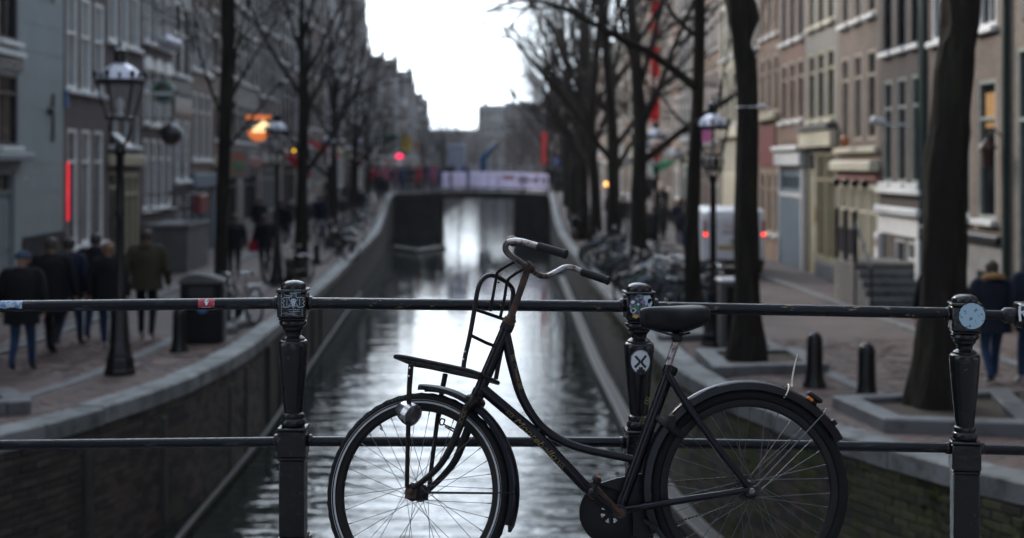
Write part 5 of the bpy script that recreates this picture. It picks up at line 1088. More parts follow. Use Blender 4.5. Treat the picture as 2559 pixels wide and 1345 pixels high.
# van
M['vanwhite'] = pm('white van paint', (.80, .82, .88), .3, var=.06, sc_=2, coat=.3); M['plate'] = pm('yellow number plate', (.55, .38, .03), .4); M['vanred'] = pm('red van lettering', (.42, .05, .06), .5); M['tail'] = emit('lit tail lamp', (1.0, .05, .02), 3.0); M['taildark'] = pm('red lamp glass', (.25, .015, .02), .25)
def van(label, loc, rz):
    o = thing('delivery_van', label, 'van', loc, rz); mb = MB(); n = 20; vs = []
    def sect(y, w, z0, z1, c=.12):
        out = []
        for k, (sx, sz) in enumerate(((1, -1), (1, 1), (-1, 1), (-1, -1))):
            for q in range(5):
                a = (-pi / 2 + k * pi / 2) + q * pi / 8; cz = z0 + c if sz < 0 else z1 - c; cx = sx * (w - c); out.append((cx + cos(a) * c, y, cz + sin(a) * c))
        return out
    S_ = [(0, .80, .42, 1.78, .12), (.03, .87, .36, 1.85, .13), (.25, .90, .32, 1.93, .14), (2.3, .90, .32, 1.95, .14), (2.9, .88, .32, 1.86, .14), (3.45, .88, .32, 1.25, .12), (4.0, .86, .34, 1.08, .12), (4.3, .78, .38, .92, .1), (4.36, .7, .45, .8, .08)]
    for s_ in S_: vs += sect(*s_)
    mb.add(vs, [(i * n + j, (i + 1) * n + j, (i + 1) * n + (j + 1) % n, i * n + (j + 1) % n) for i in range(len(S_) - 1) for j in range(n)] + [tuple(range(n)), tuple(range((len(S_) - 1) * n, len(S_) * n))[::-1]]); mb.obj('body', M['vanwhite'], o, ang=40)
    for s in (-1, 1):
        mb = MB(); mb.box((s * .40, -.012, 1.06), (.765, .03, 1.2), 0, None, .03); d = mb.obj('rear_door', M['vanwhite'], o); mb = MB(); mb.box((s * .08, -.035, .98), (.05, .03, .14), 0, None, .008); mb.obj('handle', M['blackpaint'], d)
        mb = MB(); mb.box((s * .83, .012, 1.34), (.1, .05, .5), 0, None, .015); tl = mb.obj('tail_lamp', M['taildark'], o); mb = MB(); mb.lathe([(.0, -.03), (.045, -.03), (.05, -.02), (.05, .01)], (s * .83, -.005, 1.19), (0, 1, 0), 12); mb.obj('lit_lamp', M['tail'], tl)
        for y in (.75, 3.55): mb = MB(); mb.lathe([(.2, -.1), (.31, -.1), (.32, -.08), (.32, .08), (.31, .1), (.2, .1), (.0, .09)], (s * .80, y, .32), (s, 0, 0), 24); w = mb.obj('wheel', M['rubber'], o); mb = MB(); mb.lathe([(0, .10), (.12, .11), (.19, .095), (.2, .1)], (s * .80, y, .32), (s, 0, 0), 18); mb.obj('rim', M['chrome'], w)
        mb = MB(); mb.box((s * .98, 2.95, 1.2), (.14, .12, .22), 0, None, .03); mb.obj('wing_mirror', M['blackpaint'], o)
        mb = MB(); mb.box((s * .893, 2.45, 1.5), (.02, .7, .5), 0, None, .008); mb.obj('side_window', M['glassd'], o)
    mb = MB(); mb.box((0, -.05, .40), (1.7, .14, .16), 0, None, .04); mb.obj('rear_bumper', M['blackdull'], o)
    mb = MB(); mb.box((0, 3.18, 1.56), (1.45, .03, .72), 0, Matrix.Rotation(R(48), 3, 'X')); mb.obj('windscreen', M['glassd'], o)
    mb = MB(); mb.box((-.22, -.035, .82), (.5, .012, .11), 0); p = mb.obj('number_plate', M['plate'], o, smooth=False); mb = MB(); [mb.box((-.42 + i * .08, -.043, .82), (.04, .004, .06)) for i in range(6)]; mb.obj('plate_print', M['ink'], p, smooth=False)
    mb = MB()
    for i in range(8): mb.box((-.28 + i * .1, -.031, 1.4), (.02, .006, .14)); mb.box((-.25 + i * .1, -.031, 1.46 - (i % 3) * .05), (.05, .006, .022))
    mb.obj('red_lettering', M['vanred'], o, smooth=False); mb = MB(); mb.box((.05, -.031, 1.24), (.8, .006, .06)); mb.obj('blue_stripe', M['bluegrey'], o, smooth=False); return o
van('white delivery van with lit tail lamps parked beyond the burled elm', (6.35, 40.6, zg(41)), .0)
# ------------------------------------------------------------------ street furniture
def bin_():
    p = ground(507, 856); o = thing('litter_bin', 'large dark litter bin with curved lid beside the slim elm', 'bin', p, .12); mb = MB(); mb.box((0, 0, .52), (.68, .6, 1.0), 0, None, .03); mb.box((0, 0, .03), (.62, .54, .06)); b = mb.obj('body', pm('dark green black bin', (.008, .009, .010), .4, spec=.15), o, smooth=False)
    mb = MB(); n = 10; P = [(-.37 + .74 * i / n, 1.03 + .12 * sin(pi * (i / n) ** .7)) for i in range(n + 1)]; mb.prism([(-.37, 1.0)] + P + [(.37, 1.0)], (0, .33, 0), (1, 0, 0), (0, 0, 1), .66); mb.obj('lid', M['stoneplinth'], o, ang=30)
    mb = MB(); mb.box((0, -.315, .85), (.4, .03, .16), 0, None, .01); mb.obj('slot', M['ink'], o, smooth=False); mb = MB(); mb.lathe([(.09, 0), (.09, .004)], (.02, -.302, .6), (0, -1, 0), 16); mb.obj('round_mark', M['deepblue'], o); mb = MB(); mb.box((.355, 0, .5), (.03, .5, .9), 0, None, .01); mb.obj('side_panel', M['stoneplinth'], o, smooth=False)
bin_()
def bollard(label, loc, s=1.0, flare=True):
    o = thing('bollard', label, 'bollard', loc, 0, 'iron bollards on the quays', s); mb = MB(); mb.lathe([(.165, 0), (.155, .03), (.125, .10), (.11, .22), (.1, .56)], n=18); mb.obj('shaft', M['castiron'], o); mb = MB(); mb.lathe([(.102, .56), (.101, .6), (.088, .66), (.05, .70), (0, .715)], n=18); mb.obj('cap', M['castiron'], o); return o
q0 = bollard('dark bollard in the street right behind the cable tie', ground(2036, 968)); dup(q0, ground(2166, 1004), .3, 'dark bollard nearest to the bed of the thick elm', None, 1.0)
dup(q0, ground(448, 880), .2, 'dark bollard in front of the litter bin', None, .98)
for u, v, lab in ((722, 706, 'small bollard beside the second cafe-side elm'), (791, 662, 'small bollard beyond the second cafe-side elm')): dup(q0, ground(u, v), .1, lab, None, .95)
p = ground(1834, 872) ; o = thing('utility_cabinet', 'grey metal cabinet with pale top behind the burled elm', 'cabinet', p, .1); mb = MB(); mb.box((0, 0, .56), (.46, .34, 1.0), 0, None, .01); mb.box((0, 0, .04), (.42, .3, .08)); mb.obj('body', M['stoneplinth'], o, smooth=False); mb = MB(); mb.box((0, 0, 1.09), (.52, .4, .07), 0, None, .03); mb.obj('lid', M['offwhite'], o, smooth=False); mb = MB(); mb.box((-.24, -.12, .55), (.03, .06, 1.0)); mb.obj('edge_post', M['kerb'], o, smooth=False); mb = MB(); mb.box((.02, -.178, .56), (.36, .016, .88), 0, None, .004); d = mb.obj('door', M['castiron'], o, smooth=False); mb = MB(); mb.box((.15, -.19, .6), (.02, .02, .1)); mb.obj('handle', M['chrome'], d, smooth=False)
# signs, awnings and lights on the cafe side
def bracket_sign(label, u, v, y, build, cat='sign', arm=True):
    c = at(u, v, y); o = thing('hanging_sign', label, cat, c); build(o)
    if arm:
        xf = xfl(y) if u < 1280 else xfr(y); mb = MB(); mb.tube([(xf - c.x, 0, .45), (0, 0, .45)], .02, 6); mb.tube([(xf - c.x, 0, .1), ((xf - c.x) * .4, 0, .45)], .012, 6); mb.tube([(0, 0, .45), (0, 0, .3)], .012, 6); mb.obj('bracket', M['castiron'], o)
    return o
M['signgreen'] = pm('green enamel sign', (.015, .085, .05), .35); M['glow'] = emit('glowing sign glass', (1.0, .72, .36), 1.4); M['glowo'] = emit('orange sign glass', (1.0, .25, .06), .45); M['amberl'] = emit('amber lamp', (1.0, .55, .03), 2.2); M['pinkl'] = emit('pink red lamp', (1.0, .03, .12), 1.4); M['yellows'] = pm('yellow sign', (.55, .36, .02), .5); M['pinkawn'] = thin('pink red awning', (.62, .17, .18)); M['redawn'] = thin('red awning', (.42, .05, .07)); M['greenawn'] = thin('green awning', (.08, .42, .26)); M['bluesign'] = pm('blue road sign', (.02, .08, .35), .4); M['redbanner'] = thin('red banner cloth', (.50, .035, .04)); M['pinks'] = emit('magenta sign', (.55, .10, .36), .2)
def disc_sign(o):
    mb = MB(); mb.lathe([(.33, -.05), (.345, -.04), (.345, .04), (.33, .05)], (0, 0, 0), (0, -1, 0), 32); d = mb.obj('disc', M['signgreen'], o); mb = MB(); mb.box((0, -.056, -.05), (.52, .01, .1)); mb.obj('pale_band', M['offwhite'], d, smooth=False)
    mb = MB(); pts = [(cos(pi / 2 + i * pi / 5) * (.085 if i % 2 == 0 else .035), sin(pi / 2 + i * pi / 5) * (.085 if i % 2 == 0 else .035)) for i in range(10)]; mb.prism(pts, (0, -.052, .13), (1, 0, 0), (0, 0, 1), .01); mb.obj('red_star', M['redpaint'], d, smooth=False); mb = MB(); mb.torus((0, -.052, 0), (0, 1, 0), .3, .012, 32, 6); mb.obj('rim', M['offwhite'], d)
bracket_sign('round green beer sign with a pale band and red star', 408, 230, 41.0, disc_sign)
def dome(o): mb = MB(); mb.lathe([(.33, -.05), (.36, 0), (.3, .18), (.16, .28), (.05, .32), (.03, .4)], n=20); d = mb.obj('shade', M['blackpaint'], o); mb = MB(); mb.ball((0, 0, -.08), (.3, .3, .26), 14, 8); mb.obj('globe', pm('dark lamp globe', (.03, .02, .024), .3), d)
bracket_sign('dark round cafe lamp hanging under the green beer sign', 427, 335, 41.6, dome, 'lamp')
def bowl(o):
    mb = MB(); mb.box((.0, 0, .42), (.95, .1, .16), 0, None, .02); mb.obj('orange_bar', M['glowo'], o); mb = MB(); n = 14; mb.prism([(-.42 * cos(pi * i / n), -.42 * sin(pi * i / n)) for i in range(n + 1)], (0, .06, -.1), (1, 0, 0), (0, 0, 1), .12); mb.obj('orange_bowl', M['glowo'], o); mb = MB(); mb.prism([(-.25, -.06), (.4, -.06), (.43, .3), (.2, .42), (.0, .2), (-.2, .12)], (0, .07, -.1), (1, 0, 0), (0, 0, 1), .14); mb.obj('glowing_top', M['glow'], o)
bracket_sign('glowing orange and cream bowl shaped cafe sign', 646, 320, 56.0, bowl)
def board(o):
    mb = MB(); mb.box((0, 0, 0), (.86, .08, 1.15), 0, None, .02); b = mb.obj('board', M['greydoor'], o); mb = MB(); mb.box((0, -.045, 0), (.6, .014, .9)); mb.obj('orange_field', pm('orange brown print', (.32, .17, .09), .6), b, smooth=False); mb = MB(); mb.ball((0, -.05, -.12), (.24, .02, .2), 12, 8); mb.obj('green_mark', pm('green print patch', (.10, .24, .16), .6), b); mb = MB(); mb.box((0, -.054, .28), (.36, .01, .16)); mb.obj('red_mark', pm('red print patch', (.45, .12, .12), .6), b, smooth=False)
bracket_sign('framed orange and green menu board on a bracket below the glowing sign', 597, 408, 55.0, board)
def amber2(o):
    mb = MB(); mb.box((0, 0, 0), (.6, .18, .34), 0, None, .03); b = mb.obj('box', M['blackpaint'], o)
    for s in (-1, 1): mb = MB(); mb.lathe([(0, -.02), (.05, -.02), (.055, .02)], (s * .1, -.1, 0), (0, 1, 0), 14); mb.obj('amber_lamp', M['amberl'], b)
bracket_sign('dark box sign with two amber lamps beside the second cafe-side elm', 741, 377, 62.0, amber2)
def awning(label, u, v, y, w, d, hgt, mt, side=-1):
    c = at(u, v, y); o = thing('awning', label, 'awning', c); mb = MB(); n = 8; sg = -1 if side < 0 else 1
    prof = [(sg * d * cos(pi / 2 * i / n) * -1, -hgt * (1 - sin(pi / 2 * i / n))) for i in range(n + 1)]; vs = []
    for yy in (-w / 2, w / 2): vs += [(-a * 1.0 if False else a * -1 * -1, yy, z) for a, z in prof]
    k = n + 1; mb.add(vs, [(i, i + 1, k + i + 1, k + i) for i in range(n)] + [tuple(range(k)), tuple(range(k, 2 * k))[::-1]]); mb.obj('cloth', mt, o, smooth=False); mb = MB()
    mb.tube([(prof[0][0], -w / 2, -hgt), (prof[0][0], w / 2, -hgt)], .03, 6); mb.obj('front_bar', M['blackpaint'], o); mb = MB(); mb.tube([(prof[-1][0], -w / 2, .02), (prof[-1][0] + sg * 1.4, -w / 2, .02)], .02, 6); mb.obj('wall_arm', M['blackpaint'], o); return o
awning('dark red curved cafe awning beside the second cafe-side elm', 720, 388, 66, 2.2, .95, 1.1, M['redawn'])
awning('pink red awning of a shop beyond the dark red one', 765, 350, 74, 2.4, 1.2, .8, M['pinkawn']); awning('second pink red awning further along the cafes', 790, 362, 80, 2.4, 1.2, .8, M['pinkawn'])
awning('green shop awning beyond the white van', 1690, 400, 74, 2.2, 1.2, .75, M['greenawn'], 1)
def flat(w, h, mt, nm='board', extra=None):
    def f(o):
        mb = MB(); mb.box((0, 0, 0), (w, .08, h), 0, None, .015); b = mb.obj(nm, mt, o)
        if extra: extra(b)
    return f
def strokes(b):
    mb = MB(); [mb.box((-.16 + .11 * (i % 4), -.045, .3 - .2 * (i // 4)), (.06, .008, .1)) for i in range(14)]; mb.obj('print', M['ink'], b, smooth=False)
bracket_sign('yellow upright sign above the crowd on the far bridge', 1016, 358, 118, flat(.75, 1.2, M['yellows'], extra=strokes)); bracket_sign('small orange sign beside the yellow one', 1040, 365, 122, flat(.4, .7, pm('dull orange sign', (.36, .14, .06), .6)))
bracket_sign('green and red shop sign left of the yellow sign', 976, 345, 112, lambda o: (flat(1.1, .5, M['signgreen'])(o), flat(.45, .3, M['redpaint'], 'red_panel')(o)))
o = thing('lit_lantern', 'pink red lit lantern above the crowd on the far bridge', 'lantern', at(998, 391, 106)); mb = MB(); mb.ball((0, 0, 0), (.3, .2, .2), 12, 8); mb.obj('globe', M['pinkl'], o); mb = MB(); mb.tube([(0, 0, .2), (0, 0, .9), (-1.6, 0, .9)], .02, 6); mb.obj('bracket', M['castiron'], o)
y = 88; c = at(1390, 405, y); o = thing('road_sign', 'round blue road sign on a post right of the banners', 'road sign', (c.x, y, zg(y))); hz = c.z - zg(y); mb = MB(); mb.tube([(0, 0.03, 0), (0, .03, hz + .25)], .03, 8); mb.obj('post', M['castiron'], o); mb = MB(); mb.lathe([(0, -.015), (.27, -.015), (.28, 0), (.27, .015), (0, .015)], (0, 0, hz), (0, 1, 0), 24); d = mb.obj('disc', M['bluesign'], o); mb = MB(); mb.prism([(-.03, -.14), (.03, -.14), (.03, .04), (.1, .04), (0, .17), (-.1, .04), (-.03, .04)], (0, -.016, hz), (1, 0, 0), (0, 0, 1), .006); mb.obj('arrow', M['white'], d, smooth=False)
y = 60; c = at(1515, 460, y); o = thing('round_lamp', 'small lit orange lamp between two van-side elms', 'lamp', (c.x, y, zg(y))); hz = c.z - zg(y); mb = MB(); mb.tube([(0, 0, 0), (0, 0, hz - .1)], .03, 6); mb.obj('post', M['castiron'], o); mb = MB(); mb.ball((0, 0, hz), .1, 12, 8); mb.obj('globe', emit('orange lamp glass', (1.0, .45, .12), 3.0), o)
for k_, (va, vb) in enumerate(((0, 90), (112, 196), (214, 312))):
    y = 86; a, b = at(1637, va, y), at(1637, vb, y); o = thing('banner', ['topmost red banner on the tall van-side facade', 'middle red banner on the tall van-side facade', 'lowest red banner on the tall van-side facade'][k_], 'banner', (a + b) / 2, 0, 'red banners hung from one facade'); h_ = (a - b).z; mb = MB(); n = 8
    for i in range(n): z0, z1 = -h_ / 2 + h_ * i / n, -h_ / 2 + h_ * (i + 1) / n; y0_, y1_ = .04 * sin(i), .04 * sin(i + 1); mb.quad((-.27, y0_, z0), (.27, y0_ + .02, z0), (.27, y1_ + .02, z1), (-.27, y1_, z1))
    mb.V += [(x, y_ + .02, z) for x, y_, z in mb.V]; mb.F += [tuple(i + 4 * n for i in f[::-1]) for f in mb.F]; mb.M += [0] * n; mb.obj('cloth', M['redbanner'], o, smooth=False); mb = MB()
    for zz in (h_ / 2, -h_ / 2): mb = MB(); mb.tube([(-.3, .02, zz), (.75, .02, zz)], .025, 6); mb.box((.0, .02, zz), (.6, .06, .1)); mb.obj('arm', M['offwhite'], o, smooth=False)
y = 98; c = at(1352, 330, y); o = thing('flag', 'narrow pink red flag on a pole beyond the banner bridge', 'flag', (c.x, y, zg(y))); hz = c.z - zg(y); mb = MB(); mb.tube([(0, 0, 0), (0, 0, hz + .4)], .03, 6); mb.obj('pole', M['castiron'], o); mb = MB(); n = 8; 
for i in range(n): z0, z1 = hz - 2.2 * i / n, hz - 2.2 * (i + 1) / n; mb.box((.2 + .04 * sin(i), 0, (z0 + z1) / 2), (.36, .03, 2.2 / n - .002))
mb.obj('cloth', M['pinkawn'], o, smooth=False)
bracket_sign('magenta sign seen through the van-side lantern', 1766, 335, 60.5, flat(.36, .72, M['pinks'])); bracket_sign('red upright sign behind the distant van-side lantern', 1641, 378, 84, flat(.4, 1.0, M['redbanner']))
# blue works vehicle and crane arm behind the banners
M['craneblue'] = pm('blue crane paint', (.02, .10, .22), .45); M['boxgrey'] = pm('pale grey box body', (.30, .34, .42), .5)
c = at(1140, 440, 101); o = thing('works_truck', 'pale box truck standing behind the banner bridge', 'truck', (c.x, 101, zg(101))); mb = MB(); mb.box((.1, 0, 2.5), (1.2, 3.6, 1.9), 0, None, .05); mb.obj('box_body', M['boxgrey'], o); mb = MB(); mb.box((0, 0, 1.05), (1.9, 4.4, 1.0), 0, None, .1); mb.obj('cab', M['craneblue'], o)
for s in (-1, 1):
    for x in (-.85, .85): mb = MB(); mb.lathe([(.0, -.12), (.42, -.12), (.45, 0), (.42, .12), (0, .12)], (x, s * 1.4, .45), (1, 0, 0), 18); mb.obj('wheel', M['rubber'], o)
c = at(1212, 430, 103); o = thing('crane_arm', 'blue crane arm rising behind the banner bridge', 'crane', (c.x, 103, zg(103))); hz = c.z - zg(103); mb = MB(); mb.box((0, 0, hz * .5), (.9, 1.2, hz), 0, None, .08); mb.obj('base', M['craneblue'], o); mb = MB(); mb.tube([(-.1, 0, hz), (-.15, 0, hz + .9), (.25, 0, hz + 1.5), (.85, 0, hz + 2.1)], [.24, .24, .22, .16], 8); mb.obj('boom', M['craneblue'], o); mb = MB(); mb.tube([(.85, 0, hz + 2.1), (1.25, 0, hz + 2.55)], [.12, .08], 8); mb.obj('boom_tip', M['kerb'], o)
# dome cameras on the cafe-side corner house
for (u, v, y, lab) in ((52, 456, 30.9, 'white dome camera beside the door of the pale corner house'), (146, 497, 34.0, 'white dome camera under the red neon tube')):
    c = at(u, v, y); xf = xfl(y); o = thing('dome_camera', lab, 'camera', c); mb = MB(); mb.tube([(xf - c.x, 0, .1), (0, 0, .1), (0, 0, .05)], .03, 8); mb.lathe([(.07, .0), (.075, .06), (.05, .09)], n=14); mb.obj('mount', M['white'], o); mb = MB(); mb.ball((0, 0, -.02), (.065, .065, .075), 12, 8); mb.obj('dome', M['offwhite'], o)

# thin air haze that fades the far end of the canal
hm = bpy.data.materials.new('haze'); hm.use_nodes = True; ht_ = hm.node_tree; ht_.nodes.remove(ht_.nodes['Principled BSDF']); hv = ht_.nodes.new('ShaderNodeVolumePrincipled'); hv.inputs['Color'].default_value = (.86, .86, .93, 1); hv.inputs['Density'].default_value = .0002; hv.inputs['Anisotropy'].default_value = .3; ht_.links.new(hv.outputs[0], ht_.nodes['Material Output'].inputs['Volume'])
mb = MB(); mb.box((0, 500, 8), (2400, 1900, 24.2)); tag(mb.obj('haze', hm, smooth=False), 'thin pale haze in the street air', kind='stuff')
# ------------------------------------------------------------------ bridge railing
YR = 5.47; KR = F / YR
rail_o = Vector((-.4, YR, 0.07))
railing = thing('bridge_railing', 'black iron bridge railing with moulded posts and two pipes behind the bicycle', 'railing', rail_o)
def pipe(pts, r, mt, name):
    mb = MB(); P = [at(u, v, YR) for u, v in pts]; Q = []
    for a, b in zip(P, P[1:]):
        for i in range(12): Q.append(a.lerp(b, i / 12))
    Q.append(P[-1]); mb.tube(Q, r, 18); rel(mb, rail_o)
    return mb.obj(name, mt, railing)
pipe([(-420, 771), (0, 765.5), (735, 757.5)], .0222, M['rail'], 'top_rail')
pipe([(735, 757.5), (1595, 766.5)], .0222, M['railworn'], 'top_rail')
pipe([(1595, 767.5), (2410, 783.5)], .0222, M['railworn'], 'top_rail')
pipe([(2410, 785.5), (2540, 788), (2900, 800)], .018, M['rail'], 'top_rail')
pipe([(-420, 1116), (0, 1112), (735, 1104)], .0195, M['rail'], 'bottom_rail')
pipe([(735, 1103), (1595, 1105)], .0195, M['rail'], 'bottom_rail')
pipe([(1595, 1106), (2410, 1120)], .0195, M['rail'], 'bottom_rail')
pipe([(2410, 1122), (2900, 1134)], .0195, M['rail'], 'bottom_rail')
def post(u0, v0, rz=0.0):
    k = 1 / KR; z = lambda dv: at(u0, v0 + dv, YR).z; x = at(u0, v0, YR).x
    c = Vector((x, YR, 0)); mb = MB(); rot = Matrix.Rotation(rz, 3, 'Z')
    def P(lst): return [(hw * k, z(dv)) for dv, hw in lst]
    def bx(d0, d1, hw, bev): mb.box(c + Vector((0, 0, (z(d0) + z(d1)) / 2)), (2 * hw * k, 2 * hw * k, z(d0) - z(d1)), 0, rot, bev)
    bx(21, 29, 38, .004); bx(29, 92, 35.5, .006); bx(92, 98, 33, .004)
    mb.lathe(P([(98, 30), (101, 34), (107, 35.5), (113, 31), (116, 27.5), (122, 26.5), (126, 22), (132, 19), (138, 19), (141, 24), (145, 29), (149, 29), (150, 33), (154, 37), (162, 38), (175, 37), (250, 31), (325, 23), (330, 22), (333, 26), (339, 27.5), (345, 26), (349, 30), (356, 31.5), (363, 29), (366, 27)][::-1]), c, n=28)
    bx(365, 373, 37, .005); bx(373, 438, 35, .005); bx(438, 446, 33.5, .004); bx(446, 636, 31.5, .004)
    bx(636, 646, 37, .006); bx(646, 672, 42, .006); bx(672, 760, 46, .006)
    rel(mb, rail_o); po = mb.obj('post', M['castiron'], railing)
    cb = MB(); cb.lathe([(31.5 * k, 0), (32 * k, 3 * k), (31 * k, 9 * k), (26 * k, 15 * k), (15 * k, 19.5 * k), (0, 21 * k)], c + Vector((0, 0, z(21))), n=28)
    rel(cb, rail_o); cb.obj('cap', M['castiron'], po)
    for s in (-1, 1):      # sleeves where the pipes enter the post
        for dv, rr in ((57 if v0 < 720 else 50, .0262), (400 if v0 < 720 else 386, .0235)):
            sl = MB(); sl.lathe([(rr * .9, 0), (rr, .004), (rr, .016), (rr * .92, .02)], c + Vector((s * 35 * k, 0, z(dv))), (s, 0, 0), n=16); rel(sl, rail_o); sl.obj('sleeve', M['castiron'], po)
    return po
post1 = post(733, 700); post2 = post(1597, 706, R(4)); post3 = post(2411, 734, R(-9))
jb = MB(); c = at(2596, 788, YR)
jb.box(c, (.16, .11, .098), 0, None, .006); rel(jb, rail_o); joint = jb.obj('rail_joint', M['castiron'], railing)
jc = MB(); jc.lathe([(.02, -.012), (.03, 0), (.031, .028), (.028, .04)], at(2510, 788, YR), (1, 0, 0), n=18); rel(jc, rail_o); jc.obj('sleeve', M['castiron'], joint)
mk = MB(); yl = YR - .0562
for pts in ([(2550, 803), (2548, 780), (2549, 764)], [(2549, 764), (2560, 762), (2566, 770), (2562, 779), (2551, 781)], [(2556, 781), (2570, 802)]):
    ribbon(mk, [at(u, v, yl) for u, v in pts], .0095)
rel(mk, rail_o); mk.obj('painted_letter', M['white_st'], joint)

# stickers on the posts and pipes
yf = YR - 36.5 / KR - .0012
st = MB(); g = lambda u, v: at(u, v, yf)
out = [(710, 744), (706, 748), (711, 752), (706, 757), (710, 762), (706, 767), (712, 768), (722, 767), (728, 764), (733, 769), (739, 764), (746, 768), (757, 767), (761, 763), (757, 758), (761, 753), (756, 749), (760, 745), (754, 743), (743, 744), (740, 743), (740, 735), (729, 735), (728, 743), (718, 744)]
ribbon(st, [g(*p) for p in out], .0022, 0, True)
for s in (-1, 1):
    ribbon(st, [g(733 + s * 12, 746), g(733 + s * 5, 756), g(733 + s * 12, 765)], .0016)
    ribbon(st, [g(733 + s * 16, 747), g(733 + s * 16, 764)], .0014)
face = [(726, 752), (729, 747), (733, 746), (738, 747), (741, 752), (738, 757), (736, 764), (733, 766), (730, 764), (728, 757)]
st.add([g(u, v) for u, v in face], [tuple(range(len(face)))[::-1]])
for du in (-3, 3): st.add([g(733 + du - 1.4, 750.5) + Vector((0, -.0004, 0)), g(733 + du + 1.4, 750.5) + Vector((0, -.0004, 0)), g(733 + du, 752.6) + Vector((0, -.0004, 0))], [(0, 1, 2)], 1)
st.add([g(731.6, 759) + Vector((0, -.0004, 0)), g(734.4, 759) + Vector((0, -.0004, 0)), g(733, 762) + Vector((0, -.0004, 0))], [(0, 1, 2)], 1)
r2 = random.Random(3)
for v in (729, 734, 739, 774, 778, 783, 787): 
    for i in range(3):
        u = r2.uniform(702, 735); ribbon(st, [g(u, v + r2.uniform(-1, 1)), g(u + r2.uniform(6, 20), v + r2.uniform(-1.5, 1.5))], .0009)
for pts in ([(703, 727), (703, 790)], [(703, 727), (712, 737)], [(733, 770), (733, 786)], [(755, 772), (755, 789)], [(723, 728), (752, 724)]): ribbon(st, [g(*p) for p in pts], .0009)
rel(st, rail_o); sp1 = st.obj('sticker', [M['line_st'], M['ink']], post1, smooth=False); sp1['label'] = 'pale line sticker of a lion head under a small tower'
tm = text_mesh('TOWERS', .0105, .25, .0002, M['line_st']); tm.transform(Matrix.Translation(g(737, 731) + Vector((0, -.0002, 0)) - rail_o) @ Matrix.Rotation(R(90), 4, 'X')); link('sticker_text', tm, post1)
st = MB(); g = lambda u, v: at(u, v, yf - .002)
r2 = random.Random(11)
def blob(c, ru, rv, m, n=13, rag=.35):
    st.add([g(c[0] + cos(-2 * pi * i / n) * ru * r2.uniform(1 - rag, 1), c[1] + sin(-2 * pi * i / n) * rv * r2.uniform(1 - rag, 1)) + Vector((0, -.0002 * m, 0)) for i in range(n)], [tuple(range(n))], m)
blob((1598, 765), 27, 31, 0, 22, .12)
for c_, a, b, m in (((1617, 750), 12, 15, 1), ((1624, 757), 7, 14, 1), ((1582, 755), 7, 5, 2), ((1595, 761), 4, 4, 2), ((1591, 768), 5, 8, 3), ((1583, 776), 9, 8, 1), ((1582, 776), 5, 5, 4), ((1588, 791), 9, 6, 5), ((1580, 742), 8, 6, 4), ((1607, 755), 7, 6, 6)): blob(c_, a, b, m)
rel(st, rail_o); st.obj('torn_sticker', [M['torn'], M['line_st'], M['white_st'], pm('green print', (.03, .2, .05), .5), M['ink'], pm('orange print', (.5, .28, .05), .5), pm('violet print', (.2, .15, .28), .5)], post2, smooth=False)
def wrap(u, v, u0, rad, off=.0006):
    rad = pw([(860, 37.8), (881, 37), (956, 31)], v) / KR + .0006
    p = at(u, v, YR - rad); x0 = at(u0, v, YR).x; dx = (at(u, v, YR).x - x0)
    return Vector((x0 + dx * (YR - rad) / YR, YR - math.sqrt(max(1e-6, rad * rad - dx * dx)) - off, at(u, v, YR - rad).z))
st = MB(); rad = .0545
def disc(u0, v0, hu, hv, m, off, uc, rd=rad):
    rings = [(0.0001, 1)] + [(k / 6, 28) for k in range(1, 7)]; vs = [wrap(u0, v0, uc, rd, off)]; n = 28
    for k in range(1, 7):
        for i in range(n): vs.append(wrap(u0 + cos(2 * pi * i / n) * hu * k / 6, v0 + sin(2 * pi * i / n) * hv * k / 6, uc, rd, off))
    fs = [(0, 1 + (i + 1) % n, 1 + i) for i in range(n)]
    for k in range(5):
        for i in range(n): a = 1 + k * n; fs.append((a + i, a + (i + 1) % n, a + n + (i + 1) % n, a + n + i))
    st.add(vs, fs, m)
disc(1598, 906, 27, 32, 1, .0006, 1597); disc(1598, 905, 23.5, 28, 0, .0010, 1597)
def bar(a, b, w, m=1):
    a = Vector((*a, 0)); b = Vector((*b, 0)); t = (b - a).normalized(); nn = Vector((-t.y, t.x, 0)) * w / 2; vs = []
    for i in range(7):
        for s in (-1, 1): p = a.lerp(b, i / 6) + nn * s; vs.append(wrap(p.x, p.y, 1597, rad, .0014))
    st.add(vs, [(2 * i, 2 * i + 1, 2 * i + 3, 2 * i + 2) for i in range(6)], m)
for a, b in (((1584, 890), (1596, 903)), ((1600, 903), (1612, 889)), ((1583, 919), (1595, 907)), ((1600, 907), (1611, 919))): bar(a, b, 6)
bar((1592, 905), (1604, 905), 5); bar((1588, 928), (1609, 928), 9); bar((1593, 921), (1604, 921), 7)
for i in range(14):
    a = pi * 1.12 + i * .06 * pi * .75; bar((1598 + cos(a) * 25.4, 906 + sin(a) * 30.2), (1598 + cos(a + .07) * 25.4, 906 + sin(a + .07) * 30.2), 2.2, 0)
rel(st, rail_o); s_ = st.obj('windmill_sticker', [M['white_st'], M['ink']], post2); s_['label'] = 'oval white sticker with a dark windmill'
st = MB(); yy = YR - 38.5 / KR - .004
n = 40; c_ = at(2429, 790, yy)
st.add([c_] + [c_ + Vector((cos(2 * pi * i / n) * .0475, .0475 * cos(2 * pi * i / n) * -.158, sin(2 * pi * i / n) * .0495)) for i in range(n)], [(0, 1 + i, 1 + (i + 1) % n) for i in range(n)], 0)
rel(st, rail_o); s_ = st.obj('round_sticker', [M['blue_st']], post3, smooth=False); s_['label'] = 'round pale blue speckled sticker'
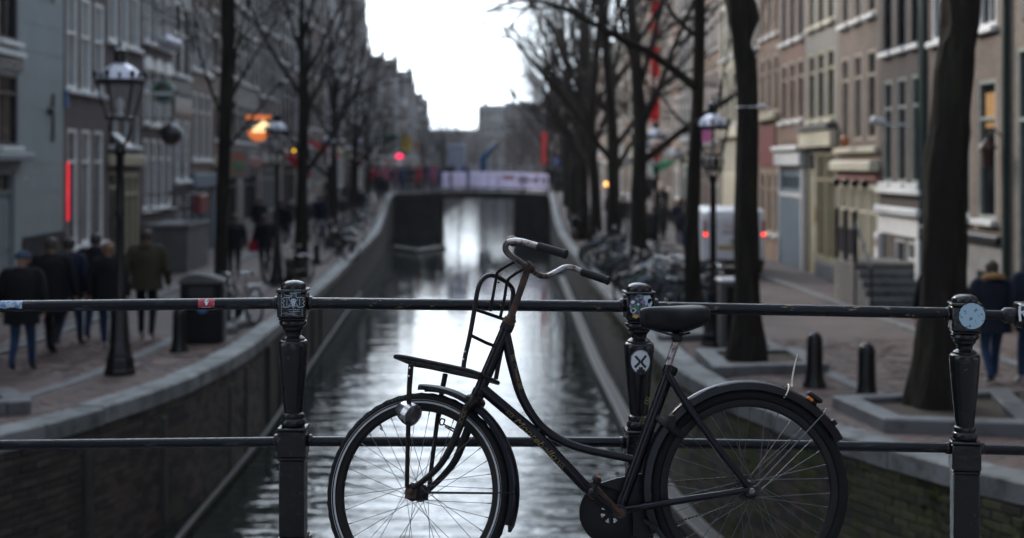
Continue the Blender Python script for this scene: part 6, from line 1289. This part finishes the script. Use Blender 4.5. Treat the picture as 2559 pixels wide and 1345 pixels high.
def rail_patch(u0, u1, vc0, vc1, r, a0, a1, mt, name, label, off=.0007, irregular=0):
    mb = MB(); n = 14; k = 8; vs = []; rr = random.Random(5)
    for i in range(n + 1):
        c = at(lerp(u0, u1, i / n), lerp(vc0, vc1, i / n), YR)
        for j in range(k + 1):
            a = lerp(a0, a1, j / k) + (rr.uniform(-.15, .15) if irregular and j in (0, k) else 0); vs.append(c + Vector((0, -cos(a), sin(a))) * (r + off))
    mb.add(vs, [(i * (k + 1) + j, (i + 1) * (k + 1) + j, (i + 1) * (k + 1) + j + 1, i * (k + 1) + j + 1) for i in range(n) for j in range(k)])
    rel(mb, rail_o); s = mb.obj(name, mt, railing); s['label'] = label; return s
rs = rail_patch(498, 539, 760.6, 760.0, .0222, R(-28), R(62), M['red_st'], 'rail_sticker', 'red sticker with a pale face wrapped on the top pipe')
st = MB(); wr = lambda u, v: at(u, v, YR) * 0 + Vector((at(u, v, YR).x, YR - math.sqrt(max(1e-6, .0222 ** 2 - (at(u, v, YR).z - at(u, 760.3, YR).z) ** 2)) - .0014, at(u, v, YR).z))
def wpoly(lst, m, n=16): st.add([wr(lst[0] + cos(-2 * pi * i / n) * lst[2], lst[1] + sin(-2 * pi * i / n) * lst[3]) + Vector((0, -.0004 * m, 0)) for i in range(n)], [tuple(range(n))], m)
wpoly((518, 754, 8.5, 7.5), 0); wpoly((519, 753, 5, 5.5), 1); wpoly((519, 759, 3, 3), 1); wpoly((517, 752, 1.2, 1), 2); wpoly((521, 752, 1.2, 1), 2)
for u in (500, 537): st.add([wr(u - 2, 759), wr(u + 2, 759), wr(u + 2, 747), wr(u - 2, 747)], [(0, 1, 2, 3)], 1)
for i in range(7): st.add([wr(507 + i * 3.4, 767.4), wr(509.2 + i * 3.4, 767.4), wr(509.2 + i * 3.4, 766.2), wr(507 + i * 3.4, 766.2)], [(0, 1, 2, 3)], 1)
rel(st, rail_o); st.obj('sticker_print', [M['ink'], M['white_st'], M['ink']], rs, smooth=False)
rail_patch(-40, 60, 766, 765.1, .0222, R(-12), R(75), pm('blue sprayed tag', (.07, .16, .34), .4, col2=(.36, .42, .44), sc_=55, thr=(.44, .6)), 'paint_tag', 'blue and white sprayed tag on the top pipe', irregular=1)

# ------------------------------------------------------------------ the bicycle
TH = R(7.0); BO = Vector((0, 5.02, 0)); BL = Vector((0, cos(TH), -sin(TH))); CAM = Vector((0, 0, EYE))
def hit(u, v, o, n):
    d = Vector(((u - CU) / F, 1, -(v - HV) / F)); return CAM + d * ((o - CAM).dot(n) / d.dot(n))
def B(u, v, w=0.0): return hit(u, v, BO + BL * w, BL)
aT = B(1268, 815); aB = B(1195, 985); AX = (aT - aB).normalized(); PF = BL.cross(AX)
if PF.x > 0: PF = -PF
PH = R(21.5); SL = (BL * cos(PH) - PF * sin(PH)).normalized(); SP = (PF * cos(PH) + BL * sin(PH)).normalized()
def S(u, v, w=0.0): return hit(u, v, aB + SL * w, SL)
bo = Vector((B(1450, 1400).x, 5.03, 0.08))
bike = thing('bicycle', 'black Dutch roadster bicycle with empty front rack leaning on the bridge railing', 'bicycle', bo)
def part(mb, name, mt, parent=None, **k): rel(mb, bo); return mb.obj(name, mt, parent or bike, **k)
# wheels
def wheel(c, ax, fw, name, front):
    ax = ax.normalized(); up = ax.cross(fw).normalized()
    if up.z < 0: up = -up
    mb = MB(); q = [(.296, -.011), (.2905, -.006), (.2885, 0), (.2905, .006), (.296, .011), (.311, .0135), (.3155, .0135), (.3125, .009), (.3125, -.009), (.3155, -.0135), (.311, -.0135)]
    mb.lathe(q + [q[0]], c, ax, 72); w = part(mb, name, M['blackdull'])
    mb = MB(); n = 96; k = 12; vs = []
    for i in range(n):
        a = 2 * pi * i / n; d = fw * cos(a) + up * sin(a)
        for j in range(k):
            b = 2 * pi * j / k; tread = .0012 * (1 if i % 2 else -1) if abs(cos(b)) > .85 and cos(b) > 0 else 0
            vs.append(c + d * (.3345 + .0205 * cos(b) + tread) + ax * .0205 * sin(b))
    mb.add(vs, [(i * k + j, i * k + (j + 1) % k, ((i + 1) % n) * k + (j + 1) % k, ((i + 1) % n) * k + j) for i in range(n) for j in range(k)])
    ty = part(mb, 'tyre', M['rubber'], w)
    if front:
        mb = MB()
        for s in (-1, 1):
            for r0, r1, h in ((.3165, .3235, .0185), (.328, .3295, .0208)):
                vs = []
                for i in range(n):
                    d = fw * cos(2 * pi * i / n) + up * sin(2 * pi * i / n); vs += [c + d * r0 + ax * s * h, c + d * r1 + ax * s * (h + .0012)]
                mb.add(vs, [(2 * i, 2 * i + 1, 2 * ((i + 1) % n) + 1, 2 * ((i + 1) % n)) for i in range(n)])
        part(mb, 'reflective_band', M['reflex'], w)
    mb = MB(); rh = .021 if front else .03
    mb.lathe([(.008, -.062), (.008, -.05), (rh * .8, -.048), (rh, -.043), (.032, -.036), (.032, -.032), (rh, -.028), (rh, .028), (.032, .032), (.032, .036), (rh, .043), (rh * .8, .048), (.008, .05), (.008, .062)], c, ax, 20)
    part(mb, 'hub', M['blackdull'], w)
    sm = None
    for i in range(36):
        sd = 1 if i % 2 else -1; a1 = 2 * pi * i / 36 + .05; a0 = a1 + (1 if (i // 2) % 2 else -1) * R(64)
        p0 = c + (fw * cos(a0) + up * sin(a0)) * .029 + ax * sd * .034; p1 = c + (fw * cos(a1) + up * sin(a1)) * .291 + ax * sd * .004
        d = p1 - p0
        if sm is None:
            mb = MB(); mb.lathe([(.00105, 0), (.00105, d.length - .016), (.0021, d.length - .0155), (.0021, d.length)], n=6); sm = mb.mesh('spoke', M['spoke'])
        mat = Matrix.Translation(p0 - bo) @ d.to_track_quat('Z', 'Y').to_matrix().to_4x4()
        link('spoke', sm, w, mat=mat)
    mb = MB(); a = R(128) if front else R(-60); d = fw * cos(-a) * 0 + (-fw * 0); d = (fw * cos(R(52)) + up * sin(R(52))) if front else (fw * -.5 - up * .866)
    mb.lathe([(.0035, 0), (.0035, .008), (.005, .01), (.005, .02), (.0025, .022), (.0025, .028)], c + d * .292, -d, 8); part(mb, 'valve', M['chrome'], w)
    return w
Fc = S(1042, 1231); Rc = B(1871, 1222); UPB = BL.cross(Vector((-1, 0, 0))).normalized(); UPB = UPB if UPB.z > 0 else -UPB
FWB = Vector((-1, 0, 0)); sfw = Vector((SP.x, SP.y, SP.z)); sup = SL.cross(sfw).normalized(); sup = sup if sup.z > 0 else -sup
# wheel-frame vectors of the steered wheel: level-forward and up inside its plane
zin = (Vector((0, 0, 1)) - SL * SL.z).normalized(); fin = zin.cross(SL).normalized(); fin = fin if fin.x < 0 else -fin
wheel(Fc, SL, fin, 'front_wheel', True); wheel(Rc, BL, FWB, 'rear_wheel', False)
# frame
fr = MB()
T = lambda pts, r, n=14, f=B, w=0.0: fr.tube([f(*p) if len(p) == 3 else f(*p, w) for p in pts], r, n)
ht0, ht1 = aT + AX * .004, aB - AX * .004
fr.tube([ht1, ht0], .0215, 20)
for p, d in ((ht0, 1), (ht1, -1)): fr.lathe([(.0215, -.022), (.0245, -.02), (.0245, 0), (.0225, .004)], p, AX * d, 18)
T([(1203, 970), (1216, 981), (1339, 1085), (1458, 1212), (1548, 1285)], .0205, 18)
top = smooth([B(1262, 830), B(1272, 875), B(1277, 900), B(1296, 970), B(1312, 1008), B(1332, 1041), B(1355, 1068), B(1385, 1091), B(1425, 1111), B(1478, 1127), B(1574, 1146), B(1586, 1148)], 5)
fr.tube(top, [.019, .0185, .0175, .0165, .0155, .0155, .015, .0145, .0145], 16)
fr.tube([B(1336, 1083), B(1357, 1066)], [.013, .011, .013], 10)
T([(1676, 921), (1548, 1272)], .021, 18)
fr.lathe([(.0255, 0), (.0265, .003), (.0265, .026), (.022, .03)], B(1671, 934), (B(1676, 921) - B(1548, 1272)), 18)
fr.lathe([(.025, -.045), (.027, -.043), (.027, .043), (.025, .045)], B(1546, 1276), BL, 20)
for s in (-1, 1):
    fr.tube(smooth([B(1550, 1277, s * .02), B(1600, 1269, s * .048), B(1700, 1251, s * .058), B(1800, 1236, s * .062), B(1868, 1224, s * .062), B(1890, 1221, s * .062)], 4), [.012, .0125, .0125, .011, .0105], 12)
    fr.tube(smooth([B(1669, 934, s * .022), B(1690, 970, s * .04), B(1740, 1045, s * .052), B(1800, 1128, s * .06), B(1866, 1212, s * .062)], 4), [.013, .0145, .0145, .0135, .0125], 12)
    fr.prism([(-.02, -.018), (.022, -.012), (.024, .012), (-.012, .02)], Rc + BL * (s * .064 - .002), FWB * -1, UPB, .004)
part(fr, 'frame', M['black'])
mb = MB()
for s in (-1, 1): mb.lathe([(.0115, 0), (.0115, .004), (.008, .0045), (.008, .012), (.0055, .014)], Rc + BL * s * .068, BL * s, 6)
part(mb, 'axle_nut', M['chromerust'])
# headset, stem, handlebar
mb = MB(); mb.lathe([(.021, 0), (.0245, .002), (.0245, .008), (.020, .011), (.0225, .013), (.0225, .024), (.018, .026), (.016, .036), (.0135, .040)], ht0 + AX * .002, AX, 20)
mb.lathe([(.021, 0), (.025, -.004), (.0235, -.012), (.020, -.018)][::-1], ht1, AX, 20); part(mb, 'headset', M['rust'])
stem_top = S(1320, 668)
mb = MB(); mb.tube([ht0 + AX * .03, S(1322, 663)], .0127, 14); mb.tube([stem_top - SL * .024, stem_top + SL * .024], .0185, 14)
mb.lathe([(.006, 0), (.009, .002), (.009, .008), (.005, .011)], S(1322, 660), AX, 8); part(mb, 'stem', M['rust'])
hb = MB()
near = smooth([S(1320, 668, 0), S(1296, 652, -.075), S(1272, 636, -.145), S(1263, 621, -.185), S(1270, 606, -.215), S(1292, 602, -.23), S(1320, 608, -.238), S(1346, 616, -.24), S(1412, 635, -.242)], 6)
far = smooth([S(1320, 668, 0), S(1334, 680, .05), S(1350, 689, .10), S(1368, 690, .145), S(1388, 681, .185), S(1410, 669.5, .215), S(1432, 669.5, .23), S(1458, 681, .238), S(1518, 701, .24)], 6)
hb.tube(near, .0112, 14); hb.tube(far, .0112, 14); bar_o = part(hb, 'handlebar', M['chromerust'])
for a, b in ((S(1344, 615.6, -.24), S(1415, 636, -.242)), (S(1453, 679, .238), S(1522, 702.4, .24))):
    mb = MB(); d = b - a; L = d.length; prof = [(.0128, 0), (.0158, .003)] + [(.0152 + .0007 * (i % 2), .008 + (L - .016) * i / 13) for i in range(14)] + [(.0172, L - .006), (.0165, L), (.012, L + .003), (0, L + .004)]
    mb.lathe(prof, a, d, 16); part(mb, 'grip', M['grip'], bar_o)
mb = MB(); bc = S(1281, 604, -.19); bd = (AX * .9 - SL * .45).normalized()
mb.lathe([(.0, -.016), (.012, -.016), (.021, -.010), (.0225, -.004), (.0215, .0), (.0225, .001), (.0225, .004), (.021, .006), (.0215, .007), (.0185, .012), (.010, .0165), (0, .018)], bc + bd * .002, bd, 22); part(mb, 'bell', M['blackdull'])
# fork
fk = MB()
cr = S(1187, 1003)
fk.box(cr, (.05, .098, .03), 0, Matrix((SP, SL, AX)).transposed(), .008)
for pts, w in (([(1183, 990), (1178, 1008), (1164, 1024), (1146, 1073), (1126, 1120), (1097, 1166), (1061, 1199), (1031, 1222)], -.048), ([(1190, 1000), (1186, 1030), (1163, 1090), (1141, 1145), (1115, 1181), (1079, 1217), (1054, 1239)], .048)):
    P = [S(u, v, w * (1 if i < 3 else 1.05)) for i, (u, v) in enumerate(pts)]; P[0] = S(*pts[0], w * .6)
    fk.tube(smooth(P, 4), [.0145, .0155, .015, .0135, .012, .0105, .010], 12)
part(fk, 'fork', M['rustblack'])
mb = MB()
for s in (-1, 1): mb.lathe([(.013, 0), (.013, .004), (.009, .005), (.009, .012), (.005, .014)], Fc + SL * s * .056, SL * s, 6); mb.box(Fc + SL * s * .053, (.044, .006, .05), 0, Matrix((fin, SL, zin)).transposed(), .002)
part(mb, 'axle_nut', M['rust'])
# mudguards
def guard(c, ax, fw, up, rad, a0, a1, name, wd=.033, flare=None, deep=.004):
    mb = MB(); path = []; fr_ = []; n = 44
    sect_o = [(wd * cos(R(180) - R(180) * i / 8), .019 * sin(R(180) * i / 8) ** .8 if 0 < i < 8 else -deep) for i in range(9)]
    sect = sect_o + [(x * .94, y - .0022) for x, y in sect_o[::-1]]
    for i in range(n + 1):
        a = lerp(a0, a1, i / n); d = fw * cos(a) + up * sin(a); rr = rad + (flare(i / n) if flare else 0); path.append(c + d * rr); fr_.append((ax, d))
    mb.sweep(path, fr_, sect); return part(mb, name, M['black'])
guard(Fc, SL, fin, zin, .368, R(86), R(193), 'front_mudguard')
mb = MB(); a = R(193); d = fin * cos(a) + zin * sin(a); t = (-fin * sin(a) + zin * cos(a)); c_ = Fc + d * .384
mb.prism([(-.03, 0), (.03, 0), (.012, .022), (-.012, .022)], c_ - d * .004, SL, t, .003); part(mb, 'mudguard_tip', M['blackdull'])
guard(Rc, BL, FWB, UPB, .3665, R(-24), R(152), 'rear_mudguard', deep=.014)
mb = MB(); 
for w in (-.03, .03): 
    p0 = Fc + SL * w * 1.6; a = R(176); mb.tube([p0, Fc + SL * w * 1.15 + (fin * cos(a) + zin * sin(a)) * .378], .0022, 6)
a = R(176); mb.ball(Fc + SL * -.036 + (fin * cos(a) + zin * sin(a)) * .378, .006, 8, 6)
part(mb, 'mudguard_stay', M['blackdull'])
mb = MB()
for w in (-.065, .065):
    a = R(135); d = FWB * cos(a) + UPB * sin(a); mb.tube([Rc + BL * w, Rc + d * .30 + BL * w * .65, Rc + d * .378 + BL * w * .55], .0024, 6)
mb.tube(smooth([Rc + (FWB * cos(R(135)) + UPB * sin(R(135))) * (.378 + .022 * sin(pi * i / 6)) + BL * lerp(-.036, .036, i / 6) for i in range(7)], 3), .0024, 6)
part(mb, 'mudguard_stay', M['spoke'])
# saddle and post
mb = MB(); sp0, sp1 = B(1691, 850), B(1664, 928); mb.tube([sp1, sp0], .0132, 14); mb.tube([sp0, sp0 + (sp0 - sp1).normalized() * .012], .011, 12); part(mb, 'seat_post', M['chromerust'])
sd = MB(); secs = [(1600, 797, .010, 775, 815), (1606, 792, .022, 770, 820), (1622, 792, .027, 767, 824), (1650, 794, .033, 765.5, 829), (1680, 798, .046, 764.5, 832), (1705, 797, .068, 763, 832), (1728, 793, .088, 761.5, 826), (1748, 790, .096, 762, 818), (1762, 787, .086, 765, 808), (1770, 786, .05, 771, 800)]
vs = []; n = 20
for u, vc, hw, vt, vb in secs:
    ct = B(u, (vt + vb) / 2); hh = (B(u, vt) - B(u, vb)).length / 2
    for j in range(n):
        a = 2 * pi * j / n; ca, sa = cos(a), sin(a); ex = .75
        vs.append(ct + BL * hw * math.copysign(abs(ca) ** ex, ca) + UPB * hh * math.copysign(abs(sa) ** ex, sa))
fs = [(i * n + j, i * n + (j + 1) % n, (i + 1) * n + (j + 1) % n, (i + 1) * n + j) for i in range(len(secs) - 1) for j in range(n)] + [tuple(range(n)), tuple(range((len(secs) - 1) * n, len(secs) * n))[::-1]]
sd.add(vs, fs); sad = part(sd, 'saddle', M['leather'], ang=80)
mb = MB()
for s in (-1, 1):
    mb.tube(smooth([B(1612, 815, s * .012), B(1650, 829, s * .018), B(1690, 838, s * .022), B(1724, 832, s * .035)], 4), .004, 8)
    P = [B(1722 - i * .9, 815 + i * .9, s * .045) + Vector((cos(i * .9) * .011, sin(i * .9) * .011, 0)) for i in range(26)]; mb.tube(P, .0024, 6)
mb.box(B(1691, 843), (.036, .05, .032), 0, None, .006); mb.tube([B(1691, 843, -.035), B(1691, 843, .035)], .007, 10)
part(mb, 'saddle_spring', M['blackdull'], sad)
# cranks, pedals, chain case
bb = B(1546, 1276)
mb = MB(); cc = B(1526, 1282, .062)
mb.lathe([(.036, -.006), (.108, -.007), (.113, -.004), (.1135, .002), (.108, .005), (.036, .004), (.036, -.006)], cc, BL, 48)
for i in range(7):
    a = 2 * pi * i / 7 + .3; d = Vector((1, 0, 0)) * cos(a) + UPB * sin(a); mb.tube([cc + d * .012, cc + d * .04], .008, 6)
mb.lathe([(0.004, -.008), (.02, -.008), (.02, .008), (.004, .008)], cc, BL, 16)
X1 = Vector((1, 0, 0))
top_l = [(B(u, v, .062) - cc) for u, v in ((1494, 1207), (1540, 1193), (1600, 1182), (1648, 1177), (1656, 1186), (1652, 1215), (1660, 1290), (1650, 1318), (1600, 1345), (1580, 1335), (1580, 1290), (1560, 1230))]
part(mb, 'chain_disc', M['blackdull'])
mb = MB(); mb.prism([(p.dot(X1), p.dot(UPB)) for p in top_l][::-1], cc - BL * .012, X1, UPB, .024); part(mb, 'chain_guard', M['blackdull'])
mb = MB(); mb.lathe([(.03, -.003), (.046, -.003), (.046, .003), (.03, .003), (.03, -.003)], Rc + BL * .045, BL, 20)
for a, b in (((1640, 1206), (1868, 1190)), ((1640, 1318), (1868, 1254))):
    for i in range(26): q = B(*a, .05).lerp(B(*b, .046), i / 26); q2 = B(*a, .05).lerp(B(*b, .046), (i + .8) / 26); mb.tube([q, q2], .0055 if i % 2 else .0042, 5, flat=.7)
part(mb, 'chain', M['rust'])
mb = MB(); e0 = B(1484, 1212, -.082); mb.tube([bb - BL * .062, bb - BL * .07, e0], [.013, .013, .0125, .011], 10, flat=.7); mb.lathe([(.012, -.012), (.016, -.01), (.016, .01), (.012, .012)], bb - BL * .066, BL, 12)
mb.lathe([(.011, -.01), (.014, -.008), (.014, .008), (.011, .01)], e0, BL, 12); part(mb, 'crank_arm', M['rust'])
mb = MB(); e1 = B(1602, 1312, .09); mb.tube([bb + BL * .066, e1], [.013, .011], 10, flat=.7); part(mb, 'crank_arm', M['rust'])
def pedal(c, side, ang):
    mb = MB(); rot = Matrix((X1 * cos(ang) + UPB * sin(ang), BL, UPB * cos(ang) - X1 * sin(ang))).transposed(); q = c + BL * side * .06
    for s in (-1, 1): mb.box(q + rot @ Vector((s * .024, 0, 0)), (.026, .092, .026), 0, rot, .006)
    mb.box(q, (.03, .088, .01), 0, rot, .003); mb.tube([c - BL * side * .006, q + BL * side * .03], .006, 8); p = part(mb, 'pedal', M['rubber'])
    m2 = MB()
    for s in (-1, 1):
        for w in (-.02, .02): m2.box(q + rot @ Vector((s * .0376, w, 0)), (.002, .022, .012), 0, rot)
    part(m2, 'pedal_reflector', M['amber'], p)
pedal(e0, -1, R(72)); pedal(e1, 1, R(80))
mb = MB(); mb.tube([B(1610, 1300, -.03), B(1640, 1322, -.05), B(1700, 1400, -.11), B(1716, 1424, -.125)], .0085, 8); part(mb, 'kickstand', M['blackdull'])
# front rack, turned with the steering
rk = MB()
nr = [S(*p, -.125) for p in ((985, 890), (1010, 893), (1080, 907), (1160, 924), (1200, 936))]; frr = [S(*p, .125) for p in ((1040, 913), (1070, 917), (1130, 930), (1200, 945), (1244, 957))]
loop = [nr[4], nr[3], nr[2], nr[1], nr[0] + SL * .012, nr[0].lerp(frr[0], .25), nr[0].lerp(frr[0], .75), frr[0] - SL * .012, frr[1], frr[2], frr[3], frr[4]]
rk.tube(smooth(loop, 4), .0085, 10)
for t in (.2, .4, .6, .8): rk.tube([nr[0].lerp(frr[0], t), nr[2].lerp(frr[2], t), nr[4].lerp(frr[4], t)], .0045, 8)
for i in (1, 3): rk.tube([nr[i], frr[i]], .005, 8)
rk.tube([nr[4], frr[4]], .0085, 10)
rack = part(rk, 'front_rack', M['rustblack'])
up_ = MB()
ul = [S(*p, -.118) for p in ((1158, 919), (1163, 888), (1174, 840), (1186, 772), (1193, 730))]; ur = [S(*p, .118) for p in ((1281, 745), (1274, 790), (1259, 850), (1247, 905), (1239, 948))]
arch = ul + [S(1202, 704, -.10), S(1217, 690, -.075), S(1236, 690, -.04), S(1262, 703, .045), S(1276, 715, .085), S(1282, 728, .11)] + ur
up_.tube(smooth(arch, 5), .0085, 10)
up_.tube([S(1186, 773, -.118), S(1230, 788, .0), S(1268, 801, .118)], .0065, 8); up_.tube([S(1176, 838, -.118), S(1215, 857, 0), S(1254, 872, .118)], .0065, 8)
for pts in ([(1283, 656, -.085), (1262, 668, -.06), (1244, 681, -.04), (1240, 696, -.035), (1233, 735, -.035), (1225, 778, -.035)], [(1307, 673, -.02), (1286, 686, .01), (1271, 698, .03), (1266, 712, .035), (1259, 755, .035), (1250, 794, .035)]):
    up_.tube(smooth([S(*p) for p in pts], 4), .0058, 8)
for (u, v, w) in ((1226, 722, -.035), (1236, 706, -.035), (1254, 738, .035), (1268, 724, .035)): up_.ball(S(u + 10, v, w - .008), .0045, 8, 6)
part(up_, 'rack_backrest', M['rustblack'])
lg = MB()
for pts in ([(1027, 912, -.10), (1025, 940, -.095), (1023, 968, -.085), (1021, 1040, -.075), (1018, 1150, -.068), (1017, 1219, -.062)], [(1113, 935, .10), (1109, 955, .095), (1104, 980, .085), (1093, 1050, .075), (1079, 1160, .068), (1071, 1232, .062)]):
    lg.tube([S(*p) for p in pts], [.010, .010, .0095, .0085, .008, .008], 8)
part(lg, 'rack_leg', M['rustblack'], rack)
bl = MB()
for u, v, w in ((1027, 921, -.1), (1025, 941, -.1), (1108, 955, .1), (1105, 968, .1), (1165, 880, -.12), (1161, 899, -.12), (1243, 905, .12), (1240, 920, .12)): bl.lathe([(.004, 0), (.004, .0015), (0, .0025)], S(u, v, w) - SL * .0102, -SL, 8)
part(bl, 'bolt', M['chrome'], rack)
# headlamp hanging behind the rack leg, its bracket
lb = MB(); l0, l1 = S(1006, 1022, -.05), S(1047, 1047, -.056); d = (l1 - l0); d = (d + SL * -.02).normalized()
lb.lathe([(.0, -.016), (.014, -.015), (.026, -.008), (.033, .005), (.038, .022), (.0395, .036), (.0412, .037), (.042, .060), (.040, .062), (.038, .060)], l0, d, 28); lamp = part(lb, 'headlamp', M['chrome'])
lb = MB(); lb.lathe([(.038, .058), (.028, .064), (.013, .067), (0, .068)], l0, d, 24); part(lb, 'lamp_lens', M['lens'], lamp)
lb = MB(); lb.box(S(1026, 1013, -.058), (.02, .02, .03), 0, None, .003); part(lb, 'lamp_bracket', M['blackdull'], lamp)
pb = MB()
for a, b in (((1099, 1052), (1103, 1046)), ((1103, 1046), (1112, 1049)), ((1112, 1049), (1108, 1062)), ((1108, 1062), (1100, 1062)), ((1100, 1062), (1099, 1052)), ((1110, 1061), (1138, 1074)), ((1112, 1066), (1136, 1080)), ((1124, 1066), (1120, 1073))): pb.tube([S(*a, -.03), S(*b, -.03)], .0028, 6)
part(pb, 'lamp_holder', M['blackdull'])
# ring lock, rear lamp, cable tie
lk = MB(); a = R(38); d = FWB * cos(a) + UPB * sin(a); lc = Rc + d * .355; 
lk.torus(lc, (-FWB * sin(a) + UPB * cos(a)), .058, .009, 28, 8, flat=1.5, ex=d, a0=R(-140), a1=R(140)); lk.box(lc - BL * .062 + UPB * .02, (.03, .022, .05), 0, None, .005); part(lk, 'ring_lock', M['blackdull'])
mb = MB(); a = R(127); d = FWB * cos(a) + UPB * sin(a); t = -FWB * sin(a) + UPB * cos(a); rot = Matrix((t, BL, d)).transposed(); c_ = Rc + d * .404
mb.box(c_, (.058, .05, .018), 0, rot, .006); mb.box(c_ + d * -.012 + t * .004, (.03, .02, .02), 0, rot, .003); rl = part(mb, 'rear_lamp', M['blackdull'])
mb = MB(); mb.box(c_ - d * .015 - BL * .012 - t * .012, (.024, .022, .012), 0, rot, .003); part(mb, 'reflector', M['amber'], rl)
mb = MB(); a = R(112); d = FWB * cos(a) + UPB * sin(a); t = -FWB * sin(a) + UPB * cos(a); c_ = Rc + d * .372
mb.tube(smooth([c_ + BL * .04 * cos(q) + d * (.026 * sin(q)) for q in [2 * pi * i / 12 for i in range(12)]], 2, True), .0026, 6, closed=True)
tp = B(1979, 963, -.03); mb.box(tp, (.008, .006, .009)); mb.tube(smooth([tp, B(1980, 945, -.035), B(1986, 912, -.045), B(1993, 885, -.06)], 4), [.003, .003, .0027, .0016], 6); part(mb, 'cable_tie', M['tie'])
mb = MB(); a = R(143); d = FWB * cos(a) + UPB * sin(a); t = -FWB * sin(a) + UPB * cos(a); rot = Matrix((t, BL, d)).transposed(); mb.box(Rc + d * .390, (.02, .03, .012), 0, rot, .002); part(mb, 'stay_clip', M['blackdull'])
# gold script on the tubes
def script(txt, p0, p1, size, off, parent_name, shear=.35):
    d = (p1 - p0); L = d.length; d.normalize(); nrm = -BL; upv = nrm.cross(d).normalized()
    me = text_mesh(txt, size, shear, .0003, M['gold']); xs = [v.co.x for v in me.vertices]; k = L / max(.001, max(xs) - min(xs))
    c = (p0 + p1) / 2 + nrm * off - bo; rot = Matrix((d, upv, nrm)).transposed().to_4x4()
    me.transform(Matrix.Translation(c) @ rot @ Matrix.Diagonal((k, 1, 1, 1))); o = link('gold_lettering', me, bike); return o
def curls(p0, p1, off, k=1):
    mb = MB(); d = (p1 - p0); L = d.length; d.normalize(); up = (-BL).cross(d).normalized()
    for s in (-1, 1): mb.tube([p0 + d * (L * (.5 + .45 * t)) + up * (s * .008 * sin(t * pi * 1.5)) * k - BL * off for t in [i / 10 * 2 - 1 for i in range(11)]], .0009, 5)
    part(mb, 'gold_scroll', M['gold'])
script('Montebello', B(1287, 1046), B(1389, 1145), .032, .0208, 'down')
script('Classic', B(1283, 908), B(1298, 954), .02, .0168, 'top', .3)
curls(B(1266, 1025), B(1284, 1043), .0205); curls(B(1392, 1150), B(1410, 1168), .0205); curls(B(1280, 885), B(1284, 903), .017); curls(B(1298, 956), B(1303, 972), .017)
curls(S(1163, 1022, -.048), S(1150, 1062, -.048), .0165); curls(B(1620, 990), B(1612, 1012), .021); curls(B(1607, 1040), B(1600, 1060), .021)
def arc_text(txt, c, ax, fw, up, rad, a0, step, size, off):
    for i, ch in enumerate(txt):
        if ch == ' ': continue
        a = a0 - i * step; d = fw * cos(a) + up * sin(a); nrm = -ax; e = nrm.cross(d) * -1; e = d.cross(nrm)
        me = text_mesh(ch, size, 0, .0002, M['tyretext']); rot = Matrix((e, d, nrm)).transposed().to_4x4(); me.transform(Matrix.Translation(c + d * rad + nrm * off - bo) @ rot); link('tyre_lettering', me, bike)
M['tyretext'] = pm('raised tyre lettering', (.07, .07, .075), .6)
arc_text('CST CLASSIC TREAD', Fc, SL, -fin, zin, .3415, R(143), R(2.4), .013, .0198)
